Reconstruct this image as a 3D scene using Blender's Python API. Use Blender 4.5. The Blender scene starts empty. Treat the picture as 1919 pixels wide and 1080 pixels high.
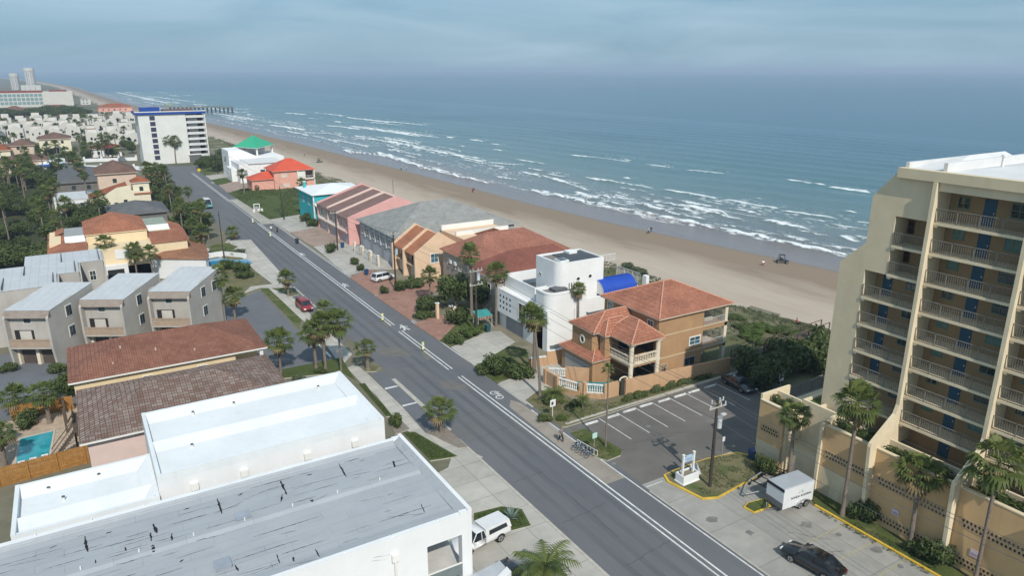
import bpy, bmesh, math, random
import numpy as np
from mathutils import Vector, Matrix
sc = bpy.context.scene
COL = sc.collection
R = math.radians
# ------------------------------------------------------------------ camera
CAM_Z = 38.0
cd = bpy.data.cameras.new('camera'); cam = bpy.data.objects.new('camera', cd); COL.objects.link(cam)
cam.location = (0, 0, CAM_Z)
cam.rotation_euler = (R(90 - 16.894), 0, R(-31.201))
cd.sensor_width = 36.0; cd.lens = 36.0 * 1350.0 / 1919.0
cd.clip_start = 0.5; cd.clip_end = 60000
sc.camera = cam
# ------------------------------------------------------------------ sky, sun, exposure
SUN_EL = 43.0
SDX, SDY = 2.1, 9.67                         # the way the light travels on the ground
sl = math.hypot(SDX, SDY)
w = bpy.data.worlds.new('World'); sc.world = w; w.use_nodes = True
nt = w.node_tree; nt.nodes.clear()
def wn(t, **k):
    n = nt.nodes.new(t)
    for a, b in k.items(): setattr(n, a, b)
    return n
out = wn('ShaderNodeOutputWorld'); bg = wn('ShaderNodeBackground')
sky = wn('ShaderNodeTexSky', sky_type='NISHITA', sun_disc=False)
sky.sun_elevation = R(SUN_EL); sky.sun_rotation = math.atan2(-SDX, -SDY)
sky.altitude = 0; sky.air_density = 1.0; sky.dust_density = 1.6; sky.ozone_density = 2.2
tc = wn('ShaderNodeTexCoord'); mp = wn('ShaderNodeMapping'); mp.inputs['Scale'].default_value = (1.1, 1.1, 6.5)
nz = wn('ShaderNodeTexNoise'); nz.inputs['Scale'].default_value = 2.6; nz.inputs['Detail'].default_value = 7; nz.inputs['Roughness'].default_value = .55
nz.inputs['Distortion'].default_value = .6
cr = wn('ShaderNodeValToRGB'); cr.color_ramp.elements[0].position = .34; cr.color_ramp.elements[1].position = .74
cr.color_ramp.elements[0].color = (0, 0, 0, 1); cr.color_ramp.elements[1].color = (.55, .55, .55, 1)
mx = wn('ShaderNodeMix', data_type='RGBA'); mx.inputs['B'].default_value = (4.9, 6.4, 7.4, 1)
dk = wn('ShaderNodeMix', data_type='RGBA', blend_type='MULTIPLY'); dk.inputs['Factor'].default_value = 1; dk.inputs['B'].default_value = (.55, .74, .90, 1)
L = nt.links.new
L(tc.outputs['Generated'], mp.inputs['Vector']); L(mp.outputs['Vector'], nz.inputs['Vector']); L(nz.outputs['Fac'], cr.inputs['Fac'])
L(sky.outputs['Color'], dk.inputs['A']); fl = wn('ShaderNodeMix', data_type='RGBA'); fl.inputs['Factor'].default_value = .72; fl.inputs['B'].default_value = (2.55, 4.05, 5.3, 1)
L(dk.outputs['Result'], fl.inputs['A']); L(fl.outputs['Result'], mx.inputs['A']); L(cr.outputs['Color'], mx.inputs['Factor']); L(mx.outputs['Result'], bg.inputs['Color'])
bg.inputs['Strength'].default_value = 0.115
L(bg.outputs['Background'], out.inputs['Surface'])
sd = bpy.data.lights.new('sun', 'SUN'); sun = bpy.data.objects.new('sun', sd); COL.objects.link(sun)
sd.energy = 4.0; sd.angle = R(.6); sd.color = (1, .95, .87)
ce = math.cos(R(SUN_EL))
sun.rotation_euler = Vector((SDX / sl * ce, SDY / sl * ce, -math.sin(R(SUN_EL)))).to_track_quat('-Z', 'Y').to_euler()
sun.location = (-20, -60, 80)
sc.view_settings.view_transform = 'Standard'; sc.view_settings.look = 'None'
sc.view_settings.exposure = 0.0; sc.view_settings.gamma = 1.0
sc.cycles.max_bounces = 6; sc.cycles.diffuse_bounces = 2; sc.cycles.glossy_bounces = 2; sc.cycles.transmission_bounces = 2
sc.cycles.volume_bounces = 0; sc.cycles.transparent_max_bounces = 4
# ------------------------------------------------------------------ materials
MATS = {}
class NG:
    def __init__(s, name):
        s.m = bpy.data.materials.new(name); s.m.use_nodes = True; s.t = s.m.node_tree
        s.b = s.t.nodes['Principled BSDF']; s.o = s.t.nodes['Material Output']
    def n(s, t, ins=None, **k):
        x = s.t.nodes.new(t)
        for a, b in k.items(): setattr(x, a, b)
        for a, b in (ins or {}).items():
            if hasattr(b, 'node'): s.t.links.new(b, x.inputs[a])
            else: x.inputs[a].default_value = b
        return x
    def l(s, a, b): s.t.links.new(a, b)
    def uv(s): return s.n('ShaderNodeTexCoord').outputs['UV']
    def pos(s): return s.n('ShaderNodeNewGeometry').outputs['Position']
    def map(s, v, sc): return s.n('ShaderNodeMapping', {'Vector': v, 'Scale': sc}).outputs['Vector']
    def noise(s, v, scale, det=4, rough=.6): return s.n('ShaderNodeTexNoise', {'Vector': v, 'Scale': scale, 'Detail': det, 'Roughness': rough}).outputs['Fac']
    def ramp(s, f, a, b, ca=(0, 0, 0, 1), cb=(1, 1, 1, 1)):
        r = s.n('ShaderNodeValToRGB', {'Fac': f}); e = r.color_ramp.elements
        e[0].position = a; e[1].position = b; e[0].color = ca; e[1].color = cb
        return r.outputs['Color']
    def mix(s, f, a, b, bt='MIX'):
        x = s.n('ShaderNodeMix', data_type='RGBA', blend_type=bt)
        for k, v in (('Factor', f), ('A', a), ('B', b)):
            if hasattr(v, 'node'): s.l(v, x.inputs[k])
            else: x.inputs[k].default_value = v
        return x.outputs['Result']
    def math(s, op, a, b=0.0, c=0.0):
        x = s.n('ShaderNodeMath', operation=op)
        for i, v in enumerate((a, b, c)):
            if hasattr(v, 'node'): s.l(v, x.inputs[i])
            else: x.inputs[i].default_value = v
        return x.outputs[0]
    def bump(s, h, st=.3, d=.05):
        s.l(s.n('ShaderNodeBump', {'Height': h, 'Strength': st, 'Distance': d}).outputs['Normal'], s.b.inputs['Normal'])
    def fin(s, col, rough=.8, spec=.3):
        if hasattr(col, 'node'): s.l(col, s.b.inputs['Base Color'])
        else: s.b.inputs['Base Color'].default_value = col
        if hasattr(rough, 'node'): s.l(rough, s.b.inputs['Roughness'])
        else: s.b.inputs['Roughness'].default_value = rough
        s.b.inputs['Specular IOR Level'].default_value = spec
        return s.m
def c4(c): return (c[0], c[1], c[2], 1)
def mul(c, k): return (min(c[0] * k, 1), min(c[1] * k, 1), min(c[2] * k, 1), 1)
def plain(name, c, rough=.8, var=.12, scale=.8, spec=.3, metal=0, stain=0):
    if name in MATS: return MATS[name]
    g = NG(name); p = g.pos()
    col = g.mix(g.ramp(g.noise(p, scale, 5), .3, .7), mul(c, 1 - var), mul(c, 1 + var))
    if stain:                                                       # rain streaks and grime running down the walls
        st = g.noise(g.map(p, (1.6, 1.6, .16)), 1.0, 4, .65)
        col = g.mix(g.ramp(st, .5, .78, (0, 0, 0, 1), (stain, stain, stain, 1)), col, mul(c, .55))
    g.b.inputs['Metallic'].default_value = metal
    MATS[name] = g.fin(col, rough, spec); return MATS[name]
def tile(name, c1, c2, row=.36, w=.27, mort=.45, patch=.3):
    if name in MATS: return MATS[name]
    g = NG(name); uv = g.uv()
    br = g.n('ShaderNodeTexBrick', {'Vector': uv, 'Color1': c4(c1), 'Color2': c4(c2), 'Mortar': mul(c1, mort), 'Scale': 1.0, 'Mortar Size': .035,
             'Mortar Smooth': .4, 'Bias': -.1, 'Brick Width': w, 'Row Height': row}); br.offset = 0.0 if w > .45 else .5
    big = g.noise(g.pos(), .35, 5, .6)
    col = g.mix(g.ramp(big, .35, .7), br.outputs['Color'], g.mix(1.0, br.outputs['Color'], mul((1, 1, 1), 1 - patch), 'MULTIPLY'))
    sp = g.n('ShaderNodeSeparateXYZ', {'Vector': uv})
    wv = g.math('SINE', g.math('MULTIPLY', sp.outputs['X'], 2 * math.pi / w))
    sw = g.math('FRACT', g.math('DIVIDE', sp.outputs['Y'], row))
    g.bump(g.math('ADD', g.math('MULTIPLY', wv, .5), g.math('MULTIPLY', sw, -.8)), .9, .10)
    MATS[name] = g.fin(col, .85, .2); return MATS[name]
def shingle(name, c1, c2, row=.2, w=.6):
    if name in MATS: return MATS[name]
    g = NG(name); uv = g.uv()
    br = g.n('ShaderNodeTexBrick', {'Vector': uv, 'Color1': c4(c1), 'Color2': c4(c2), 'Mortar': mul(c1, .6), 'Scale': 1.0, 'Mortar Size': .012, 'Brick Width': w, 'Row Height': row})
    col = g.mix(g.ramp(g.noise(g.pos(), .6, 6, .7), .3, .75), br.outputs['Color'], mul(c2, 1.25))
    g.bump(g.noise(g.pos(), 6, 3), .4, .03)
    MATS[name] = g.fin(col, .9, .2); return MATS[name]
def seamed(name, c, pitch=.9, var=.1, stain=.25):
    if name in MATS: return MATS[name]
    g = NG(name); sp = g.n('ShaderNodeSeparateXYZ', {'Vector': g.uv()})
    f = g.math('FRACT', g.math('DIVIDE', sp.outputs['X'], pitch)); ln = g.math('LESS_THAN', f, .07)
    n = g.noise(g.pos(), .5, 6, .65)
    col = g.mix(g.ramp(n, .3, .7), mul(c, 1 - var), mul(c, 1 + var))
    col = g.mix(g.math('MULTIPLY', ln, .35), col, mul(c, .5))
    col = g.mix(g.ramp(g.noise(g.map(g.pos(), (1, .3, 1)), 1.2, 5), .55, .8, (0, 0, 0, 1), (stain, stain, stain, 1)), col, mul(c, .6))
    g.bump(f, .3, .03)
    MATS[name] = g.fin(col, .6, .4); return MATS[name]
def ground_mat(name, ca, cb, scale, bump=.2, bd=.03, rough=.95, cc=None, fine=14, stretch=None):
    if name in MATS: return MATS[name]
    g = NG(name); p = g.pos(); q = g.map(p, stretch) if stretch else p
    col = g.mix(g.ramp(g.noise(q, scale, 6, .65), .32, .68), c4(ca), c4(cb))
    f = g.noise(p, scale * fine, 3, .7)
    col = g.mix(g.ramp(f, .3, .75, (0, 0, 0, 1), (.5, .5, .5, 1)), col, mul(ca, .7))
    if cc: col = g.mix(g.ramp(g.noise(p, scale * .35, 4, .6), .52, .68), col, c4(cc))
    g.bump(f, bump, bd)
    MATS[name] = g.fin(col, rough, .25); return MATS[name]
def slabs(name, c, bw, bh, joint=.45, var=.12, rough=.9, crack=True, off=0.0, c2=None):
    if name in MATS: return MATS[name]
    g = NG(name); p = g.pos()
    br = g.n('ShaderNodeTexBrick', {'Vector': p, 'Color1': mul(c, 1 - var * .6), 'Color2': c4(c2) if c2 else mul(c, 1 + var * .6), 'Mortar': mul(c, joint), 'Scale': 1.0,
             'Mortar Size': min(.035, bh * .08), 'Brick Width': bw, 'Row Height': bh}); br.offset = off
    col = g.mix(g.ramp(g.noise(p, .45, 6, .65), .3, .72), br.outputs['Color'], g.mix(1.0, br.outputs['Color'], mul((1, 1, 1), 1 - var * 2), 'MULTIPLY'))
    col = g.mix(g.ramp(g.noise(p, 3, 4), .62, .85, (0, 0, 0, 1), (.4, .4, .4, 1)), col, mul(c, .55))
    g.bump(g.noise(p, 9, 4), .2, .02)
    MATS[name] = g.fin(col, rough, .25); return MATS[name]
def leafy(name, ca, cb, trans=.25, scale=.7, rough=.55):
    if name in MATS: return MATS[name]
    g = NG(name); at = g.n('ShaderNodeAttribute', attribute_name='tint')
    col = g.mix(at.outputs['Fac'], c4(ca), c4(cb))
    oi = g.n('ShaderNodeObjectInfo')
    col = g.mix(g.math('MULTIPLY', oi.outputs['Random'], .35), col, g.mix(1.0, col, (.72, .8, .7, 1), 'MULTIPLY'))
    m = g.fin(col, rough, .25)
    tr = g.n('ShaderNodeBsdfTranslucent', {'Color': col}); ms = g.n('ShaderNodeMixShader', {'Fac': trans})
    g.l(g.b.outputs['BSDF'], ms.inputs[1]); g.l(tr.outputs['BSDF'], ms.inputs[2]); g.l(ms.outputs['Shader'], g.o.inputs['Surface'])
    MATS[name] = m; return m
def glass(name, c=(.02, .03, .035), rough=.08):
    if name in MATS: return MATS[name]
    g = NG(name); MATS[name] = g.fin(g.mix(g.ramp(g.noise(g.pos(), .9, 2), .4, .65), c4(c), mul(c, 2.2)), rough, .7); return MATS[name]
def paint(name, c, rough=.25):
    if name in MATS: return MATS[name]
    g = NG(name); g.b.inputs['Coat Weight'].default_value = .6; g.b.inputs['Coat Roughness'].default_value = .08
    MATS[name] = g.fin(g.mix(g.ramp(g.noise(g.pos(), 1.5, 4), .3, .8), c4(c), mul(c, .86)), rough, .5); return MATS[name]
# ------------------------------------------------------------------ mesh building
class MB:
    def __init__(s): s.v = []; s.f = []; s.m = []; s.mats = []; s.sm = []; s.tint = []
    def mi(s, m):
        if m not in s.mats: s.mats.append(m)
        return s.mats.index(m)
    def face(s, pts, m, smooth=False, tint=0.0):
        k = len(s.v); s.v.extend([tuple(p) for p in pts]); s.f.append(tuple(range(k, k + len(pts)))); s.m.append(s.mi(m)); s.sm.append(smooth); s.tint.append(tint)
    def mesh(s, vs, fs, m, smooth=False):
        k = len(s.v); s.v.extend([tuple(p) for p in vs]); i = s.mi(m)
        for f in fs: s.f.append(tuple(k + a for a in f)); s.m.append(i); s.sm.append(smooth); s.tint.append(0.0)
    def box(s, x0, y0, z0, x1, y1, z1, m, top=None):
        v = [(x0, y0, z0), (x1, y0, z0), (x1, y1, z0), (x0, y1, z0), (x0, y0, z1), (x1, y0, z1), (x1, y1, z1), (x0, y1, z1)]
        s.mesh(v, [(0, 3, 2, 1), (0, 1, 5, 4), (1, 2, 6, 5), (2, 3, 7, 6), (3, 0, 4, 7)], m)
        s.mesh(v, [(4, 5, 6, 7)], top or m); return s
    def prism(s, poly, z0, z1, m, top=None):
        n = len(poly); a = sum(poly[i][0] * poly[(i + 1) % n][1] - poly[(i + 1) % n][0] * poly[i][1] for i in range(n))
        if a < 0: poly = poly[::-1]
        v = [(p[0], p[1], z0) for p in poly] + [(p[0], p[1], z1) for p in poly]
        s.mesh(v, [tuple(range(n - 1, -1, -1))] + [(i, (i + 1) % n, n + (i + 1) % n, n + i) for i in range(n)], m)
        s.mesh(v, [tuple(range(n, 2 * n))], top or m); return s
    def flat(s, poly, z, m):
        n = len(poly); a = sum(poly[i][0] * poly[(i + 1) % n][1] - poly[(i + 1) % n][0] * poly[i][1] for i in range(n))
        if a < 0: poly = poly[::-1]
        s.face([(p[0], p[1], z) for p in poly], m); return s
    def extr(s, poly, ax, a, b, m):                                # polygon in the other two axes, extruded along ax
        def P(p, t): return (t, p[0], p[1]) if ax == 'x' else (p[0], t, p[1])
        n = len(poly); v = [P(p, a) for p in poly] + [P(p, b) for p in poly]
        s.mesh(v, [tuple(range(n)), tuple(range(2 * n - 1, n - 1, -1))] + [(i, n + i, n + (i + 1) % n, (i + 1) % n) for i in range(n)], m); return s
    def tube(s, pts, rad, m, seg=8, cap=True):
        rings = []; n = len(pts)
        for i, p in enumerate(pts):
            p = Vector(p); d = (Vector(pts[min(i + 1, n - 1)]) - Vector(pts[max(i - 1, 0)])).normalized()
            a = d.cross(Vector((0, 0, 1)) if abs(d.z) < .9 else Vector((1, 0, 0))).normalized(); b = d.cross(a)
            r = rad[i] if isinstance(rad, (list, tuple)) else rad
            rings.append([p + (a * math.cos(t) + b * math.sin(t)) * r for t in [2 * math.pi * j / seg for j in range(seg)]])
        v = [q for r_ in rings for q in r_]; f = []
        for i in range(n - 1):
            for j in range(seg): f.append((i * seg + j, i * seg + (j + 1) % seg, (i + 1) * seg + (j + 1) % seg, (i + 1) * seg + j))
        s.mesh(v, f, m, True)
        if cap: s.mesh(rings[0] + rings[-1], [tuple(range(seg - 1, -1, -1)), tuple(range(seg, 2 * seg))], m)
        return s
    def cyl(s, x, y, z0, z1, r, m, seg=12): return s.tube([(x, y, z0), (x, y, z1)], r, m, seg)
    def build(s, name, parent=None, origin=None, label=None):
        me = bpy.data.meshes.new(name); o = Vector(origin) if origin else (Vector(parent.location) if parent and parent.parent is None else (Vector(parent.parent.location) if parent else Vector((0, 0, 0))))
        if parent and parent.parent: o = Vector(parent['_o']) if '_o' in parent else o
        V = [Vector(p) - o for p in s.v]
        me.from_pydata(V, [], s.f); 
        for m in s.mats: me.materials.append(m)
        me.polygons.foreach_set('material_index', s.m); me.polygons.foreach_set('use_smooth', s.sm)
        if any(s.tint):
            at = me.attributes.new('tint', 'FLOAT', 'FACE'); at.data.foreach_set('value', s.tint)
        me.update()
        uvl = me.uv_layers.new(name='UVMap'); uv = np.zeros((len(me.loops), 2), dtype=np.float32)
        for p in me.polygons:
            nn = p.normal
            u = Vector((-nn.y, nn.x, 0))
            u = u.normalized() if u.length > .02 else Vector((1, 0, 0))
            vv = nn.cross(u)
            for li in p.loop_indices:
                c = s.v[me.loops[li].vertex_index]; c = Vector(c); uv[li] = (c.dot(u), c.dot(vv))
        uvl.data.foreach_set('uv', uv.ravel())
        ob = bpy.data.objects.new(name, me); COL.objects.link(ob)
        if parent: ob.parent = parent
        elif origin: ob.location = origin
        if label: ob['label'] = label
        return ob
def thing(name, label, cat, loc=(0, 0, 0), group=None, rz=0):
    o = bpy.data.objects.new(name, None); COL.objects.link(o); o.location = loc; o.rotation_euler = (0, 0, rz)
    o.empty_display_size = .3; return tag(o, label, cat, group)
def tag(o, label, cat, group=None):
    o['label'] = label; o['category'] = cat
    if group: o['group'] = group
    return o
def struct(o): o['kind'] = 'structure'; return o
def sub(mb, name, parent, label=None):                             # a sub-part: shares its part's frame
    return mb.build(name, parent, label=label)
def copy_thing(src, loc, rz=0, scale=1, label=None, group=None, part_scale=None):
    r = src.copy(); COL.objects.link(r); r.location = loc; r.rotation_euler = (0, 0, rz)
    r.scale = (scale,) * 3 if not isinstance(scale, tuple) else scale
    if label: r['label'] = label
    if group: r['group'] = group
    for ch in list(src.children):
        c = ch.copy(); COL.objects.link(c); c.parent = r
        for g in list(ch.children):
            d = g.copy(); COL.objects.link(d); d.parent = c
    return r
# ================================================================== the setting
ASPH = ground_mat('asphalt', (.125, .128, .138), (.165, .167, .175), .22, .25, .01, .9, cc=(.145, .142, .142), fine=40, stretch=(1.2, .25, 1))
ASPH2 = ground_mat('old_asphalt', (.14, .128, .118), (.185, .168, .152), .3, .25, .01, .92, cc=(.12, .11, .102), fine=30)
ASPH3 = ground_mat('car_park_asphalt', (.135, .14, .155), (.17, .174, .185), .3, .2, .01, .92, fine=30)
CONC = slabs('concrete_slabs', (.455, .43, .385), 3.2, 3.0, .62)
CONC2 = slabs('grey_concrete', (.345, .33, .30), 4.6, 5.2, .7, .14)
WALK = slabs('sidewalk_concrete', (.49, .46, .41), 1.9, 1.7, .65)
KERB = plain('kerb_concrete', (.42, .39, .34), .9, .15, 2)
BRICK = slabs('brick_pavers', (.37, .20, .155), .45, .22, .7, .16, off=.5, c2=(.43, .25, .19))
BRICK2 = slabs('tan_pavers', (.40, .30, .25), .45, .22, .7, .16, off=.5, c2=(.45, .345, .29))
GRASS = ground_mat('lawn_grass', (.055, .08, .02), (.115, .13, .04), .9, .7, .06, cc=(.19, .165, .085))
GRASS2 = ground_mat('green_lawn', (.055, .08, .02), (.09, .115, .035), .6, .6, .06)
DRY = ground_mat('dry_grass', (.12, .12, .05), (.235, .195, .115), .9, .7, .05, cc=(.07, .10, .03))
DIRT = ground_mat('sandy_ground', (.20, .175, .125), (.28, .25, .19), .3, .4, .04, cc=(.10, .115, .045))
GRAVEL = ground_mat('gravel', (.22, .19, .16), (.33, .29, .25), 2.5, .8, .06)
DUNE = ground_mat('dune_ground', (.10, .11, .045), (.17, .15, .085), .25, .6, .08, cc=(.25, .22, .15))
FARLAND = ground_mat('land_ground', (.14, .13, .085), (.22, .20, .15), .05, .4, .05, cc=(.07, .085, .04))
WHITEP = plain('white_paint', (.60, .60, .585), .75, .2, 1.5)
YELP = plain('yellow_paint', (.62, .40, .05), .75, .18, 1.2)
YELF = plain('faded_yellow_paint', (.36, .32, .20), .85, .14, 1.5)
def sheet(name, poly, z, m): return struct(MB().flat(poly, z, m).build(name))
SLN = [0]
def slab(name, poly, z, m, side=None, z0=-.02):
    SLN[0] += 1; z += .0011 * SLN[0]
    return struct(MB().prism(poly, z0, z, side or KERB, m).build(name))
SH = [(-200, 136), (40, 133), (87.4, 130.3), (108.8, 127.3), (144, 122), (182, 118.6), (219, 117.6), (275, 115.5), (337, 112.4), (409, 109), (495, 103.5), (591, 95.5), (701, 87.4), (803, 80.5), (1037, 64.5), (1456, 50), (2008, 30), (3200, -60), (6000, -420), (14000, -2200)]
SHY = np.array([a for a, b in SH]); SHX = np.array([b for a, b in SH])
def shore(y): return np.interp(y, SHY, SHX)
DU = [(-200, 95), (60, 93.5), (78, 91), (125, 88.5), (154, 85.5), (222, 81.5), (275, 78), (350, 77.5), (394, 73.5), (489, 71), (600, 64), (800, 48), (1037, 34), (1456, 18), (2008, -4), (3200, -100), (6000, -470), (14000, -2260)]
DUY = np.array([a for a, b in DU]); DUX = np.array([b for a, b in DU])
def dune(y): return np.interp(y, DUY, DUX)
def lattice(ix, iy, seed):
    h = (ix.astype(np.int64) * 374761393 + iy.astype(np.int64) * 668265263 + seed * 974711) & 0xffffffff
    h = ((h ^ (h >> 13)) * 1274126177) & 0xffffffff
    return ((h ^ (h >> 16)) & 0xffff) / 65535.0
def vn(x, y, seed=0):
    x = np.asarray(x, float); y = np.asarray(y, float); x, y = np.broadcast_arrays(x, y)
    ix = np.floor(x); iy = np.floor(y); fx = x - ix; fy = y - iy; fx = fx * fx * (3 - 2 * fx); fy = fy * fy * (3 - 2 * fy)
    a = lattice(ix, iy, seed); b = lattice(ix + 1, iy, seed); c = lattice(ix, iy + 1, seed); d = lattice(ix + 1, iy + 1, seed)
    return (a * (1 - fx) + b * fx) * (1 - fy) + (c * (1 - fx) + d * fx) * fy
def grid_mesh(name, X, Y, Z, mat, attrs):
    n, k = X.shape; me = bpy.data.meshes.new(name)
    co = np.stack([X, Y, Z], -1).reshape(-1, 3).astype(np.float32)
    i, j = np.meshgrid(np.arange(n - 1), np.arange(k - 1), indexing='ij'); a = (i * k + j).ravel()
    q = np.stack([a, a + k, a + k + 1, a + 1], -1)
    me.vertices.add(len(co)); me.vertices.foreach_set('co', co.ravel())
    me.loops.add(q.size); me.loops.foreach_set('vertex_index', q.ravel().astype(np.int32))
    me.polygons.add(len(q)); me.polygons.foreach_set('loop_start', np.arange(0, q.size, 4, dtype=np.int32))
    me.polygons.foreach_set('use_smooth', np.ones(len(q), bool)); me.update(calc_edges=True)
    for nm, v in attrs.items():
        at = me.attributes.new(nm, 'FLOAT', 'POINT'); at.data.foreach_set('value', v.ravel().astype(np.float32))
    me.materials.append(mat); me.validate()
    o = bpy.data.objects.new(name, me); COL.objects.link(o)
    if len(me.polygons) and me.polygons[0].normal.z < 0: me.flip_normals()
    return struct(o)
# land, beach and sea
MB_ = MB(); MB_.flat([(-9000, -300), (90, -300)] + [(float(dune(y)) + 2, y) for y in (-200, 0, 60, 100, 154, 222, 300, 394, 489, 600, 800, 1037, 1456, 2008, 3200, 6000, 14000)] + [(-9000, 14000)], 0.0, FARLAND)
struct(MB_.build('ground'))
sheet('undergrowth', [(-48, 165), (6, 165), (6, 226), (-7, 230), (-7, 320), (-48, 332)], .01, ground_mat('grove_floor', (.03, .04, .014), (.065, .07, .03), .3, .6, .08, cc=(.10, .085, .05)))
g = NG('beach_sand'); p = g.pos()
sa = g.n('ShaderNodeAttribute', attribute_name='offshore').outputs['Fac']
nn = g.noise(g.map(p, (1, .22, 1)), .16, 6, .65); n2 = g.noise(g.map(p, (1, .13, 1)), .9, 6, .7)
dry = g.mix(g.ramp(nn, .3, .72), (.40, .325, .255, 1), (.475, .395, .315, 1))
dry = g.mix(g.ramp(n2, .5, .8, (0, 0, 0, 1), (.45, .45, .45, 1)), dry, (.31, .245, .185, 1))
sw = g.math('ADD', sa, g.math('MULTIPLY', g.math('SUBTRACT', nn, .5), 30))
damp = g.ramp(g.math('MULTIPLY_ADD', sw, 1 / 40, 1), .30, .68)
col = g.mix(damp, dry, (.25, .185, .13, 1))
wet = g.ramp(g.math('MULTIPLY_ADD', sa, 1 / 10, .75), .45, .62)
col = g.mix(wet, col, (.20, .16, .135, 1))
g.bump(n2, .5, .12)
SAND = g.fin(col, g.mix(wet, (.95, .95, .95, 1), (.28, .28, .28, 1)), .35)
ys = [-100.]
while ys[-1] < 13000: ys.append(ys[-1] + max(2.5, abs(ys[-1]) * .012))
YY = np.array(ys); k = 46; U = np.linspace(0, 1, k)
X0 = dune(YY) - 4; X1 = shore(YY) + 14
X = X0[:, None] + (X1 - X0)[:, None] * U[None, :]; Y = np.repeat(YY[:, None], k, 1)
S = X - shore(Y); wd = (shore(YY) - X0)[:, None]
Z = np.where(S < 0, -1.2 * np.clip((S + wd - 6) / (wd - 6), 0, 1) ** 1.2, -1.2 - S * .07) + (vn(X / 3.1, Y / 5.3, 3) - .5) * .16 * np.clip(-S / 12, 0, 1) * np.clip((X - X0[:, None]) / 5, 0, 1) + .004
grid_mesh('beach', X, Y, Z, SAND, {'offshore': S})
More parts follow.
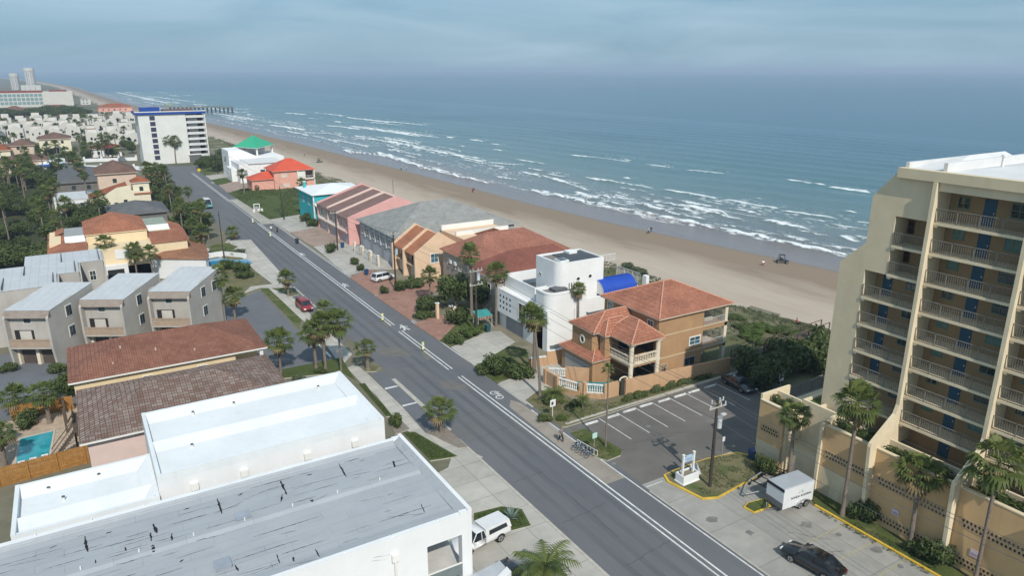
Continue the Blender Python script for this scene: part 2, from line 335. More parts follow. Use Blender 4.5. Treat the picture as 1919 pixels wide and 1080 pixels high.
# --- sea: breakers measured along the real shoreline, then smaller ones scattered through the surf
SEG = [  # (x0,y0),(x1,y1), width, strength
    ((201.2, 282.22), (211.84, 247.64), 2.2, 0.8),
    ((209.33, 238.23), (213.24, 222.21), 1, 1),
    ((211, 215.21), (215.86, 196.06), 1.3, 1),
    ((224.04, 177.37), (224, 157.58), 0.9, 1),
    ((223.46, 157.9), (224.11, 139.96), 1.1, 1),
    ((176.22, 211.69), (176.37, 205.19), 1.3, 1),
    ((163.35, 216.79), (169.56, 183.72), 0.7, 0.95),
    ((169.56, 183.72), (170.7, 156.65), 0.9, 1),
    ((171.43, 158.08), (173.89, 135.77), 1.1, 1),
    ((173.69, 136.86), (176.26, 117.83), 0.9, 1),
    ((151.09, 224.21), (147.21, 190.73), 0.7, 0.9),
    ((147.08, 185.79), (148.97, 169.07), 0.5, 0.85),
    ((151.114, 156.29), (154.776, 137), 0.6, 1),
    ((156.23, 130.52), (157.14, 112.95), 0.9, 1),
    ((158.68, 107.96), (155.97, 98.91), 1, 1),
    ((187.05, 126.84), (188.39, 120.73), 0.8, 1),
    ((189.55, 164.24), (189.63, 161.67), 0.9, 1),
    ((159.78, 178.92), (160.9, 174.16), 0.5, 0.8),
    ((151.75, 160.92), (152.37, 158.11), 0.5, 0.9),
    ((184.37, 155.98), (185.08, 150.94), 0.6, 0.8),
    ((130.999, 206.575), (131.991, 185.795), 0.5, 1),
    ((131.632, 193.786), (132.428, 174.834), 0.5, 1),
    ((131.596, 182.775), (134.524, 165.375), 0.5, 1),
    ((133.709, 173.317), (134.371, 155.793), 0.5, 1),
    ((133.461, 163.717), (136.679, 147.063), 0.5, 1),
    ((135.218, 154.928), (137.912, 139.812), 0.5, 1),
    ((136.625, 147.707), (138.835, 132.753), 0.5, 1),
    ((138.322, 140.709), (138.038, 124.941), 0.5, 1),
    ((137.911, 132.935), (138.649, 118.115), 0.5, 1),
    ((138.051, 126.09), (139.469, 111.95), 0.5, 1),
    ((139.041, 119.93), (139.149, 105.11), 0.5, 1),
    ((138.324, 113.03), (140.876, 100.46), 0.5, 1),
    ((139.321, 108.307), (141.799, 95.4826), 0.5, 1),
    ((140.322, 103.345), (142.848, 89.505), 0.5, 1),
    ((180.62, 465.9), (190.32, 394.62), 2.6, 0.75),
    ((195.09, 402.52), (196.33, 390.97), 1.4, 1),
    ((198.57, 379.26), (200.97, 361.09), 1.4, 1),
    ((197.57, 351.09), (198.55, 339.87), 1.3, 1),
    ((177.66, 348.23), (178.79, 340.84), 1.2, 0.9),
    ((182.08, 322.89), (184.18, 312.56), 1.2, 0.9),
    ((150.03, 437.63), (152.1, 417.76), 2, 1),
    ((150.52, 413.49), (155.2, 359.3), 1.1, 0.9),
    ((155.2, 359.3), (154.85, 313.96), 1.5, 1),
    ((155.07, 315.89), (154.72, 279.45), 1.3, 1),
    ((154.72, 279.45), (164.56, 259.57), 1.3, 0.8),
    ((128.28, 478.2), (148.58, 447.73), 2.2, 0.8),
    ((131.28, 420.01), (135.62, 366.99), 1.3, 0.85),
    ((118.35, 361.49), (117.11, 340.27), 0.9, 0.9),
    ((126.3, 334.7), (126.78, 308.27), 0.9, 0.9),
    ((126.72, 311.39), (122.54, 274.59), 0.9, 1),
    ((138.59, 349.24), (141.62, 315.23), 0.9, 0.85),
    ((125.66, 265.25), (126, 254.65), 0.7, 0.8),
    ((136.56, 240.2), (137.76, 224.84), 0.6, 0.9),
    ((151.46, 247.21), (151.36, 226.92), 0.8, 0.9),
    ((150.69, 223.12), (148.59, 208.58), 0.8, 0.9),
    ((174.57, 620.91), (176.96, 609.04), 2.2, 1),
    ((177.87, 564.11), (179.99, 550.37), 2.2, 1),
    ((143.38, 484.47), (143.67, 477.77), 1.8, 1),
    ((139.23, 352.73), (141.42, 336.26), 0.9, 0.8),
    ((132.46, 377.31), (135.11, 365.65), 0.8, 0.8),
    ((116.133, 358.534), (121.447, 337.886), 0.6, 1),
    ((118.241, 345.094), (128.079, 330.246), 0.6, 1),
    ((125.793, 337.579), (126.207, 316.021), 0.6, 1),
    ((126.284, 324.017), (125.276, 297.863), 0.6, 1),
    ((125.682, 305.852), (124.278, 283.608), 0.6, 1),
    ((124.947, 291.578), (122.563, 268.822), 0.6, 1),
    ((122.022, 276.684), (126.078, 260.236), 0.6, 1),
    ((125.507, 268.101), (123.093, 243.269), 0.6, 1),
    ((123.13, 251.235), (124.77, 232.575), 0.6, 1),
    ((124.072, 240.545), (125.648, 222.505), 0.6, 1),
    ((84.53, 1524.9), (110.2, 939.35), 3, 0.9),
    ((109.47, 1271.29), (145.21, 979.34), 2.6, 0.8),
    ((118.07, 733.67), (132.06, 617.42), 1.8, 1),
    ((150.63, 811.13), (164.37, 787.54), 1.8, 1),
    ((139.01, 1832.63), (155.42, 1393.64), 3, 0.6),
    ((66.51, 1948.04), (106.75, 1423.11), 3.5, 0.8),
]
rng = random.Random(5)
ys = [30.]
while ys[-1] < 1500: ys.append(ys[-1] + max(.9, ys[-1] * .0058))
YY = np.array(ys); SS = np.concatenate([np.arange(-3, 72, .6), np.arange(72, 125, 1.0), np.arange(125, 330, 3.2)])
Y = np.repeat(YY[:, None], len(SS), 1); S = np.repeat(SS[None, :], len(YY), 0); X = shore(Y) + S
foam = np.zeros_like(X); crest = np.zeros_like(X)
edge = 11 + 5 * (vn(Y / 34, 0 * Y, 11) - .5) + 2.6 * (vn(Y / 9, 0 * Y, 12) - .5) + 1.2 * (vn(Y / 3.1, 0 * Y, 13) - .5)
d = S - edge
foam = np.maximum(foam, np.exp(-(d / .55) ** 2) * np.clip(1.6 * vn(Y / 13, 0 * Y, 5) - .15, 0, 1) * .6)
lace = vn(S / 1.3, Y / 2.2, 21) * .45 + vn(S / .7, Y / 1.1, 22) * .55
foam = np.maximum(foam, np.where(d > 0, np.exp(-d / 7), 0) * np.clip(lace * 2.0 - .62, 0, 1) * .75)
surf = np.clip((S - 12) / 12, 0, 1) * np.clip((66 - S) / 18, 0, 1)
patchy = np.clip(vn(S / 14, Y / 42, 31) * 2.3 - .75, 0, 1)
foam = np.maximum(foam, surf * patchy * np.clip(lace * 2.1 - .78, 0, 1) * .7)
auto = []
for _ in range(120):
    y = 60 * math.exp(rng.random() * 3.0); s = rng.choice([18, 24, 31, 38, 46, 54]) + rng.uniform(-4, 4); ln = rng.uniform(8, 30) * (1 + y / 500)
    x = float(shore(y)) + s; sk = rng.uniform(-.02, .16)
    auto.append(((x - sk * ln / 2, y + ln / 2), (x + sk * ln / 2, y - ln / 2), rng.uniform(.3, .55) * (1 + y / 500), rng.uniform(.55, .95)))
for _ in range(16):
    y = rng.uniform(450, 1300); s = rng.uniform(20, 120); ln = rng.uniform(30, 110); x = float(shore(y)) + s
    auto.append(((x - 5, y + ln / 2), (x + 5, y - ln / 2), rng.uniform(1.5, 2.6), .9))
for (a, b, wid, st) in SEG + auto:
    ax, ay = a; bx, by = b; ln = math.hypot(bx - ax, by - ay) + 1e-6; ux, uy = (bx - ax) / ln, (by - ay) / ln
    m = (Y > min(ay, by) - 22) & (Y < max(ay, by) + 22) & (X > min(ax, bx) - 22) & (X < max(ax, bx) + 22)
    if not m.any(): continue
    xx = X[m]; yy = Y[m]; t = ((xx - ax) * ux + (yy - ay) * uy) / ln
    nx_, ny_ = -uy, ux
    if nx_ < 0: nx_, ny_ = -nx_, -ny_
    dd = (xx - ax) * nx_ + (yy - ay) * ny_ + (vn(t * ln / 6, t * 0, int(ax * 7) % 97) - .5) * 2.0
    end = np.clip(np.minimum(t, 1 - t) * ln / (2.5 + .05 * ln), 0, 1) * ((t > 0) & (t < 1))
    soft = 2.0 + wid * (3.2 + 6 * vn(t * ln / 9, t * 0, 41)); wid = wid * .68
    f = np.where(dd < 0, np.exp(-(dd / (wid * .55)) ** 2), np.maximum(np.exp(-(dd / wid) ** 2), np.exp(-dd / soft) * np.clip(lace[m] * 1.9 - .42, 0, 1) * .78)) * end * st * (.85 + .45 * vn(t * ln / 3.5, dd * 0, 71))
    foam[m] = np.maximum(foam[m], f)
    crest[m] += np.exp(-((dd - .5) / (1.2 + wid * .5)) ** 2) * end * .5 * min(st, 1)
swell = np.sin((S + 26 * vn(Y / 75, S / 45, 51) + Y * .10) / 2.6) * .30 * np.clip((S - 40) / 40, 0, 1) * (.35 + vn(S / 25, Y / 70, 52))
chop = (vn(X / 1.7, Y / 2.6, 61) - .5) * .16 * np.clip(S / 25, 0, 1)
fade = np.clip((320 - S) / 60, 0, 1)
Z = -1.2 + (crest + swell + chop) * fade + .02
g = NG('sea_water'); p = g.pos()
sa = g.n('ShaderNodeAttribute', attribute_name='offshore').outputs['Fac']; fo = g.n('ShaderNodeAttribute', attribute_name='foam').outputs['Fac']
wob = g.math('MULTIPLY', g.math('SUBTRACT', g.noise(g.map(p, (1, .3, 1)), .03, 4), .5), 40)
so = g.math('ADD', sa, wob)
r = g.n('ShaderNodeValToRGB', {'Fac': g.math('DIVIDE', so, 300)}); e = r.color_ramp.elements
e[0].position = .0; e[0].color = (.235, .20, .185, 1); e[1].position = 1; e[1].color = (.042, .125, .185, 1)
for ps, cc in ((.03, (.20, .185, .175, 1)), (.055, (.15, .185, .185, 1)), (.2, (.095, .185, .19, 1)), (.34, (.07, .17, .19, 1)), (.6, (.048, .14, .185, 1))):
    x = e.new(ps); x.color = (cc[0] * 1.06, cc[1] * .95, cc[2] * .93, 1)
fn = g.noise(p, 2.2, 5, .75); fn2 = g.noise(g.map(p, (1, .5, 1)), .55, 5, .7)
fm = g.ramp(g.math('ADD', fo, g.math('MULTIPLY', g.math('SUBTRACT', g.math('ADD', fn, fn2), 1.0), .85)), .25, .68)
col = g.mix(g.ramp(g.noise(g.map(p, (1, .16, 1)), .07, 6, .65), .35, .7), r.outputs['Color'], g.mix(1.0, r.outputs['Color'], (.80, .84, .88, 1), 'MULTIPLY'))
col = g.mix(fm, col, (.72, .75, .75, 1))
g.bump(g.math('ADD', g.noise(g.map(p, (1, .5, 1)), .55, 6, .7), g.math('MULTIPLY', fm, .4)), .55, .35)
SEA = g.fin(col, g.mix(fm, (.22, .22, .22, 1), (.9, .9, .9, 1)), .4)
g = NG('open_sea_water'); p = g.pos()
col = g.mix(g.ramp(g.noise(g.map(p, (1, .3, 1)), .012, 7, .7), .3, .7), (.038, .118, .178, 1), (.05, .137, .192, 1))
col = g.mix(g.ramp(g.noise(g.map(p, (1, .12, 1)), .07, 6, .65), .4, .72, (0, 0, 0, 1), (.7, .7, .7, 1)), col, (.030, .098, .15, 1))
g.bump(g.noise(g.map(p, (1, .4, 1)), .3, 7, .75), .6, .5)
OSEA = g.fin(col, .25, .4)
grid_mesh('surf_water', X, Y, Z, SEA, {'offshore': S, 'foam': foam})
m = MB(); yy = [-300, 40, 87, 144, 219, 337, 495, 701, 1037, 1456, 2008, 3200, 6000, 14000]
m.flat([(float(shore(y)) + (5 if y < 1500 else -2), y) for y in yy] + [(16000, 14000), (16000, -300)], -1.62, OSEA)
struct(m.build('sea'))
# --- the road and what is painted on it
RX0, RX1 = 31.05, 41.62
sheet('road', [(RX0, -40), (42.2, -40), (42.2, 300), (44.0, 322), (30.0, 330), (26, 318), (29.2, 200), (28.4, 130), (RX0, 112)], .012, ASPH)
sheet('side_street', [(29.5, 333), (31.5, 300), (20, 318), (-30, 348), (-28, 360), (18, 338)], .008, ASPH3)
def stripe(m, x0, x1, y0, y1, z=.018, mat=WHITEP): m.flat([(x0, y0), (x1, y0), (x1, y1), (x0, y1)], z, mat)
m = MB()
def wearline(m, x, wd, y0, y1, mat=WHITEP, z=.018):
    y = y0
    while y < y1:
        l = min(y1 - y, 7.0); stripe(m, x - wd / 2, x + wd / 2, y, y + l, z, mat); y += l
for a, b in ((-20, 76.8), (79.5, 96.5), (99.5, 190), (227, 300)):
    wearline(m, 38.38, .17, a, b); wearline(m, 38.92, .17, a, b)
wearline(m, 38.65, .14, 190, 227); 
wearline(m, 41.38, .14, -20, 64); wearline(m, 41.95, .14, 64.5, 188)
struct(m.build('lane_line'))
m = MB()
def bike(m, x, y, s=1.0):                                          # painted bicycle with an arrow beyond it
    for cy in (-.55, .55):
        for i in range(10):
            a0, a1 = 2 * math.pi * i / 10, 2 * math.pi * (i + 1) / 10
            m.face([(x + s * (math.cos(a) * r_), y + s * (cy + math.sin(a) * r_), .019) for a, r_ in ((a0, .3), (a0, .42), (a1, .42), (a1, .3))], WHITEP)
    for a, b in (((0, -.55), (.35, -.1)), ((.35, -.1), (.3, .5)), ((0, -.55), (.3, .5)), ((.3, .5), (0, .55)), ((.35, -.1), (.5, -.15)), ((.3, .5), (.55, .5))):
        dx, dy = b[0] - a[0], b[1] - a[1]; l = math.hypot(dx, dy); px, py = -dy / l * .05, dx / l * .05
        m.face([(x + s * (q[0]), y + s * q[1], .0195) for q in ((a[0] + px, a[1] + py), (a[0] - px, a[1] - py), (b[0] - px, b[1] - py), (b[0] + px, b[1] + py))][::1], WHITEP)
def walker(m, x, y, s=1.0):                                        # painted walking figure
    for poly in ([(-.15, .9), (.15, .9), (.2, 1.2), (0, 1.32), (-.2, 1.2)], [(-.16, -.1), (.16, -.1), (.2, .8), (-.2, .8)], [(-.5, -.9), (-.28, -.95), (.08, -.1), (-.16, -.05)], [(.45, -.9), (.25, -1.0), (-.08, -.1), (.16, -.05)], [(-.2, .75), (-.62, .15), (-.5, .05), (-.12, .55)], [(.2, .75), (.62, .25), (.5, .12), (.12, .5)]):
        m.flat([(x + a * s, y + b * s) for a, b in poly], .019, WHITEP)
bike(m, *(39.94, 69.53), 1.25); walker(m, *(39.76, 97.49), 1.2); walker(m, *(39.48, 124.34), 1.1); walker(m, *(39.15, 151.58), 1.1); walker(m, 41, 270, 1.2)
struct(m.build('lane_symbol'))
m = MB()
for q in ([(35.75, 77.41), (37.92, 74.2), (37.54, 72.05), (35.32, 74.66)], [(32.52, 91.59), (35.83, 90.78), (36.33, 86.27), (32.85, 88.37)]):
    m.flat(q, .0155, ground_mat('asphalt_patch', (.15, .142, .128), (.19, .18, .165), .9, .2, .01))
for q in ([(38.04, 102.85), (39.41, 102.02), (38.7, 98.97), (37.42, 99.47)], [(37.8, 87.21), (38.9, 87.48), (38.33, 84.15), (37.26, 83.92)]): m.flat(q, .016, ground_mat('asphalt_patch', (.15, .142, .128), (.19, .18, .165), .9))
struct(m.build('road_patch'))
m = MB(); rr_ = random.Random(3)
STAIN = ground_mat('oil_stain', (.15, .145, .135), (.26, .25, .23), 1.5, .1, .01); CRK = plain('sealed_crack', (.055, .055, .058), .8, .2)
for px, py in [(51.03, 30.64), (51.97, 27.74), (51.68, 25.49), (49.84, 32.94), (44.78, 34.68), (43.47, 37.7), (49.16, 46.47), (41.99, 49.6), (50.3, 53.82), (57.07, 51.2)]:
    n = 9; a0 = rr_.uniform(.25, .6); m.flat([(px + math.cos(6.283 * i / n) * a0 * rr_.uniform(.6, 1.2), py + math.sin(6.283 * i / n) * a0 * rr_.uniform(.5, 1.1)) for i in range(n)], .022, STAIN)
struct(m.build('oil_stain')); m = MB()
def crack(x, y, dx, dy, wd=.035):
    n = 14; P0 = [(x + dx * i / n + rr_.uniform(-.12, .12), y + dy * i / n + rr_.uniform(-.12, .12)) for i in range(n + 1)]
    for a, b in zip(P0, P0[1:]):
        l = math.hypot(b[0] - a[0], b[1] - a[1]); nx_, ny_ = -(b[1] - a[1]) / l * wd, (b[0] - a[0]) / l * wd; m.flat([(a[0] + nx_, a[1] + ny_), (a[0] - nx_, a[1] - ny_), (b[0] - nx_, b[1] - ny_), (b[0] + nx_, b[1] + ny_)], .0165, CRK)
for i in range(16): crack(rr_.uniform(31.4, 33), 38 + i * 7.3 + rr_.uniform(-2, 2), rr_.uniform(3, 6.8), rr_.uniform(-.8, .8), .022)
for i in range(7): crack(rr_.choice([34.8, 36.5, 40.1]), 40 + i * 17, rr_.uniform(-.3, .3), rr_.uniform(9, 15), .022)
for i in range(6): crack(43 + i * 3.6, 46 + rr_.uniform(0, 6), rr_.uniform(2, 5), rr_.uniform(-2, 4), .025)
for i in range(6): crack(42.5 + i * 1.7, 26 + i * 2.4, rr_.uniform(2, 4), rr_.uniform(-3, 3), .02)
struct(m.build('crack_seal')); m = MB()
for x in (33.0, 34.6, 36.1, 37.7):
    for k in range(20): stripe(m, x - .3, x + .3, 20 + k * 9, 29 + k * 9, .0135, ground_mat('tyre_wear', (.108, .110, .120), (.148, .150, .158), .3, .2, .01, .85, fine=40, stretch=(1.2, .25, 1)))
struct(m.build('tyre_wear'))
sheet('concrete_lane', [(38.95, 47), (41.3, 47), (41.3, 66), (40.7, 67.5), (39.6, 66)], .0145, slabs('tan_concrete_lane', (.33, .29, .245), 2.4, 4.0, .8))
sheet('concrete_lane', [(39.2, 188), (42.15, 188), (42.15, 231), (39.2, 231)], .0145, slabs('pale_concrete_lane', (.42, .39, .34), 2.4, 4.0, .85))
m = MB(); m.prism([(31.05, 20), (31.05, 62), (30.75, 62), (30.75, 20)], -.02, .10, KERB)
m.prism([(30.72, 64.4), (31.25, 64.4), (31.25, 80.5), (30.72, 80.5)], -.02, .05, KERB); m.prism([(30.9, 104), (31.2, 104), (31.2, 128), (30.9, 128)], -.02, .10, KERB)
m.prism([(42.2, 64.8), (42.4, 64.8), (42.4, 300), (42.2, 300)], -.02, .07, KERB); m.prism([(41.7, -20), (41.85, -20), (41.85, 44), (41.7, 44)], -.02, .03, KERB)
struct(m.build('kerb'))
# --- pavements and ground beside the road, left side
slab('left_sidewalk', [(27.08, 87.08), (27.01, 81.75), (27.32, 77), (26.95, 70.97), (26.88, 67.42), (27.75, 62.62), (29.25, 58.77), (30.15, 57.01), (31.35, 57.5), (30.79, 59.35), (28.49, 65.3), (28.8, 72.72), (28.71, 84.05), (28.54, 87.46)], .06, WALK)
slab('left_sidewalk', [(26.59, 87.8), (27.65, 102.91), (27.26, 110.27), (26.91, 130.77), (29.18, 121.89), (29.26, 91.23)], .1, WALK)
slab('left_sidewalk', [(28.1, 172.93), (32.77, 171.37), (31.11, 130.21), (28.41, 129.08), (27.54, 142.21), (27.49, 162.53)], .1, WALK)
slab('apron', [(22.2, 18), (31.0, 18), (30.9, 61), (29.6, 60.5), (27.4, 57.5), (22.2, 56)], .06, CONC)
slab('driveway', [(12, 15), (22.2, 15), (22.2, 46), (12, 46)], .05, CONC)
sheet('parking_bay', [(28.94, 83.9), (30.93, 83.51), (31.07, 70.05), (30.37, 65.6), (29.03, 64.42), (28.59, 65.24), (28.91, 72.82)], .02, ASPH3)
sheet('parking_bay', [(28.07, 121.85), (31.05, 122.93), (31.46, 109.86), (31.77, 99.61), (28.97, 94.94), (28.71, 107.03)], .02, ASPH3)
m = MB()
for q in ([(29.01, 78.48), (30.68, 78.39), (30.62, 78.06), (28.9, 78)], [(29.02, 72.91), (30.82, 72.82), (30.76, 72.52), (28.9, 72.49)], [(28.19, 97.63), (28.46, 97.72), (28.87, 90.78), (28.49, 90.56)], [(26.28, 97.3), (26.54, 97.38), (26.6, 91.93), (26.29, 91.89)]): m.flat(q, .024, WHITEP)
struct(m.build('bay_line'))
sheet('car_park', [(22.19, 132.84), (25.19, 135.02), (25.44, 104.25), (25.33, 99.61), (26.05, 95.51), (28.31, 91.81), (26.47, 87.45), (21.62, 90.39), (17.77, 91.69), (15, 105.87), (17.14, 118.54)], .014, ASPH3)
sheet('car_park', [(-30, 88.5), (2, 88.5), (2, 112), (-30, 122)], .012, ASPH3)
slab('lawn', [(25.59, 130.39), (28.49, 128.64), (27.6, 122.14), (27.27, 109.37), (25.69, 105.18)], .08, GRASS)
slab('lawn', [(28.32, 128.74), (30.55, 127.39), (30.56, 122.86), (28.71, 122.53)], .12, GRASS)
slab('lawn', [(26.4, 66.57), (27.54, 65.88), (28.38, 62.24), (29.16, 58.83), (26.38, 59.54), (26.32, 62.83)], .12, GRASS2)
slab('lawn', [(25.88, 49.29), (28.53, 48.92), (29.88, 47.62), (29.26, 45.14), (26.55, 45.55), (24.88, 47.43)], .12, GRASS2)
slab('lawn', [(26.56, 81.08), (27.36, 80.97), (27.05, 77.16), (27.08, 73.76), (26.9, 70.69), (26.22, 70.94)], .12, GRASS2)
slab('lawn', [(17.56, 90.8), (27.55, 90.68), (26.65, 82.92), (26.67, 81.39), (25.9, 85.74), (18.24, 88.01)], .12, GRASS2)
slab('lawn', [(23.69, 169.47), (26.95, 171.75), (28.81, 165.78), (26.11, 161.12), (21.84, 161.52)], .12, GRASS)
slab('palm_island', [(28.78, 85.64), (30.37, 85.93), (30.9, 84.77), (29.9, 83.73), (28.77, 84.41)], .12, DRY)
slab('palm_island', [(28.72, 125.83), (30.47, 127.44), (30.33, 123.37), (28.71, 122.89)], .12, DRY)
slab('gravel_island', [(28.74, 65.29), (30.9, 66.15), (31, 59.99), (30.04, 60.32), (29.3, 62.61)], .09, GRAVEL)
slab('gravel_bed', [(26.19, 69.9), (27.37, 70.4), (27.34, 66.85), (25.47, 66.58)], .08, GRAVEL)
slab('pool_terrace', [(-11, 79), (-3.6, 79.5), (-3.6, 92.0), (-11.5, 92.0)], .04, plain('terrace_tan', (.42, .33, .25), .9, .2, 1.2))
slab('garden_bed', [(23.67, 165.98), (32.17, 168.58), (26.5, 130.23), (20.88, 126.2), (19.72, 142.53)], .05, DRY)
slab('driveway', [(19.34, 178.23), (23.69, 164.82), (30.73, 179.21), (28.31, 172.8), (23.68, 156.69)], .06, CONC)
slab('footpath', [(24.41, 132.28), (30.96, 131.52), (30.64, 127.34), (25.59, 130.39), (22.2, 128.3)], .075, WALK)
# --- right side
sheet('forecourt', [(41.86, -20), (52.9, -20), (52.9, 34.6), (54, 45.2), (41.86, 45.2)], .014, CONC2)
sheet('parking_lot', [(41.9, 45.2), (54, 45.2), (54, 40), (76, 44), (76, 58.7), (42.6, 58.7)], .013, ASPH2)
m = MB(); m.prism([(42.7, 58.7), (70.5, 58.9), (70.5, 59.3), (42.7, 59.1)], -.02, .14, KERB); struct(m.build('kerb'))
m = MB()
for i in range(9): 
    x = 46.75 + i * 2.63; stripe(m, x, x + .1, 52.6, 58.2, .018)
struct(m.build('stall_line'))
slab('garden', [(42.08, 66.34), (45, 67.89), (46.82, 65.89), (47.16, 63.26), (49.73, 61.2), (52.96, 60.95), (59.63, 59.94), (66.77, 60.59), (68.28, 59.08), (42.85, 58.33), (41.82, 58.51)], .1, DRY)
slab('palm_island', [(41.95, 56.87), (43.82, 56.87), (44.36, 51.13), (43.53, 50.38), (41.7, 50.26), (41.01, 51.65)], .13, GRASS)
m = MB(); ISL = [(44.69, 45.3), (44.21, 44.26), (44.93, 40.37), (46.28, 39.75), (50.71, 40.21), (54.8, 40.66), (55.38, 42.95), (54.18, 44.68), (50.5, 45.41), (46.15, 45.44)]
m.prism(ISL, -.02, .15, YELP); cx = sum(p[0] for p in ISL) / len(ISL); cy = sum(p[1] for p in ISL) / len(ISL)
m.flat([(cx + (x - cx) * .955, cy + (y - cy) * .955) for x, y in ISL], .155, DRY); struct(m.build('grass_island'))
ISL = [(47.18, 37.53), (48, 37.81), (50.12, 37.43), (49.4, 36.28), (47.3, 36.41)]; m = MB(); m.prism(ISL, -.02, .14, YELP); cx = sum(p[0] for p in ISL) / len(ISL); cy = sum(p[1] for p in ISL) / len(ISL)
m.flat([(cx + (x - cx) * .86, cy + (y - cy) * .86) for x, y in ISL], .144, GRASS); struct(m.build('grass_island'))
m = MB(); m.prism([(52.9, 2), (53.12, 2), (53.12, 34.4), (52.9, 34.4)], -.02, .15, YELP); struct(m.build('yellow_kerb'))
m = MB()
for y in (31.2, 28.4, 25.6, 22.8, 20): stripe(m, 48.2, 52.8, y, y + .12, .02, YELF)
for y in (44.6,): stripe(m, 41.9, 44, y, y + .1, .02, WHITEP)
struct(m.build('stall_line'))
sheet('planting_strip', [(53.12, 2), (55.3, 2), (55.3, 38), (53.12, 34.4)], .06, GRASS)
slab('dune', [(70.6, 57.5), (72, 52), (96, 55), (94, 68), (91.5, 78), (89, 100), (76, 100), (72, 90), (71.5, 74)], .05, DUNE)
DRV = [
 ('driveway', CONC, [(41.48, 72.04), (41.47, 65.37), (44.7, 67.18), (48.25, 67.94), (53.07, 71.76), (52.61, 74.84), (48.12, 73.93), (44.41, 73.53)]),
 ('garden_bed', GRASS, [(41.64, 78.27), (41.64, 72.32), (47.93, 73.63), (50.96, 80.42), (49.22, 82.67)]),
 ('driveway', CONC, [(42.18, 86.46), (41.81, 78.58), (49.01, 82.32), (51.08, 83.51), (51.53, 88.44), (49.95, 89.4)]),
 ('garden_bed', GRASS, [(41.91, 89.57), (42.18, 86.46), (49.97, 89.93), (52.36, 97.2), (52.31, 103.71), (47.72, 96.98)]),
 ('driveway', BRICK, [(41.64, 98.34), (41.91, 89.57), (46.67, 94.15), (47.81, 97.53), (46.97, 100.47)]),
 ('driveway', BRICK, [(41.71, 115.02), (41.88, 99.93), (49.57, 110.62), (53.92, 113.62), (55.22, 117.66), (49.12, 116.53)]),
 ('driveway', BRICK, [(41.8, 128.73), (41.85, 115.66), (48.12, 117.13), (49.16, 124.7), (47.01, 132.72)]),
 ('driveway', CONC, [(43.29, 157.01), (41.91, 129.96), (46.87, 132.34), (52, 129.7), (53.47, 146.79), (49.94, 157.82)]),
 ('driveway', BRICK2, [(42.71, 174.02), (43.03, 157.76), (50.99, 157.19), (54.84, 164.61), (51.02, 177.66)]),
 ('driveway', CONC, [(42.33, 193.17), (42.64, 174.76), (50.83, 177.03), (52.06, 190.61), (50.64, 195.79)]),
 ('lawn', GRASS2, [(41.32, 243.84), (42.26, 194.04), (50.64, 195.79), (61.28, 211.42), (65.17, 242.11), (49.87, 251.38)]),
 ('driveway', BRICK2, [(41.55, 261.84), (41.23, 245.12), (51.15, 253.29), (48.21, 269.25)]),
 ('lawn', GRASS2, [(41.55, 276.28), (41.45, 263.28), (48.21, 269.25), (46.73, 280.9)]),
 ('driveway', CONC, [(41.58, 288.86), (41.61, 277.76), (48.68, 281.32), (48.62, 291.28)]),
 ('garden_bed', GRASS, [(41.54, 309.79), (41.65, 290.47), (51.23, 300.25), (56.96, 337.34), (47.4, 332.12)]),
]
for i, (n, m_, q) in enumerate(DRV): slab(n, q, .05 + .004 * (i % 3), m_, m_)
sheet('house_plots', [(46, 62), (80, 62), (76, 300), (46, 300)], .02, DIRT)
sheet('dune_strip', [(72, 88), (89.5, 88), (87.5, 125), (84.5, 154), (80.5, 222), (77, 275), (76.5, 350), (70, 489), (60, 489), (62, 300), (66, 200)], .03, DUNE)
# ================================================================== building helpers
GLASS = glass('window_glass'); GLASSB = glass('blue_window_glass', (.03, .07, .09))
WHT = plain('white_trim', (.72, .71, .67), .6, .06)
DARK = plain('dark_interior', (.025, .024, .023), .9, .2)
def win(root, f, pl, a0, a1, z0, z1, trim=WHT, gl=GLASS, t=.09, bars=1, name='window', hbar=True, open_=False):
    """a framed window on a wall facing f ('x-','y-','x+','y+') that lies on the plane pl; pane and glazing bars sit in the frame"""
    ax, sg = f[0], (-1 if f[1] == '-' else 1)
    def bx(m, a, b, za, zb, p0, p1, mt):
        lo, hi = sorted((pl + sg * p0, pl + sg * p1))
        if ax == 'x': m.box(lo, a, za, hi, b, zb, mt)
        else: m.box(a, lo, za, b, hi, zb, mt)
    m = MB()
    bx(m, a0 - t, a0, z0 - t, z1 + t, -.02, .07, trim); bx(m, a1, a1 + t, z0 - t, z1 + t, -.02, .07, trim)
    bx(m, a0, a1, z1, z1 + t, -.02, .068, trim); bx(m, a0 - .03, a1 + .03, z0 - t - .03, z0, -.02, .10, trim)
    for i in range(bars):
        c = a0 + (a1 - a0) * (i + 1) / (bars + 1); bx(m, c - .025, c + .025, z0, z1, -.02, .05, trim)
    if hbar: bx(m, a0, a1, (z0 + z1) / 2 - .02, (z0 + z1) / 2 + .02, -.02, .045, trim)
    o = m.build(name, root); m = MB(); bx(m, a0, a1, z0, z1, -.02, .02, gl); m.build('pane', o); return o
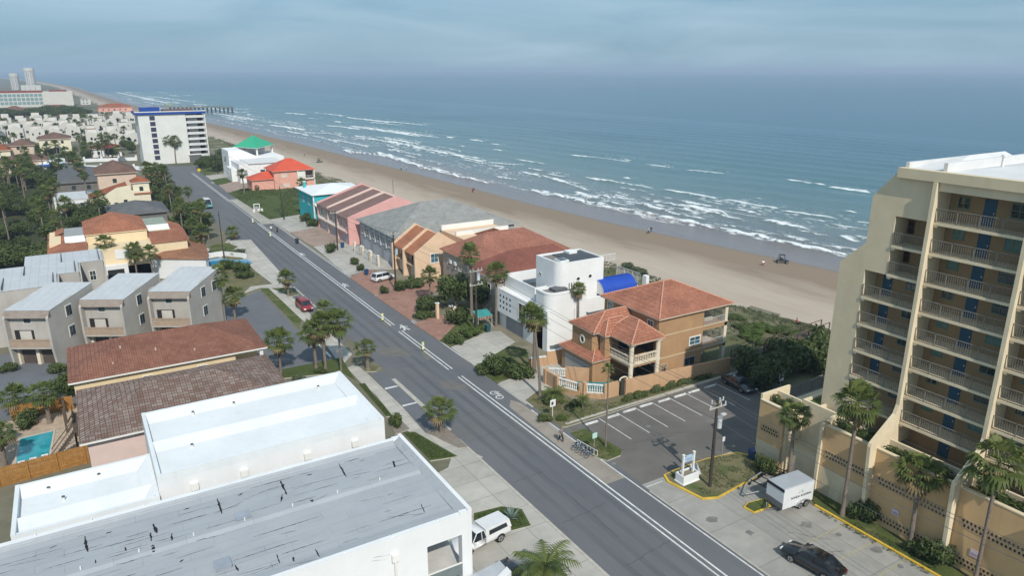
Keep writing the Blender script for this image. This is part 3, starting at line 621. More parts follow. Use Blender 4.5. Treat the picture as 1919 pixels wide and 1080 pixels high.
def door(root, f, pl, a0, a1, z0, z1, mt, name='door', ribs=0, handle=True):
    ax, sg = f[0], (-1 if f[1] == '-' else 1); m = MB()
    def bx(m, a, b, za, zb, p0, p1, mt):
        lo, hi = sorted((pl + sg * p0, pl + sg * p1))
        if ax == 'x': m.box(lo, a, za, hi, b, zb, mt)
        else: m.box(a, lo, za, b, hi, zb, mt)
    if ribs:
        h = (z1 - z0) / ribs
        for i in range(ribs): bx(m, a0, a1, z0 + i * h + .02, z0 + (i + 1) * h, -.02, .04, mt)
        bx(m, a0, a1, z0, z1, -.02, .02, mt)
    else:
        bx(m, a0, a1, z0, z1, -.02, .03, mt)
    o = m.build(name, root)
    if handle and not ribs:
        m = MB(); bx(m, a0 + .08, a0 + .14, z0 + .95, z0 + 1.07, .02, .08, WHT); m.build('handle', o)
    return o
def hip(m, x0, y0, x1, y1, z, rise, mt, over=.4, th=.16, fas=None, ridge=None, caps=None, soffit=None):
    """hip roof over a rectangle, with eaves, fascia and raised ridge caps"""
    x0 -= over; y0 -= over; x1 += over; y1 += over; fas = fas or WHT
    wx, wy = x1 - x0, y1 - y0
    if ridge: a, b = ridge
    elif wx >= wy: a, b = (x0 + wy / 2, (y0 + y1) / 2), (x1 - wy / 2, (y0 + y1) / 2)
    else: a, b = ((x0 + x1) / 2, y0 + wx / 2), ((x0 + x1) / 2, y1 - wx / 2)
    zt = z + th; A = (a[0], a[1], zt + rise); B = (b[0], b[1], zt + rise)
    c = [(x0, y0, zt), (x1, y0, zt), (x1, y1, zt), (x0, y1, zt)]
    if wx >= wy:
        m.face([c[0], c[1], B, A], mt); m.face([c[2], c[3], A, B], mt); m.face([c[3], c[0], A], mt); m.face([c[1], c[2], B], mt); pr = ((c[0], A), (c[3], A), (c[1], B), (c[2], B))
    else:
        m.face([c[3], c[0], A, B], mt); m.face([c[1], c[2], B, A], mt); m.face([c[0], c[1], A], mt); m.face([c[2], c[3], B], mt); pr = ((c[0], A), (c[1], A), (c[2], B), (c[3], B))
    m.box(x0 + .01, y0 + .01, z, x1 - .01, y1 - .01, zt - .004, fas)
    if caps:
        for p, q in pr + ((A, B),):
            if (Vector(p) - Vector(q)).length > .1: m.tube([Vector(p) + Vector((0, 0, .02)), Vector(q) + Vector((0, 0, .03))], .11, caps, 6)
    return m
def cprism(m, x0, y0, x1, y1, z0, z1, mt, top=None, r=0, corner=None):
    return m.box(x0, y0, z0, x1, y1, z1, mt, top)
def rail(m, p, q, z, h, mt, sp=.13, bw=.018, tr=.03, posts=1.6):
    """a balustrade of thin bars from p to q"""
    d = Vector((q[0] - p[0], q[1] - p[1])); L_ = d.length; d.normalize(); n = Vector((-d.y, d.x))
    def bar(s0, s1, za, zb, w):
        a = Vector(p) + d * s0; b = Vector(p) + d * s1; c = [a + n * w, a - n * w, b - n * w, b + n * w]
        m.prism([(v.x, v.y) for v in c], za, zb, mt)
    bar(0, L_, z + h - .05, z + h, tr); bar(0, L_, z + .08, z + .12, tr * .8)
    k = int(L_ / sp)
    for i in range(k + 1):
        s = L_ * i / max(k, 1); bar(max(0, s - bw), min(L_, s + bw), z + .12, z + h - .05, bw)
    k = max(1, int(L_ / posts))
    for i in range(k + 1):
        s = L_ * i / k; bar(max(0, s - .03), min(L_, s + .03), z, z + h, .03)
def balusters(m, p, q, z, h, mt, sp=.26):
    """turned stone balusters under a thick handrail"""
    d = Vector((q[0] - p[0], q[1] - p[1])); L_ = d.length; d.normalize(); n = Vector((-d.y, d.x))
    for za, zb, w in ((z, z + .1, .11), (z + h - .12, z + h, .13)):
        a = Vector(p); b = Vector(q); m.prism([(v.x, v.y) for v in (a + n * w, a - n * w, b - n * w, b + n * w)], za, zb, mt)
    k = max(2, int(L_ / sp))
    for i in range(k):
        c = Vector(p) + d * L_ * (i + .5) / k; hh = h - .22
        m.tube([(c.x, c.y, z + .1), (c.x, c.y, z + .1 + hh * .12), (c.x, c.y, z + .1 + hh * .35), (c.x, c.y, z + .1 + hh * .7), (c.x, c.y, z + .1 + hh)], [.06, .05, .1, .045, .065], mt, 6, False)
# ================================================================== the beachfront tower on the right
ST = plain('tower_stucco', (.65, .545, .375), .9, .06, .5, stain=.16)
STP = plain('tower_pale_concrete', (.71, .60, .42), .9, .08, .7, stain=.2)
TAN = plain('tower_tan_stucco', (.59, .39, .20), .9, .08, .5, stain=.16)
TAN2 = plain('corridor_tan', (.33, .225, .125), .9, .08, .8)  # tan darkened to stand in for the shade of a deeper corridor
BLUED = plain('blue_door', (.025, .085, .15), .5, .1)
TEAL = plain('teal_shutter', (.14, .24, .21), .6, .12, 2)
RAILM = plain('rail_metal', (.215, .195, .165), .6, .1)
TOWX = 58.0; BKX = 59.9
t = thing('beach_condo_tower', 'tall beige beachfront apartment block with open corridors and slanting fins', 'apartment block', (64, 24, 0))
m = MB()
m.extr([(2, 0), (38.5, 0), (38.5, 21.4), (36.3, 23.6), (36.3, 27.7), (34.2, 30.2), (2, 30.2)], 'x', BKX, 71.5, ST)
m.extr([(36.05, 6.2), (38.5, 6.2), (38.5, 21.4), (36.3, 23.6), (36.3, 27.7), (34.2, 30.2), (31.15, 30.2), (31.15, 26.3), (34.05, 26.3), (34.05, 21.2), (36.05, 21.2)], 'x', TOWX, BKX - .002, ST)
m.build('wall', t)
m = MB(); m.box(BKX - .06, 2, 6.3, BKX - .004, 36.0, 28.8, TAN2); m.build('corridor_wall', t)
m = MB()
m.extr([(57.62, 29.55), (57.62, 30.35), (58.3, 30.35), (60.0, 30.15), (60.0, 29.55)], 'y', 2, 34.25, ST)
m.extr([(57.85, 28.85), (57.85, 29.54), (BKX, 29.54), (BKX, 28.85)], 'y', 2, 30.84, ST); m.build('fascia', t)
WROOF = plain('white_roof_membrane', (.64, .635, .625), .7, .07, .4, stain=.12)
m = MB(); m.box(58.4, 2, 30.2, 71.4, 34.1, 30.32, WROOF)
for y0, y1, zz in ((31.2, 34.0, .75), (24.4, 30.6, .55), (17.4, 23.8, .55), (3, 16.6, .55)):
    m.mesh([(59.4, y0, 30.32), (59.4, y1, 30.32), (71.2, y1, 30.32), (71.2, y0, 30.32), (65, (y0 + y1) / 2, 30.32 + zz), (70.8, (y0 + y1) / 2, 30.32 + zz)], [(0, 3, 5, 4), (2, 1, 4, 5), (1, 0, 4), (3, 2, 5)], WROOF)
m.box(58.4, 30.75, 30.32, 71.3, 31.05, 31.0, WROOF); m.box(58.4, 33.8, 30.32, 71.3, 34.1, 30.75, WROOF); m.box(71.1, 2, 30.32, 71.4, 30.74, 30.8, WROOF)
rf = m.build('roof', t)
for x, y in ((63, 29), (66, 27.5), (62.5, 21)):
    m = MB(); m.cyl(x, y, 30.3, 31.4, .12, WHT, 8); m.cyl(x, y, 31.4, 31.55, .2, WHT, 8); m.build('vent_pipe', rf)
for y in (31.0, 24.0, 17.0, 10.0):
    m = MB(); m.extr([(57.5, 29.52), (57.5, 10.4), (57.2, 9.6), (54.3, 7.6), (54.2, 7.3), (54.75, 0), (55.45, 0), (55.45, 6.6), (59.83, 6.6), (59.83, 29.52)], 'y', y - .15, y + .15, STP); m.build('fin', t)
FL = [8.75 + 2.515 * k for k in range(8)]
BAYS = [('m', 24.15, 30.85, range(8)), ('r', 17.15, 23.85, range(8)), ('s', 10.15, 16.85, range(8)), ('l', 31.15, 36.0, range(5)), ('u', 31.15, 34.0, (5, 6))]
for nm, y0, y1, ks in BAYS:
    for k in ks:
        z = FL[k]; m = MB(); m.box(57.9, y0, z - .22, BKX - .07, y1, z, STP); m.box(57.95, y1 - .3, z - .42, 58.25, y1 - .02, z - .221, STP); m.build('corridor_slab', t)
        m = MB(); rail(m, (57.98, y0 + .02), (57.98, y1 - .02), z + .005, 1.12, RAILM, .17, .013); m.build('railing', t)
        if nm in 'mrs':
            o = y0 - 24.15
            door(t, 'x-', BKX - .062, 27.35 + o, 28.25 + o, z + .02, z + 2.1, BLUED)
            win(t, 'x-', BKX - .062, 25.15 + o, 26.25 + o, z + 1.0, z + 2.0, TEAL, glass('dark_glass', (.012, .02, .02)) if k % 3 else TEAL, .06, 1)
            win(t, 'x-', BKX - .062, 29.35 + o, 30.15 + o, z + 1.15, z + 1.95, TEAL, TEAL if k % 3 != 1 else glass('dark_glass'), .05, 1)
        elif nm == 'l':
            door(t, 'x-', BKX - .062, 34.5, 35.35, z + .02, z + 2.1, BLUED); win(t, 'x-', BKX - .062, 32.4, 33.2, z + 1.1, z + 1.95, TEAL, glass('dark_glass'), .05, 1)
        else: win(t, 'x-', BKX - .062, 33.4, 33.85, z + .9, z + 1.9, plain('brick_red', (.16, .06, .04), .8, .1), DARK, .05, 0)
for y in (27.35, 20.35, 13.35, 34.5): door(t, 'x-', BKX - .062, y, y + .9, 6.25, 8.3, BLUED)
m = MB(); m.box(55.46, 2, 5.9, BKX - .07, 36.0, 6.2, plain('deck_floor', (.36, .30, .22), .9, .1)); m.build('deck', t)
BANDM = plain('breeze_block', (.46, .32, .18), .9, .08)
def panel(y0, y1, x, z, rows, name='podium_wall'):
    m = MB(); m.box(x, y0, 0, x + .28, y1, z, TAN); m.box(x - .04, y0, z, x + .32, y1, z + .1, STP); o = m.build(name, t)
    for z0, zh in rows:
        m = MB(); m.box(x - .035, y0 + .3, z0, x + .01, y1 - .3, z0 + zh, BANDM)
        n = int((y1 - y0 - .7) / .3); rr = max(1, int(zh / .27))
        for i in range(n):
            for j in range(rr):
                yc = y0 + .5 + i * .3 + (.15 if j % 2 else 0); zc = z0 + (j + .5) * zh / rr
                if yc > y1 - .45: continue
                m.face([(x - .039, yc, zc + .15), (x - .039, yc + .115, zc), (x - .039, yc, zc - .15), (x - .039, yc - .115, zc)], DARK)
        m.build('breeze_block_band', o)
for i, y in enumerate((24.0, 17.0, 10.0, 3.0)): panel(y + .16, y + 6.84, 55.2, 6.9, ((3.75, .8), (.5, .75)))
panel(31.16, 35.9, 55.2, 6.9, ((3.75, .8),)); panel(39.85, 42.7, 54.55, 6.8, ((3.7, .7),))
m = MB(); m.box(55.17, 31.2, 0, 55.199, 35.86, 2.75, ST); m.box(55.15, 33.6, 0.1, 55.169, 34.6, 2.1, STP); m.build('garage_front', t); m = MB(); m.box(54.52, 39.88, 0, 54.549, 42.66, 2.6, ST); m.build('garage_front', t)
m = MB(); m.box(54.95, 35.92, 0, 57.1, 36.2, 7.35, STP); m.box(57.1, 36.2, 0, 57.35, 39.84, 7.4, STP); m.box(54.84, 39.58, 0, 57.1, 39.84, 6.7, ST); m.box(57.35, 37.85, 0, 61, 38.1, 7.4, STP); m.box(57.35, 39.6, 0, 61, 39.84, 7.4, STP); m.box(60.8, 38.1, 0, 61, 39.6, 7.4, STP)
m.box(57.35, 38.1, 6.6, 60.8, 39.6, 7.15, GRASS2); m.box(55.5, 36.2, 0, 57.1, 39.58, 3.2, ST); m.build('planter_box', t)
m = MB()
for a, b, z in ((31.16, 35.9, 7.2), (24.16, 30.84, 7.3), (17.16, 23.84, 7.3), (10.16, 16.84, 7.3)): m.box(57.0, a, 6.2, 57.2, b, z, STP); m.box(55.49, a, 6.2, 56.99, b, 6.5, GRASS)
m.build('planter_wall', t); m = MB(); m.box(54.84, 42.72, 0, 59.0, 42.96, 7.3, STP); m.box(57.0, 39.9, 6.0, 57.2, 42.7, 7.2, STP); m.box(54.84, 39.86, 5.6, 56.99, 42.7, 6.2, GRASS); m.build('planter_wall', t)
m = MB(); m.box(57.21, 39.86, 5.4, 66, 42.7, 5.7, STP); rail(m, (59.0, 42.85), (66, 42.85), 5.71, 1.3, plain('dark_rail', (.12, .12, .12), .5), .14); m.build('terrace', t)
for y, nm in ((30.0 - 1.6, 'a'), (22.0, 'b')):
    m = MB(); m.box(55.15, y - .32, 1.75, 55.19, y + .32, 2.35, plain('faded_pink_sign', (.55, .42, .50), .7, .12, 4)); m.box(55.14, y - .25, 2.15, 55.148, y + .25, 2.22, WHT); m.box(55.14, y - .2, 1.95, 55.148, y + .2, 2.0, plain('sign_text', (.3, .16, .28))); m.build('notice', t)
# ================================================================== the brown stucco house
BRN = plain('brown_stucco', (.385, .235, .125), .9, .09, .6, stain=.18); BRNB = plain('tan_band', (.52, .40, .26), .9, .06)
RT1 = tile('red_clay_tile', (.58, .245, .155), (.46, .18, .115)); CAP = plain('pale_ridge_mortar', (.50, .26, .18), .9, .12, 2)
FASC = plain('tan_fascia', (.50, .38, .29), .8, .08); STONE = plain('cream_stone', (.66, .58, .45), .85, .08)
t = thing('brown_house', 'three-storey brown stucco house with red clay tile hip roofs and a cream columned porch', 'house', (64, 67, 0))
m = MB()
m.box(58.9, 62.2, 0, 66.6, 73, 8.5, BRN); m.box(66.6, 66.5, 0, 71, 73, 8.5, BRN); m.box(66.6, 62.2, 5.55, 70.98, 66.5, 6.1, BRN); m.box(66.6, 62.2, 2.7, 70.98, 66.5, 3.1, BRN); m.box(66.6, 62.2, 8.15, 70.98, 66.5, 8.49, BRN)
m.box(54.3, 66.3, 0, 58.9, 71.5, 6.4, BRN); m.box(53.25, 65.6, 2.6, 54.3, 66.6, 6.2, BRN); m.box(52.3, 67.0, 3.6, 54.3, 71.2, 6.35, BRN); m.box(51.5, 65.7, 0, 54.3, 72.3, 3.15, BRN); m.build('wall', t)
m = MB()
for z in (6.1, 3.1): m.box(58.85, 62.14, z, 66.62, 62.2, z + .16, BRNB); m.box(58.83, 62.14, z, 58.9, 66, z + .16, BRNB); m.box(66.6, 62.1, z, 71.05, 62.2, z + .14, BRNB)
m.build('band', t)
m = MB(); hip(m, 58.9, 62.2, 71, 73, 8.5, 2.6, RT1, .45, .2, FASC, None, CAP); m.build('roof', t)
m = MB(); hip(m, 54.1, 61.6, 58.85, 66.4, 6.3, 1.75, RT1, .35, .18, FASC, ((57.2, 64.0), (57.2, 65.9)), CAP)
hip(m, 52.4, 66.8, 58.85, 71.4, 6.42, 1.95, RT1, .35, .18, FASC, ((55.2, 68.2), (58.4, 68.2)), CAP); hip(m, 53.25, 65.55, 57, 68.2, 6.25, 1.6, RT1, .28, .16, FASC, ((54.6, 66.8), (56.8, 66.8)), CAP); m.build('porch_roof', t)
m = MB(); hip(m, 51.5, 65.7, 56.5, 72.3, 3.15, 1.5, RT1, .35, .18, FASC, ((54.0, 68.2), (54.0, 70.2)), CAP); m.build('garage_roof', t)
m = MB()
for x, y in ((54.35, 61.85), (58.5, 61.75)):
    m.cyl(x, y, 0, 6.3, .3, STONE, 12); m.box(x - .36, y - .36, 6.05, x + .36, y + .36, 6.29, STONE); m.box(x - .38, y - .38, 0, x + .38, y + .38, .4, STONE)
    m.build('column', t); m = MB()
m.box(54.1, 61.7, 3.2, 58.88, 66.28, 3.6, BRN); m.box(54.02, 61.62, 3.5, 58.88, 61.7, 3.78, STONE); m.box(54.02, 61.7, 3.5, 54.1, 66.28, 3.78, STONE); m.build('porch_floor', t)
m = MB(); balusters(m, (54.7, 61.72), (58.3, 61.72), 3.78, .95, STONE); balusters(m, (54.18, 62.1), (54.18, 65.8), 3.78, .95, STONE); m.build('balustrade', t)
m = MB(); m.box(58.82, 63, 3.7, 58.88, 66, 6.0, DARK); m.box(56, 66.24, 3.7, 58.8, 66.29, 5.9, DARK); m.box(58.82, 62.8, .1, 58.88, 66, 2.9, DARK); m.build('shaded_opening', t)
for z in (6.1, 3.1):
    m = MB(); rail(m, (66.7, 62.25), (70.7, 62.25), z + .02, 1.0, plain('grey_rail', (.5, .5, .48), .5), .2); rail(m, (70.85, 62.4), (70.85, 66.3), z + .02, 1.0, plain('grey_rail', (.5, .5, .48)), .2); m.build('terrace_railing', t)
    m = MB(); m.box(66.62, 66.42, z + .05, 70.6, 66.48, z + 2.1, GLASS); m.build('terrace_door', t)
    m = MB(); m.box(67.4, 63.4, z + .05, 69.6, 64.2, z + .5, plain('outdoor_sofa', (.42, .38, .33))); m.box(67.4, 64.2, z + .05, 69.6, 64.45, z + .95, plain('outdoor_sofa', (.42, .38, .33))); m.build('terrace_seat', t)
for x, y in ((70.75, 62.45), (70.75, 66.3)): m = MB(); m.box(x - .25, y - .25, 0, x + .25, y + .25, 8.45, STONE); m.build('column', t)
win(t, 'x-', 58.9, 63.3, 64.2, 6.55, 7.9, WHT, GLASSB, .12); win(t, 'x-', 58.9, 71.2, 72.2, 6.75, 8.1, WHT, GLASSB, .12); win(t, 'y-', 62.2, 64.35, 66.1, 4.05, 5.0, WHT, GLASSB, .14)
win(t, 'y-', 62.2, 63.6, 65.4, .3, 2.3, plain('grey_frame', (.3, .3, .3)), GLASS, .08); win(t, 'y-', 62.2, 59.6, 60.6, 1.2, 2.3, BRNB, plain('louvre', (.25, .2, .15)), .06)
m = MB()
for i in range(16):
    a0, a1 = 2 * math.pi * i / 16, 2 * math.pi * (i + 1) / 16
    m.mesh([(52.22, 69.0 + math.cos(a) * r_ * .8, 5.05 + math.sin(a) * r_) for a, r_ in ((a0, .42), (a0, .62), (a1, .62), (a1, .42))] + [(52.32, 69.0 + math.cos(a) * r_ * .8, 5.05 + math.sin(a) * r_) for a, r_ in ((a0, .42), (a0, .62), (a1, .62), (a1, .42))], [(0, 1, 2, 3), (0, 4, 5, 1), (3, 2, 6, 7), (1, 5, 6, 2), (0, 3, 7, 4)], WHT)
o = m.build('round_window', t)
m = MB(); m.face([(52.28, 69.0 + math.cos(a) * .43 * .8, 5.05 + math.sin(a) * .43) for a in [2 * math.pi * i / 16 for i in range(16)]], GLASS); m.build('pane', o)
door(t, 'x-', 51.5, 66.3, 71.6, .05, 2.6, plain('grey_garage_door', (.40, .39, .37), .6, .06), 'garage_door', 5)
# its garden wall with balustrade openings, and the gate
WALLC = plain('orange_brown_wall', (.50, .315, .185), .9, .08, .7, stain=.2)
t = thing('garden_wall', 'orange-brown stucco garden wall with white balustrade insets around the brown house pool', 'wall', (53, 62, 0))
m = MB()
def wseg(m, p, q, z0, z1, mt, th=.12):
    d = Vector((q[0] - p[0], q[1] - p[1])).normalized(); n = Vector((-d.y, d.x)) * th
    m.prism([(p[0] + n.x, p[1] + n.y), (p[0] - n.x, p[1] - n.y), (q[0] - n.x, q[1] - n.y), (q[0] + n.x, q[1] + n.y)], z0, z1, mt)
WP = [(46.9, 69.2), (46.95, 66.7), (48.1, 63.9), (50.4, 61.9), (52.6, 61.9)]
wseg(m, WP[0], WP[1], 0, 1.9, WALLC); wseg(m, WP[1], WP[2], 0, .75, WALLC); wseg(m, WP[2], (48.6, 63.45), 0, 1.9, WALLC); wseg(m, (48.6, 63.45), WP[3], 0, .7, WALLC); wseg(m, WP[3], WP[4], 0, 1.9, WALLC)
wseg(m, (53.6, 61.5), (69.6, 59.95), 0, 2.0, WALLC); wseg(m, (49.2, 68.2), (51.4, 66.2), 0, 2.2, WALLC); wseg(m, (46.9, 69.2), (47.3, 69.6), 0, 1.9, WALLC)
for p in (WP[0], WP[1], (48.6, 63.45), (53.5, 61.55)): m.box(p[0] - .25, p[1] - .25, 0, p[0] + .25, p[1] + .25, 2.05, WALLC)
m.build('wall', t)
m = MB(); balusters(m, (46.98, 66.55), (48.0, 64.1), .76, 1.1, WHT); balusters(m, (48.8, 63.3), (50.3, 62.0), .71, 1.15, WHT); balusters(m, (47.4, 69.3), (49.1, 68.1), .9, 1.1, WHT); m.build('balustrade', t)
m = MB(); m.box(52.7, 61.55, 0, 53.4, 61.62, 2.1, plain('dark_gate', (.05, .045, .04), .6)); m.build('gate', t)
m = MB(); 
for i in range(9):
    a = math.pi * i / 8; b = math.pi * (i + 1) / 8
    if i < 8: m.tube([(53.05 - math.cos(a) * .6, 61.58, 2.05 + math.sin(a) * .35), (53.05 - math.cos(b) * .6, 61.58, 2.05 + math.sin(b) * .35)], .1, STONE, 6)
m.build('gate_arch', t)
POOL = plain('pool_water', (.02, .22, .24), .08, .15, 1.5, .6)
o = MB().prism([(48.9, 65.2), (49.3, 63.6), (50.9, 62.5), (53.2, 62.4), (53.2, 63.6), (51.0, 65.0), (49.6, 66.2)], .05, .9, plain('pool_tile_edge', (.22, .42, .42), .5), POOL).build('plunge_pool'); tag(o, 'small turquoise plunge pool behind the balustrade of the orange-brown wall', 'pool')
t = thing('boundary_wall', 'low orange-brown boundary wall with a white coping between the white house and the brown house', 'wall', (50, 74, 0))
m = MB(); wseg(m, (47.8, 74.6), (50.2, 74.0), 0, 1.3, WALLC); wseg(m, (50.2, 74.0), (53.4, 73.6), 0, 2.0, WALLC); m.build('wall', t); m = MB(); wseg(m, (47.8, 74.6), (50.15, 74.0), 1.3, 1.42, WHT, .17); wseg(m, (50.25, 74.0), (53.4, 73.6), 2.0, 2.12, WHT, .17); m.build('coping', t)
# ================================================================== the white modern house with the blue barrel roof
WH = plain('white_stucco', (.76, .76, .75), .75, .05, .5, stain=.10); GRAVR = plain('grey_gravel_roof', (.20, .19, .18), .95, .2, 2); SOLAR = seamed('solar_panel_roof', (.07, .075, .085), .55, .15, .1)
t = thing('white_modern_house', 'white modern house with rounded tower, porthole windows and a bright blue barrel roof', 'house', (57, 82, 0))
m = MB()
m.box(52.3, 80.9, 2.6, 53.8, 91, 6.3, WH); m.box(52.9, 77.9, 0, 66, 91, 6.0, WH)
for a, b in (((52.9, 81.1), (54.9, 91)),): pass
m.box(53.6, 82.2, 6.0, 53.85, 90.9, 8.2, WH); m.box(53.85, 82.2, 6.0, 56.6, 82.45, 8.2, WH); m.box(53.6, 90.7, 6.0, 63, 90.95, 8.2, WH)
def rounded(x0, y0, x1, y1, r):                                   # rectangle with its south-west corner rounded
    return [(x0 + r - r * math.cos(a), y0 + r - r * math.sin(a)) for a in [math.pi / 2 * i / 8 for i in range(9)]] + [(x1, y0), (x1, y1), (x0, y1)]
m.prism(rounded(52.9, 77.55, 59.2, 80.8, 1.5), 0, 8.3, WH); m.box(59.2, 77.55, 0, 67, 77.9, 6.9, WH); m.box(66.6, 77.9, 0, 67, 84, 6.9, WH); m.box(66, 84, 0, 71, 90, 4.5, WH)
m.build('wall', t)
m = MB(); R0 = rounded(53.2, 77.85, 58.9, 80.5, 1.3); n = len(R0)
R1 = rounded(52.85, 77.5, 59.25, 80.85, 1.55)
for i in range(n):
    j = (i + 1) % n; m.face([(*R1[i], 8.55), (*R1[j], 8.55), (*R0[j], 8.55), (*R0[i], 8.55)], WH); m.face([(*R1[i], 8.3), (*R1[j], 8.3), (*R1[j], 8.55), (*R1[i], 8.55)], WH); m.face([(*R0[i], 8.31), (*R0[j], 8.31), (*R0[j], 8.55), (*R0[i], 8.55)], WH)
m.face([(*p, 8.32) for p in R0], GRAVR); m.box(54.5, 78.4, 8.33, 56.6, 80, 8.75, plain('roof_unit', (.12, .12, .13))); m.build('tower_parapet', t)
m = MB(); RU = rounded(55.6, 79.0, 63.3, 85.0, 1.6); m.prism(RU, 6.0, 11.9, WH); m.prism([(p[0] + (.25 if p[0] < 58 else -.25), p[1] + (.25 if p[1] < 82 else -.25)) for p in RU], 11.9, 11.96, GRAVR)
RO = RU; RI = [(59.4 + (x - 59.4) * .93, 82 + (y - 82) * .92) for x, y in RU]; n = len(RO)
for i in range(n):
    j = (i + 1) % n; m.face([(*RO[i], 12.2), (*RO[j], 12.2), (*RI[j], 12.2), (*RI[i], 12.2)], WH); m.face([(*RO[i], 11.9), (*RO[j], 11.9), (*RO[j], 12.2), (*RO[i], 12.2)], WH); m.face([(*RI[j], 11.9), (*RI[i], 11.9), (*RI[i], 12.2), (*RI[j], 12.2)], WH)
m.build('upper_storey', t)
m = MB(); m.box(58.0, 79.6, 12.0, 62.9, 84.4, 12.1, SOLAR); m.box(60.2, 83.2, 12.1, 61.6, 84.6, 12.4, WH); m.box(56.4, 80.0, 12.0, 57.9, 81.6, 12.25, WH); m.box(56.6, 80.2, 12.25, 57.7, 81.4, 12.3, GLASS); m.build('solar_roof', t)
m = MB(); m.box(54, 82.5, 6.0, 66, 90.7, 6.06, GRAVR)
for x, y, r_ in ((55.8, 84.2, .5), (56.8, 84.0, .55), (57.4, 85.2, .5), (55.2, 85.4, .4)): m.box(x - r_, y - r_, 6.06, x + r_, y + r_, 7.0, plain('air_unit', (.2, .18, .16), .8, .2, 4)); m.cyl(x, y, 7.0, 7.08, r_ * .8, DARK, 10)
m.build('flat_roof', t)
m = MB(); BLU = seamed('blue_metal_roof', (.015, .07, .42), .42, .08, .05); NSEG = 14; AX0, AX1 = 62.2, 68.3; cy_, cz_, rr = 79.2, 6.9, 2.0
for i in range(NSEG):
    a0 = math.pi * i / NSEG; a1 = math.pi * (i + 1) / NSEG
    m.face([(AX0, cy_ - math.cos(a0) * rr, cz_ + math.sin(a0) * rr), (AX1, cy_ - math.cos(a0) * rr, cz_ + math.sin(a0) * rr), (AX1, cy_ - math.cos(a1) * rr, cz_ + math.sin(a1) * rr), (AX0, cy_ - math.cos(a1) * rr, cz_ + math.sin(a1) * rr)], BLU)
for k in range(15):
    x = AX0 + (AX1 - AX0) * k / 14
    m.tube([(x, cy_ - math.cos(math.pi * i / NSEG) * (rr + .02), cz_ + math.sin(math.pi * i / NSEG) * (rr + .02)) for i in range(NSEG + 1)], .045, BLU, 4, False)
for x in (AX0, AX1): m.face([(x, cy_ - math.cos(math.pi * i / NSEG) * rr, cz_ + math.sin(math.pi * i / NSEG) * rr) for i in range(NSEG + 1)], WH)
m.build('barrel_roof', t)
m = MB(); m.box(66.2, 77.5, 6.9, 68.6, 77.7, 7.6, WH); rail(m, (63.4, 85.2), (70.6, 85.2), 9.4, 1.1, WHT, .25); rail(m, (70.8, 79.5), (70.8, 85), 6.9, 1.6, WHT, .3); m.box(70.3, 77.6, 0, 70.9, 78.4, 8.6, WH); m.box(67, 77.8, 5.6, 71, 85, 6.0, WH); m.build('sea_terrace', t)
m = MB()
def porthole(m, f, pl, a, z, r, mt=GLASS):
    n = 12; pts = [(a + math.cos(2 * math.pi * i / n) * r, z + math.sin(2 * math.pi * i / n) * r) for i in range(n)]
    if f == 'x-': m.face([(pl - .012, p, q) for p, q in pts][::-1], mt); (None if mt is DARK else m.tube([(pl - .02, p, q) for p, q in pts + pts[:1]], .04, WHT, 4, False))
    else: m.face([(p, pl - .012, q) for p, q in pts], mt); m.tube([(p, pl - .02, q) for p, q in pts + pts[:1]], .04, WHT, 4, False)
for i in range(4):
    for j in range(3): m = MB(); porthole(m, 'x-', 52.3, 86.9 + i * .95, 3.6 + j * .85, .21, DARK); m.build('porthole', t)
for f, pl, a, z in (('y-', 79.0, 58.8, 9.6), ('y-', 79.0, 60.9, 9.7), ('x-', 55.6, 83.9, 9.6), ('x-', 55.6, 81.6, 8.0), ('y-', 77.55, 64.9, 4.0), ('y-', 77.55, 60.1, 3.4)): m = MB(); porthole(m, f, pl, a, z, .28); m.build('porthole', t)
for i in range(4): m = MB(); m.box(57.25 + i * .42 - .07, 78.97, 7.6, 57.25 + i * .42 + .07, 79.03, 9.2, GLASS); m.build('slot_window', t)
win(t, 'x-', 52.3, 82.6, 84.4, 3.2, 5.6, WHT, GLASS, .08)
m = MB(); m.box(60.0, 77.5, .2, 60.3, 77.54, 3.2, plain('grey_pipe', (.3, .32, .34))); m.box(59.2, 77.49, 0.3, 59.6, 77.53, 2.4, plain('louvre_grey', (.25, .27, .28))); m.cyl(57.2, 77.47, .5, 5.9, .06, WHT, 6); m.build('downpipe', t)
door(t, 'x-', 52.9, 84.2, 89.0, .05, 2.3, plain('grey_roller_door', (.27, .28, .29), .5, .08), 'garage_door', 6)
# ================================================================== the red hip-roofed house beyond
GRB = plain('grey_beige_stucco', (.36, .32, .27), .9, .08, .6, stain=.15); RT2 = tile('salmon_shingle', (.47, .205, .14), (.36, .15, .11), .3, .4, .6); RT3 = tile('dark_red_shingle', (.33, .125, .09), (.255, .10, .075), .3, .4, .6)
t = thing('red_roof_house', 'beige house under two overlapping salmon-red hip roofs behind the palms', 'house', (64, 106, 0))
m = MB(); m.box(56.2, 105.5, 0, 76, 117.5, 6.1, GRB); m.box(55, 95.5, 0, 74, 105.5, 5.6, GRB); m.build('wall', t)
m = MB(); hip(m, 56.2, 105.5, 76, 117.5, 6.1, 3.6, RT2, .5, .18, plain('pink_fascia', (.55, .36, .28))); m.build('roof', t)
m = MB(); hip(m, 55.6, 95.5, 74, 105.4, 5.6, 3.3, RT3, .5, .18, plain('pink_fascia', (.55, .36, .28))); m.build('wing_roof', t)
for y in (110.2, 112.4, 114.6): win(t, 'x-', 56.2, y, y + 1.0, 3.6, 4.9, WHT, GLASS)
m = MB()
for y in (111.7, 113.6): m.box(55.8, y, 4.3, 56.2, y + .7, 5.0, WHT)
m.build('air_conditioner', t)
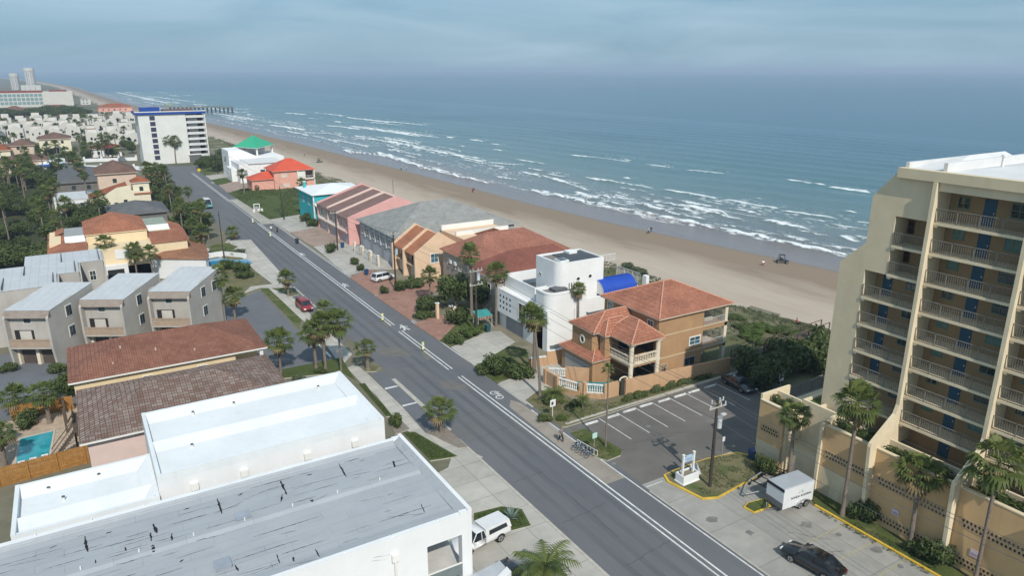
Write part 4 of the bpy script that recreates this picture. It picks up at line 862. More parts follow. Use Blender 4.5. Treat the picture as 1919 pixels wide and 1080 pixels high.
win(t, 'x-', 55, 97.5, 99.5, 3.0, 4.6, WHT, GLASS); door(t, 'x-', 55, 101, 104, .05, 2.4, plain('brown_door', (.15, .09, .06)), 'garage_door', 5)
# ================================================================== the peach twin-gabled townhouses
PEA = plain('peach_stucco', (.68, .49, .335), .9, .07, .6, stain=.12); RT4 = tile('orange_clay_tile', (.58, .24, .13), (.50, .19, .10), .36, .3)
t = thing('peach_townhouses', 'peach stucco townhouses with twin stepped orange tile gables and arched carports', 'house', (56, 126, 0))
m = MB()
def gable_prism(m, x0, x1, y0, y1, zlo, zhi, xr, mt):              # shed-and-gable body running across, ridge at xr
    m.extr([(x0, 0), (x1, 0), (x1, zlo), (xr, zhi), (x0, zlo)], 'y', y0, y1, mt)
gable_prism(m, 51.4, 62, 119.6, 120.1, 5.3, 8.9, 56.6, PEA); gable_prism(m, 51.2, 62, 124.6, 125.1, 5.2, 8.8, 56.4, PEA); gable_prism(m, 51.2, 62, 130, 130.5, 5.2, 8.8, 56.4, PEA)
m.box(52.6, 120.1, 0, 61.9, 129.99, 5.0, PEA); m.box(61.9, 120.2, 0, 74, 130, 6.8, PEA); m.box(62, 119.7, 0, 66, 120.18, 5.8, PEA); m.build('wall', t)
m = MB()
for y0, y1 in ((120.12, 124.58), (125.12, 129.98)):
    m.mesh([(51.5, y0, 5.0), (51.5, y1, 5.0), (56.5, y1, 8.45), (56.5, y0, 8.45), (61.8, y1, 5.0), (61.8, y0, 5.0)], [(0, 3, 2, 1), (3, 5, 4, 2)], RT4)
    m.mesh([(51.5, y0, 4.8), (51.5, y1, 4.8), (51.5, y1, 5.0), (51.5, y0, 5.0)], [(0, 3, 2, 1)], RT4)
m.build('roof', t)
m = MB(); m.mesh([(66, 120.3, 6.85), (66, 123.5, 6.85), (70.5, 123.5, 7.5), (70.5, 120.3, 7.5)], [(0, 3, 2, 1), (0, 1, 2, 3)], RT4); m.box(62.1, 123.6, 6.8, 74, 123.9, 7.6, WHT); m.box(61.9, 129.7, 6.8, 74, 130.02, 7.8, WHT); m.build('terrace_roof', t)
for y in (121, 126): 
    m = MB(); m.box(52.55, y, 2.7, 52.6, y + 2.8, 4.6, DARK); rail(m, (51.9, y - .2), (51.9, y + 3.2), 2.7, .95, plain('balcony_rail', (.2, .14, .1)), .2); m.box(51.7, y - .3, 2.5, 52.6, y + 3.3, 2.69, PEA); m.build('balcony', t); door(t, 'x-', 52.6, y + .1, y + 2.9, .05, 2.2, plain('pale_grey_door', (.5, .5, .52)), 'garage_door', 5)
win(t, 'y-', 119.6, 54.7, 56.1, 3.3, 4.9, WHT, GLASSB, .16); m = MB(); m.box(59.9, 119.0, 4.4, 61.2, 119.6, 5.1, WHT); m.box(60.1, 118.97, 4.5, 61.0, 119.0, 5.0, DARK); m.build('air_conditioner', t)
# ================================================================== the grey hip-roofed building, its carport gates
GRY = plain('grey_wall', (.33, .335, .34), .9, .1, .6, stain=.2); SHG = shingle('grey_shingle', (.185, .185, .175), (.25, .25, .235))
t = thing('grey_roof_apartments', 'long apartment building with a big weathered grey shingle hip roof and grey walls', 'apartment building', (62, 142, 0))
m = MB(); m.box(52.5, 131.2, 0, 80, 152, 6.0, GRY); m.build('wall', t)
m = MB(); hip(m, 52.5, 131.2, 80, 152, 6.0, 4.6, SHG, .6, .16, plain('grey_fascia', (.4, .4, .4)), None, plain('pale_hip_cap', (.3, .3, .29))); m.build('roof', t)
for i in range(6):
    y = 133 + i * 3.1; m = MB(); m.box(52.3, y, 2.9, 52.52, y + .5, 5.9, plain('pale_grey_panel', (.48, .49, .50))); m.build('pilaster', t); win(t, 'x-', 52.5, y + .9, y + 2.1, 3.4, 5.0, WHT, GLASS)
for y in (133.2, 139.4, 145.6): door(t, 'x-', 52.5, y + .4, y + 4.6, .05, 2.3, plain('pale_blue_garage_door', (.42, .44, .47)), 'garage_door', 5)
for i, (y0, y1) in enumerate(((133.4, 137.4), (138.2, 142.2), (143.2, 147.2))):
    tt = thing('driveway_gate', ['white arched driveway gate nearest the peach townhouses', 'white arched driveway gate in the middle of the three', 'white arched driveway gate nearest the pink townhouses'][i], 'gate', (49.4, (y0 + y1) / 2, 0), 'arched gates before the grey-roofed building')
    for yy in (y0, y1): m = MB(); m.box(49.25, yy - .22, 0, 49.65, yy + .22, 2.3, STONE); m.box(49.2, yy - .27, 2.3, 49.7, yy + .27, 2.42, WHT); m.build('post', tt)
    m = MB(); n = 10
    for k in range(n):
        a = y0 + .25 + (y1 - y0 - .5) * k / n; b = y0 + .25 + (y1 - y0 - .5) * (k + 1) / n; h0 = 1.25 + .6 * math.sin(math.pi * k / n); h1 = 1.25 + .6 * math.sin(math.pi * (k + 1) / n)
        m.tube([(49.42, a, h0), (49.42, b, h1)], .06, WHT, 5); m.box(49.4, a - .02, .15, 49.44, a + .03, h0, WHT); m.box(49.41, a + .1, .15, 49.43, b - .1, min(h0, h1) - .03, plain('pale_gate_panel', (.5, .52, .55)))
    m.build('leaf', tt)
# ================================================================== the pink townhouses
PNK = plain('pink_stucco', (.66, .36, .33), .9, .07, .6, stain=.12); PNKB = plain('pink_buff_stucco', (.55, .46, .40), .9, .08); BRR = shingle('brown_shingle', (.155, .095, .085), (.20, .125, .11)); PTR = plain('pale_pink_coping', (.68, .52, .45), .9, .06)
t = thing('pink_townhouses', 'pink three-unit townhouses with steep brown shingle roofs split by pale pink copings', 'house', (58, 166, 0))
m = MB(); YB = (154.5, 162.2, 169.6, 177.5)
for i in range(4):
    y = YB[i]; m.extr([(50.6, 0), (72, 0), (72, 5.6), (62.5, 10.2), (50.6, 6.3)], 'y', y - .3, y + .3, PNK if i in (0, 3) else PTR)
for i in range(3): m.box(51.0, YB[i] + .3, 0, 71.8, YB[i + 1] - .3, 5.7, PNKB if i else PNK)
m.build('wall', t)
m = MB()
for i in range(3):
    y0, y1 = YB[i] + .3, YB[i + 1] - .3
    m.mesh([(50.4, y0, 5.95), (50.4, y1, 5.95), (62.5, y1, 9.8), (62.5, y0, 9.8), (72.2, y1, 5.3), (72.2, y0, 5.3)], [(0, 3, 2, 1), (3, 5, 4, 2)], BRR); m.box(50.4, y0, 5.7, 50.6, y1, 5.95, BRR)
m.build('roof', t)
for i in range(3):
    y = YB[i] + 1.3
    win(t, 'x-', 51.0, y, y + 1.0, 3.7, 5.2, WHT, GLASS, .12); win(t, 'x-', 51.0, y + 3.4, y + 4.6, 3.5, 5.2, WHT, GLASS, .12); door(t, 'x-', 51.0, y + .3, y + 3.6, .05, 2.4, plain('lilac_grey_door', (.46, .44, .50)), 'garage_door', 5)
    m = MB(); m.box(50.3, y - .6, 2.6, 51.0, y + 5.6, 2.8, PNK if i == 0 else PTR); rail(m, (50.35, y - .5), (50.35, y + 5.5), 2.8, .8, WHT, .25); m.build('balcony', t)
m = MB(); m.tube([(68, 170, 8), (68, 170, 11.5)], .06, plain('dark_pole', (.1, .1, .1)), 6); m.build('mast', t)
# ================================================================== the turquoise house
CY = plain('turquoise_siding', (.03, .40, .43), .8, .06, .8); WMET = seamed('white_metal_roof', (.74, .75, .74), .6, .04, .06)
t = thing('turquoise_house', 'bright turquoise house with a white metal hip roof beside the pink townhouses', 'house', (58, 186, 0))
m = MB(); m.box(50.6, 180.3, 0, 60, 194, 7.6, CY); m.box(60, 182, 0, 65, 194, 7.6, CY); m.box(51.5, 178.2, 0, 60, 180.3, 4.8, CY); m.build('wall', t)
m = MB(); hip(m, 50.6, 180.3, 65, 195, 7.6, 1.5, WMET, .6, .16, WHT); m.build('roof', t)
m = MB(); m.mesh([(50.6, 177.9, 4.9), (60, 177.9, 4.9), (60, 180.3, 5.6), (50.6, 180.3, 5.6), (50.6, 177.9, 4.75), (60, 177.9, 4.75)], [(0, 1, 2, 3), (4, 5, 1, 0), (0, 3, 4)], WHT); m.build('porch_roof', t)
m = MB(); m.box(50.45, 180.15, 0, 50.75, 180.45, 7.5, WHT); m.build('corner_board', t)
for y in (184, 189): win(t, 'x-', 50.6, y, y + 1.2, 4.6, 6.2, plain('pale_teal_trim', (.35, .6, .6)), GLASSB)
m = MB(); m.box(51.3, 191, 7.8, 51.9, 191.6, 9.6, CY); m.box(51.2, 190.9, 9.6, 52.0, 191.7, 9.75, WHT); m.build('chimney', t)
# ================================================================== the salmon house and the white house with the green roof
SAL = plain('salmon_stucco', (.70, .36, .28), .9, .07, .6, stain=.1); REDM = seamed('red_metal_roof', (.56, .085, .04), .5, .08, .1)
t = thing('salmon_house', 'salmon stucco house with bright red hip roofs beyond the empty grass lot', 'house', (62, 246, 0))
m = MB(); m.box(56, 243.4, 0, 69, 254.5, 5.8, SAL); m.box(49, 244.4, 0, 56, 252, 3.3, SAL); m.build('wall', t)
m = MB(); hip(m, 56, 243.4, 69, 254.5, 5.8, 3.4, REDM, .6, .15, SAL); m.build('roof', t); m = MB(); hip(m, 49, 244.4, 56.4, 252, 3.3, 2.1, REDM, .5, .15, SAL, ((53.5, 248.2), (56.4, 248.2))); m.build('wing_roof', t)
m = MB(); m.box(63.5, 242.8, 2.7, 69.3, 243.38, 3.0, WHT); m.box(63.5, 242.8, .3, 63.8, 243.38, 5.7, WHT); m.box(69, 242.8, .3, 69.3, 243.38, 5.7, WHT); rail(m, (63.9, 242.9), (69, 242.9), 3.0, 1.0, WHT, .3); m.box(66.4, 243.3, 3.2, 68.8, 243.37, 5.4, DARK); m.box(63.9, 243.3, 3.1, 66.2, 243.37, 5.5, WHT); m.build('balcony', t)
for x, z in ((60, 4.6), (60.5, 1.4)): win(t, 'y-', 243.4, x - 1.5, x + .2, z - .7, z + .3, plain('cream_trim', (.7, .6, .5)), plain('cream_shutter', (.62, .52, .44)), .12)
t = thing('green_roof_house', 'white stepped house crowned by an open pavilion with a bright green pyramid roof', 'house', (60, 280, 0))
GRN = seamed('green_metal_roof', (.035, .36, .20), .6, .06, .05)
m = MB(); m.box(48.4, 277, 0, 53.5, 290, 9.9, WH); m.box(49, 263, 0, 63.5, 277, 6.5, WH); m.box(53.5, 277, 0, 68, 298, 7.0, WH); m.extr([(53.5, 7.0), (59.2, 7.0), (53.5, 9.9)], 'y', 277.02, 278.5, WH); m.box(47.2, 268, 0, 49, 277, 4.6, WH); m.build('wall', t)
m = MB(); m.box(52, 262.6, 6.5, 64, 276.9, 6.9, WROOF); m.box(49, 263, 6.5, 51.99, 276.9, 6.6, WROOF); m.build('deck_roof', t)
m = MB(); Q = [(59.2, 280.4), (68.7, 293.2), (62.2, 303.8), (52.7, 291)]; AP = (60.7, 292, 13.9)
m.prism(Q, 9.85, 10.0, WHT)
for i in range(4): m.face([(*Q[i], 10.01), (*Q[(i + 1) % 4], 10.01), AP], GRN)
m.build('pavilion_roof', t)
for x, y in ((59.4, 281.6), (67.6, 293.2), (62.2, 302), (54.2, 291)): m = MB(); m.box(x - .3, y - .3, 7.0, x + .3, y + .3, 9.85, WHT); m.build('post', t)
m = MB(); m.box(57, 289, 7.0, 64, 296, 9.85, plain('pavilion_wall', (.42, .42, .44))); m.build('pavilion_wall', t)
for x in (56, 59.5): m = MB(); m.box(x, 262.95, 3.6, x + 1.6, 263.01, 4.3, GLASS); m.build('window', t)
for y in (264, 272): win(t, 'x-', 49 if y < 268 else 47.2, y, y + 1.5, 1.5, 3.2, WHT, GLASS)
# ================================================================== the grey-roofed white building in the foreground
WHB = plain('white_render', (.72, .725, .725), .8, .04, .4, stain=.10); WMEM = plain('white_membrane', (.70, .72, .725), .6, .06, .25, stain=.14)
g = NG('grey_membrane'); p = g.pos()
br = g.n('ShaderNodeTexBrick', {'Vector': p, 'Color1': (.315, .33, .352, 1), 'Color2': (.35, .366, .385, 1), 'Mortar': (.225, .236, .255, 1), 'Scale': 1.0, 'Mortar Size': .02, 'Brick Width': 4.3, 'Row Height': .92}); br.offset = .37
col = g.mix(g.ramp(g.noise(p, .35, 6, .65), .3, .7), br.outputs['Color'], (.37, .386, .405, 1))
col = g.mix(g.ramp(g.noise(g.map(p, (.35, 1.4, 1)), 1.0, 5, .7), .55, .8, (0, 0, 0, 1), (.35, .35, .35, 1)), col, (.235, .25, .272, 1)); g.bump(g.noise(p, 1.2, 4), .5, .06)
GMEM = g.fin(col, .8, .3)
TEAR = plain('torn_bitumen', (.02, .02, .022), .95, .2)
t = thing('grey_roof_building', 'near white building with a patched grey membrane roof full of black tears', 'building', (0, 46, 0))
GX0, GX1, GY0, GY1 = -26.0, 20.5, 39.4, 52.2; PX = 17.0
m = MB(); m.box(GX0, GY0, 0, PX, GY1, 7.7, WHB); m.box(PX, 43.4, 0, GX1, GY1, 7.7, WHB); m.box(19.7, GY0, 0, GX1, 40.0, 7.7, WHB); m.box(PX, GY0, 6.3, 19.7, 43.4, 7.7, WHB); m.box(19.7, 40.0, 6.3, GX1, 43.4, 7.7, WHB)
m.box(PX, 40.0, 2.9, 20.3, 43.38, 3.15, plain('porch_slab', (.5, .48, .45))); m.box(PX, GY0 + .02, 3.0, 19.68, GY0 + .08, 3.9, plain('glass_balustrade', (.16, .19, .19), .2)); m.box(PX, GY0, 3.9, 19.69, GY0 + .1, 3.98, WHT); m.build('wall', t)
m = MB(); ex = .12
prof = [(GY0, 8.0), (GY0 + .35, 8.0), (GY0 + .36, 7.86), (GY0 + 1.4, 7.74), (46.0, 7.84), (46.35, 7.98), (46.75, 7.98), (47.0, 7.80), (50.8, 7.72), (51.4, 7.80), (51.75, 8.02), (GY1, 8.02)]
for (y0, z0), (y1, z1) in zip(prof, prof[1:]):
    a = (y0 < GY0 + .3) or y1 >= GY1
    m.face([(GX0, y0, z0), (19.6, y0, z0), (19.6, y1, z1), (GX0, y1, z1)], WHB if a else GMEM)
m.box(GX0, GY0 - .005, 7.7, 19.59, GY0 + .02, 7.99, WHB); m.box(GX0, GY1 - .02, 7.7, 19.59, GY1 + .005, 8.01, WHB)
m.mesh([(19.6, GY0 + .35, 7.8), (19.6, GY1 - .4, 7.8), (20.2, GY1 - .4, 8.2), (20.2, GY0 + .35, 8.2)], [(0, 3, 2, 1)], GMEM); m.box(20.2, GY0 - .006, 7.7, GX1 + .004, GY1 + .006, 8.22, WHB); m.box(19.6, GY0 - .004, 7.7, 20.19, GY0 + .34, 8.1, WHB); m.box(19.6, GY1 - .4, 7.7, 20.19, GY1 + .004, 8.1, WHB)
rng = random.Random(12)
def zr(y):
    for (y0, z0), (y1, z1) in zip(prof, prof[1:]):
        if y0 <= y <= y1: return z0 + (z1 - z0) * (y - y0) / max(y1 - y0, 1e-6)
    return 8
def tear(x, y, dx, dy, w0):
    n = max(3, int(math.hypot(dx, dy) / .22)); l = math.hypot(dx, dy); nx_, ny_ = -dy / l, dx / l; A = []; B = []
    for i in range(n + 1):
        f = i / n; j = rng.uniform(-.03, .03); ww = w0 * (.35 + rng.random() * .9) * (math.sin(math.pi * min(max(f, .06), .94)) ** .5)
        px, py = x + dx * f + nx_ * j, y + dy * f + ny_ * j; A.append((px + nx_ * ww, py + ny_ * ww)); B.append((px - nx_ * ww, py - ny_ * ww))
    for i in range(n): m.face([(q[0], q[1], zr(q[1]) + .012) for q in (A[i], B[i], B[i + 1], A[i + 1])], TEAR)
TEARS = [(14.62, 50.91, 14.49, 48.67, 0.07), (9.98, 50.81, 9.90, 48.62, 0.11), (9.61, 48.80, 9.28, 47.89, 0.07), (5.39, 50.82, 5.35, 48.53, 0.08), (1.02, 49.80, 1.14, 48.47, 0.1), (0.74, 48.72, 0.72, 47.70, 0.1), (1.95, 47.89, 1.89, 46.99, 0.07), (0.73, 47.17, 0.72, 46.16, 0.12), (-3.10, 50.68, -3.00, 48.66, 0.09), (18.47, 49.01, 18.24, 48.02, 0.11), (11.15, 47.06, 11.19, 46.31, 0.13), (9.82, 41.24, 9.84, 40.18, 0.05), (7.54, 41.99, 7.48, 41.01, 0.05), (17.90, 42.30, 17.71, 41.20, 0.05), (5.00, 42.31, 5.07, 41.59, 0.06), (8.38, 41.19, 8.29, 40.71, 0.07), (-0.86, 47.92, -0.85, 47.41, 0.06), (-2.60, 47.43, -2.58, 46.90, 0.06), (14.49, 48.67, 16.40, 48.41, 0.02), (-2.96, 48.64, 0.67, 48.53, 0.028), (1.85, 44.82, 4.21, 44.85, 0.02), (4.88, 48.82, 6.91, 49.37, 0.025), (6.96, 49.60, 9.64, 50.16, 0.018), (10.08, 49.34, 13.91, 49.02, 0.018), (11.22, 46.40, 13.67, 47.05, 0.022), (13.67, 47.05, 16.52, 46.85, 0.016), (18.29, 47.99, 19.88, 48.16, 0.022), (17.40, 48.72, 19.73, 48.89, 0.018), (-5.13, 50.42, -4.73, 50.56, 0.05), (-1.86, 50.29, -1.48, 50.29, 0.06), (3.08, 50.51, 3.46, 50.58, 0.06), (11.93, 50.51, 12.37, 50.49, 0.06), (16.17, 50.41, 16.58, 50.41, 0.06), (6.77, 50.36, 7.16, 50.56, 0.05), (2.00, 44.32, 2.27, 44.48, 0.06), (4.84, 41.24, 6.72, 41.06, 0.02), (6.72, 41.06, 7.48, 41.01, 0.022), (8.22, 43.96, 9.24, 43.80, 0.02), (12.63, 38.08, 13.73, 37.83, 0.02), (9.60, 40.12, 7.87, 40.37, 0.018), (15.19, 42.08, 17.38, 41.25, 0.018), (17.71, 41.20, 16.71, 41.26, 0.02), (0.89, 47.51, 1.96, 47.39, 0.022), (-1.48, 46.04, 0.54, 46.02, 0.02), (-5.49, 48.07, -3.18, 48.07, 0.02), (3.30, 46.05, 5.06, 45.87, 0.018), (6.80, 47.65, 9.27, 47.68, 0.018), (-2.00, 47.56, 0.46, 47.42, 0.016), (-7.40, 49.62, -5.31, 49.36, 0.02), (13.87, 44.90, 15.92, 44.60, 0.014)]
for ax_, ay_, bx_, by_, w_ in TEARS: tear(ax_, ay_, bx_ - ax_, by_ - ay_, w_)
for _ in range(80):
    y = 47.2 + .92 * rng.randint(0, 4) if rng.random() < .5 else 40.9 + .92 * rng.randint(0, 5)
    tear(rng.uniform(-12, 18.6), y, rng.uniform(.5, 3.2), rng.uniform(-.03, .03), rng.uniform(.010, .026))
rf = m.build('roof', t)
for px, py in [(6.48, 47.14), (4.3, 42.47)]: m = MB(); m.box(px - .45, py - .45, 7.75, px + .45, py + .45, 8.05, plain('roof_hatch', (.30, .33, .37), .5)); m.box(px - .5, py - .5, 8.05, px + .5, py + .5, 8.1, plain('roof_hatch', (.30, .33, .37))); m.build('hatch', rf)
for i in range(9):
    x = -10 + i * 3.3
    m = MB(); m.tube([(x, 46.55, 7.9), (x, 46.55, 8.2)], .05, WHT, 6); m.build('vent_pipe', rf)
    m = MB(); m.tube([(x + .8, GY1 - .2, 8.0), (x + .8, GY1 - .2, 8.22)], .05, WHT, 6); m.build('vent_pipe', rf)
    m = MB(); m.tube([(x + 1.5, GY0 + .18, 7.95), (x + 1.5, GY0 + .18, 8.12)], .05, WHT, 6); m.build('vent_pipe', rf)
for x in (8.6, 14.6): m = MB(); m.box(x - .25, GY0 - .25, 6.2, x + .25, GY0, 6.75, WHT); m.cyl(x, GY0 - .12, .1, 6.2, .08, WHT, 8); m.build('downspout', t)
m = MB(); m.prism([(19.9, 37.2), (22.9, 38.6), (22.9, 39.6), (19.9, 39.2)], 2.5, 2.72, plain('canopy_grey', (.42, .44, .46), .7)); m.prism([(20.1, 36.6), (22.9, 37.9), (22.9, 38.55), (20.1, 37.2)], 1.2, 2.9, WHB); m.build('canopy', t)
# ================================================================== the white building behind it, on two levels
t = thing('white_roof_building', 'white building with a bright two-level ridged membrane roof', 'building', (7, 62, 0))
m = MB(); m.box(1.9, 55.9, 0, 20.45, 68.2, 7.35, WHB); m.box(-7.7, 55.4, 0, 1.9, 62.9, 5.9, WHB); m.build('wall', t)
def ridged(m, x0, x1, yy, z, mt):
    pr = [(yy[0], z), (yy[0] + .3, z), (yy[0] + .34, z - .45), (yy[1] - 1.3, z - .35), (yy[1], z + .02), (yy[1] + .08, z - .02), (yy[1] + .12, z - .48), (yy[2] - 1.6, z - .42), (yy[2] - .3, z + .05), (yy[2], z + .05)]
    for (a, za), (b, zb) in zip(pr, pr[1:]): m.face([(x0 + .3, a, za), (x1 - .3, a, za), (x1 - .3, b, zb), (x0 + .3, b, zb)], mt)
    for xa, xb in ((x0, x0 + .3), (x1 - .3, x1)): m.box(xa, yy[0], z - .65, xb, yy[2], z + .08, mt)
    m.box(x0 + .301, yy[0] + .003, z - .65, x1 - .301, yy[0] + .02, z - .01, mt); m.box(x0 + .301, yy[2] - .02, z - .65, x1 - .301, yy[2] - .003, z + .04, mt)
    m.mesh([(x1 - .3, yy[0] + .3, z + .05), (x1 - .3, yy[2] - .3, z + .05), (x1 - 1.1, yy[2] - .3, z - .40), (x1 - 1.1, yy[0] + .3, z - .40)], [(0, 1, 2, 3)], mt)
m = MB(); ridged(m, 1.9, 20.45, (55.9, 61.9, 68.2), 8.0, WMEM); r1 = m.build('roof', t)
m = MB(); ridged(m, -7.7, 1.88, (55.4, 57.7, 62.9), 6.5, WMEM); r2 = m.build('lower_roof', t)
for x, y in ((6, 66.4), (9.6, 66.5), (17.5, 66.0), (5, 60)): m = MB(); m.cyl(x, y, 7.5, 7.9, .09, WHT, 8); m.cyl(x, y, 7.9, 7.98, .12, plain('vent_dark', (.1, .1, .1)), 8); m.build('vent_pipe', r1)
for x, y in ((-5.5, 61.6), (-2.0, 61.8), (-4.5, 59.5)): m = MB(); m.cyl(x, y, 5.9, 6.35, .09, WHT, 8); m.cyl(x, y, 6.35, 6.43, .12, plain('vent_dark', (.1, .1, .1)), 8); m.build('vent_pipe', r2)
for x in (4.4, 8.2, 13.4, 17.6): m = MB(); m.box(x - .3, 55.6, 6.1, x + .3, 55.9, 6.7, WHT); m.cyl(x, 55.75, .1, 6.1, .09, WHT, 8); m.build('downspout', t)
# ================================================================== the brown and the red-brown hip roofs
CREAM = plain('cream_stucco', (.66, .53, .33), .9, .06, .7, stain=.1); PALEP = plain('pale_pink_stucco', (.62, .48, .43), .9, .05)
BT = tile('weathered_brown_tile', (.22, .14, .11), (.33, .265, .23), .45, .5, .5, .25); RBT = tile('red_brown_tile', (.305, .14, .095), (.235, .10, .07), .45, .5, .5, .25)
t = thing('brown_tile_house', 'pale pink house under a weathered brown tiled hip roof behind the white roofs', 'house', (6, 76, 0))
m = MB(); m.box(-2.7, 70.2, 0, 15.6, 82.4, 5.5, PALEP); m.build('wall', t); m = MB(); hip(m, -2.7, 70.2, 15.6, 82.4, 5.5, 2.1, BT, .6, .2, WHT); m.build('roof', t)
t = thing('red_tile_house', 'cream house under a long red-brown tiled hip roof with a white gutter', 'house', (6, 91, 0))
m = MB(); m.box(-3.5, 85.8, 0, 13.2, 97, 5.5, CREAM); m.box(13.2, 89.5, 0, 16.4, 97, 5.5, CREAM); m.build('wall', t); m = MB(); hip(m, -3.5, 85.8, 16.4, 97, 5.5, 2.3, RBT, .5, .2, WHT); rf = m.build('roof', t)
m = MB(); m.box(16.0, 85.6, 0, 16.4, 86.0, 5.48, WHT); m.build('porch_post', t); m = MB(); rail(m, (13.3, 85.9), (16, 85.9), 2.8, 1.0, plain('dark_rail', (.12, .12, .12)), .2); m.box(13.2, 85.8, 2.6, 16.4, 89.4, 2.79, WHT); m.build('balcony', t)
for x in (3.2, 9.0): win(t, 'y-', 85.8, x, x + .9, 3.6, 4.7, WHT, GLASS)
for x, y, z in ((0.5, 87.2, 6.2), (5, 88.2, 6.7), (9, 87, 6.2), (1.5, 89.5, 7.2)): m = MB(); m.cyl(x, y, z - .4, z + .35, .1, plain('pale_vent', (.5, .42, .38)), 6); m.build('vent_pipe', rf)
# pool, timber fences, stairs
WOOD = plain('cedar_fence', (.33, .165, .045), .85, .22, 3, stain=.25)
def fence(name, lab, pts, h):
    t = thing(name, lab, 'fence', (pts[0][0], pts[0][1], 0)); m = MB(); mp_ = MB()
    for p, q in zip(pts, pts[1:]):
        d = Vector((q[0] - p[0], q[1] - p[1])); n = int(d.length / .16); d.normalize(); nn_ = Vector((-d.y, d.x)) * .015
        for i in range(n):
            a = Vector(p) + d * (i * .16 + .005); b = a + d * .148; hh = h + rng.uniform(-.03, .03)
            m.prism([(v.x, v.y) for v in (a + nn_, a - nn_, b - nn_, b + nn_)], 0, hh, WOOD)
        for i in range(int(n * .16 / 2.4) + 1): c = Vector(p) + d * i * 2.4 - Vector((-d.y, d.x)) * .1; mp_.box(c.x - .05, c.y - .05, 0, c.x + .05, c.y + .05, h, WOOD)
        for zz in (.4, h - .4): a = Vector(p) - Vector((-d.y, d.x)) * .05; b = Vector(q) - Vector((-d.y, d.x)) * .05; mp_.tube([(a.x, a.y, zz), (b.x, b.y, zz)], .04, WOOD, 4)
    m.build('boards', t); mp_.build('frame', t)
fence('timber_fence', 'orange cedar board fence running along the near side of the pool', [(-14, 75.8), (-10.5, 76.4), (-3.0, 77.2)], 2.0)
fence('timber_fence', 'short orange cedar fence between the pool terrace and the townhouse car park', [(-10.2, 92.2), (-4.0, 91.6)], 1.8)
o = MB().prism([(-9.6, 80.0), (-6.4, 80.6), (-6.0, 86.8), (-9.4, 86.6)], .02, .13, plain('pool_coping', (.5, .44, .36), .8), None).build('pool_edge')
struct(o); m = MB(); m.flat([(-9.4, 80.2), (-6.6, 80.8), (-6.2, 86.5), (-9.2, 86.3)], .15, plain('swimming_pool_water', (.03, .30, .35), .06, .22, .7, .6)); o = m.build('swimming_pool'); tag(o, 'rectangular turquoise swimming pool beside the brown-roofed house', 'pool')
SL = []
for i, (x, y) in enumerate(((-8.9, 79.3), (-7.9, 79.45), (-6.9, 79.6))):
    m = MB(); m.box(-.3, -.2, .25, .3, .9, .33, WHT); m.mesh([(-.3, -.2, .33), (.3, -.2, .33), (.3, -.75, .8), (-.3, -.75, .8)], [(0, 1, 2, 3), (3, 2, 1, 0)], WHT)
    for a in (-.25, .25):
        for b in (-.15, .8): m.box(a - .03, b - .03, 0, a + .03, b + .03, .25, WHT)
    o = m.build('sun_lounger', None, (0, 0, 0)); o.location = (x, y, .13); tag(o, 'white sun lounger at the near end of the turquoise pool', 'sun lounger', 'white loungers at the pool')
t = thing('timber_stairs', 'dark timber outside stairs climbing from the pool to the brown-roofed house', 'stairs', (-4.6, 81, 0)); TIM = plain('dark_timber', (.10, .075, .055), .85, .15, 2)
m = MB()
for i in range(12): m.box(-6.2 + i * .2, 78.6 + i * .05, .15 + i * .22, -5.95 + i * .2, 80.0 + i * .05, .2 + i * .22, TIM)
m.build('treads', t); m = MB(); m.tube([(-6.2, 78.6, 1.1), (-3.8, 79.2, 3.7)], .05, TIM, 5); m.tube([(-6.2, 80.0, 1.1), (-3.8, 80.6, 3.7)], .05, TIM, 5); m.box(-4.0, 79, 2.7, -2.8, 84, 2.82, TIM); rail(m, (-4.0, 80.8), (-4.0, 84), 2.82, 1.0, TIM, .18); m.build('railing', t)
m = MB()
for x, y in ((-4.0, 84), (-4.0, 81), (-4.9, 85.5), (-4.9, 88)): m.box(x - .1, y - .1, 0, x + .1, y + .1, 2.7 if y < 85 else 2.9, TIM)
m.build('post', t)
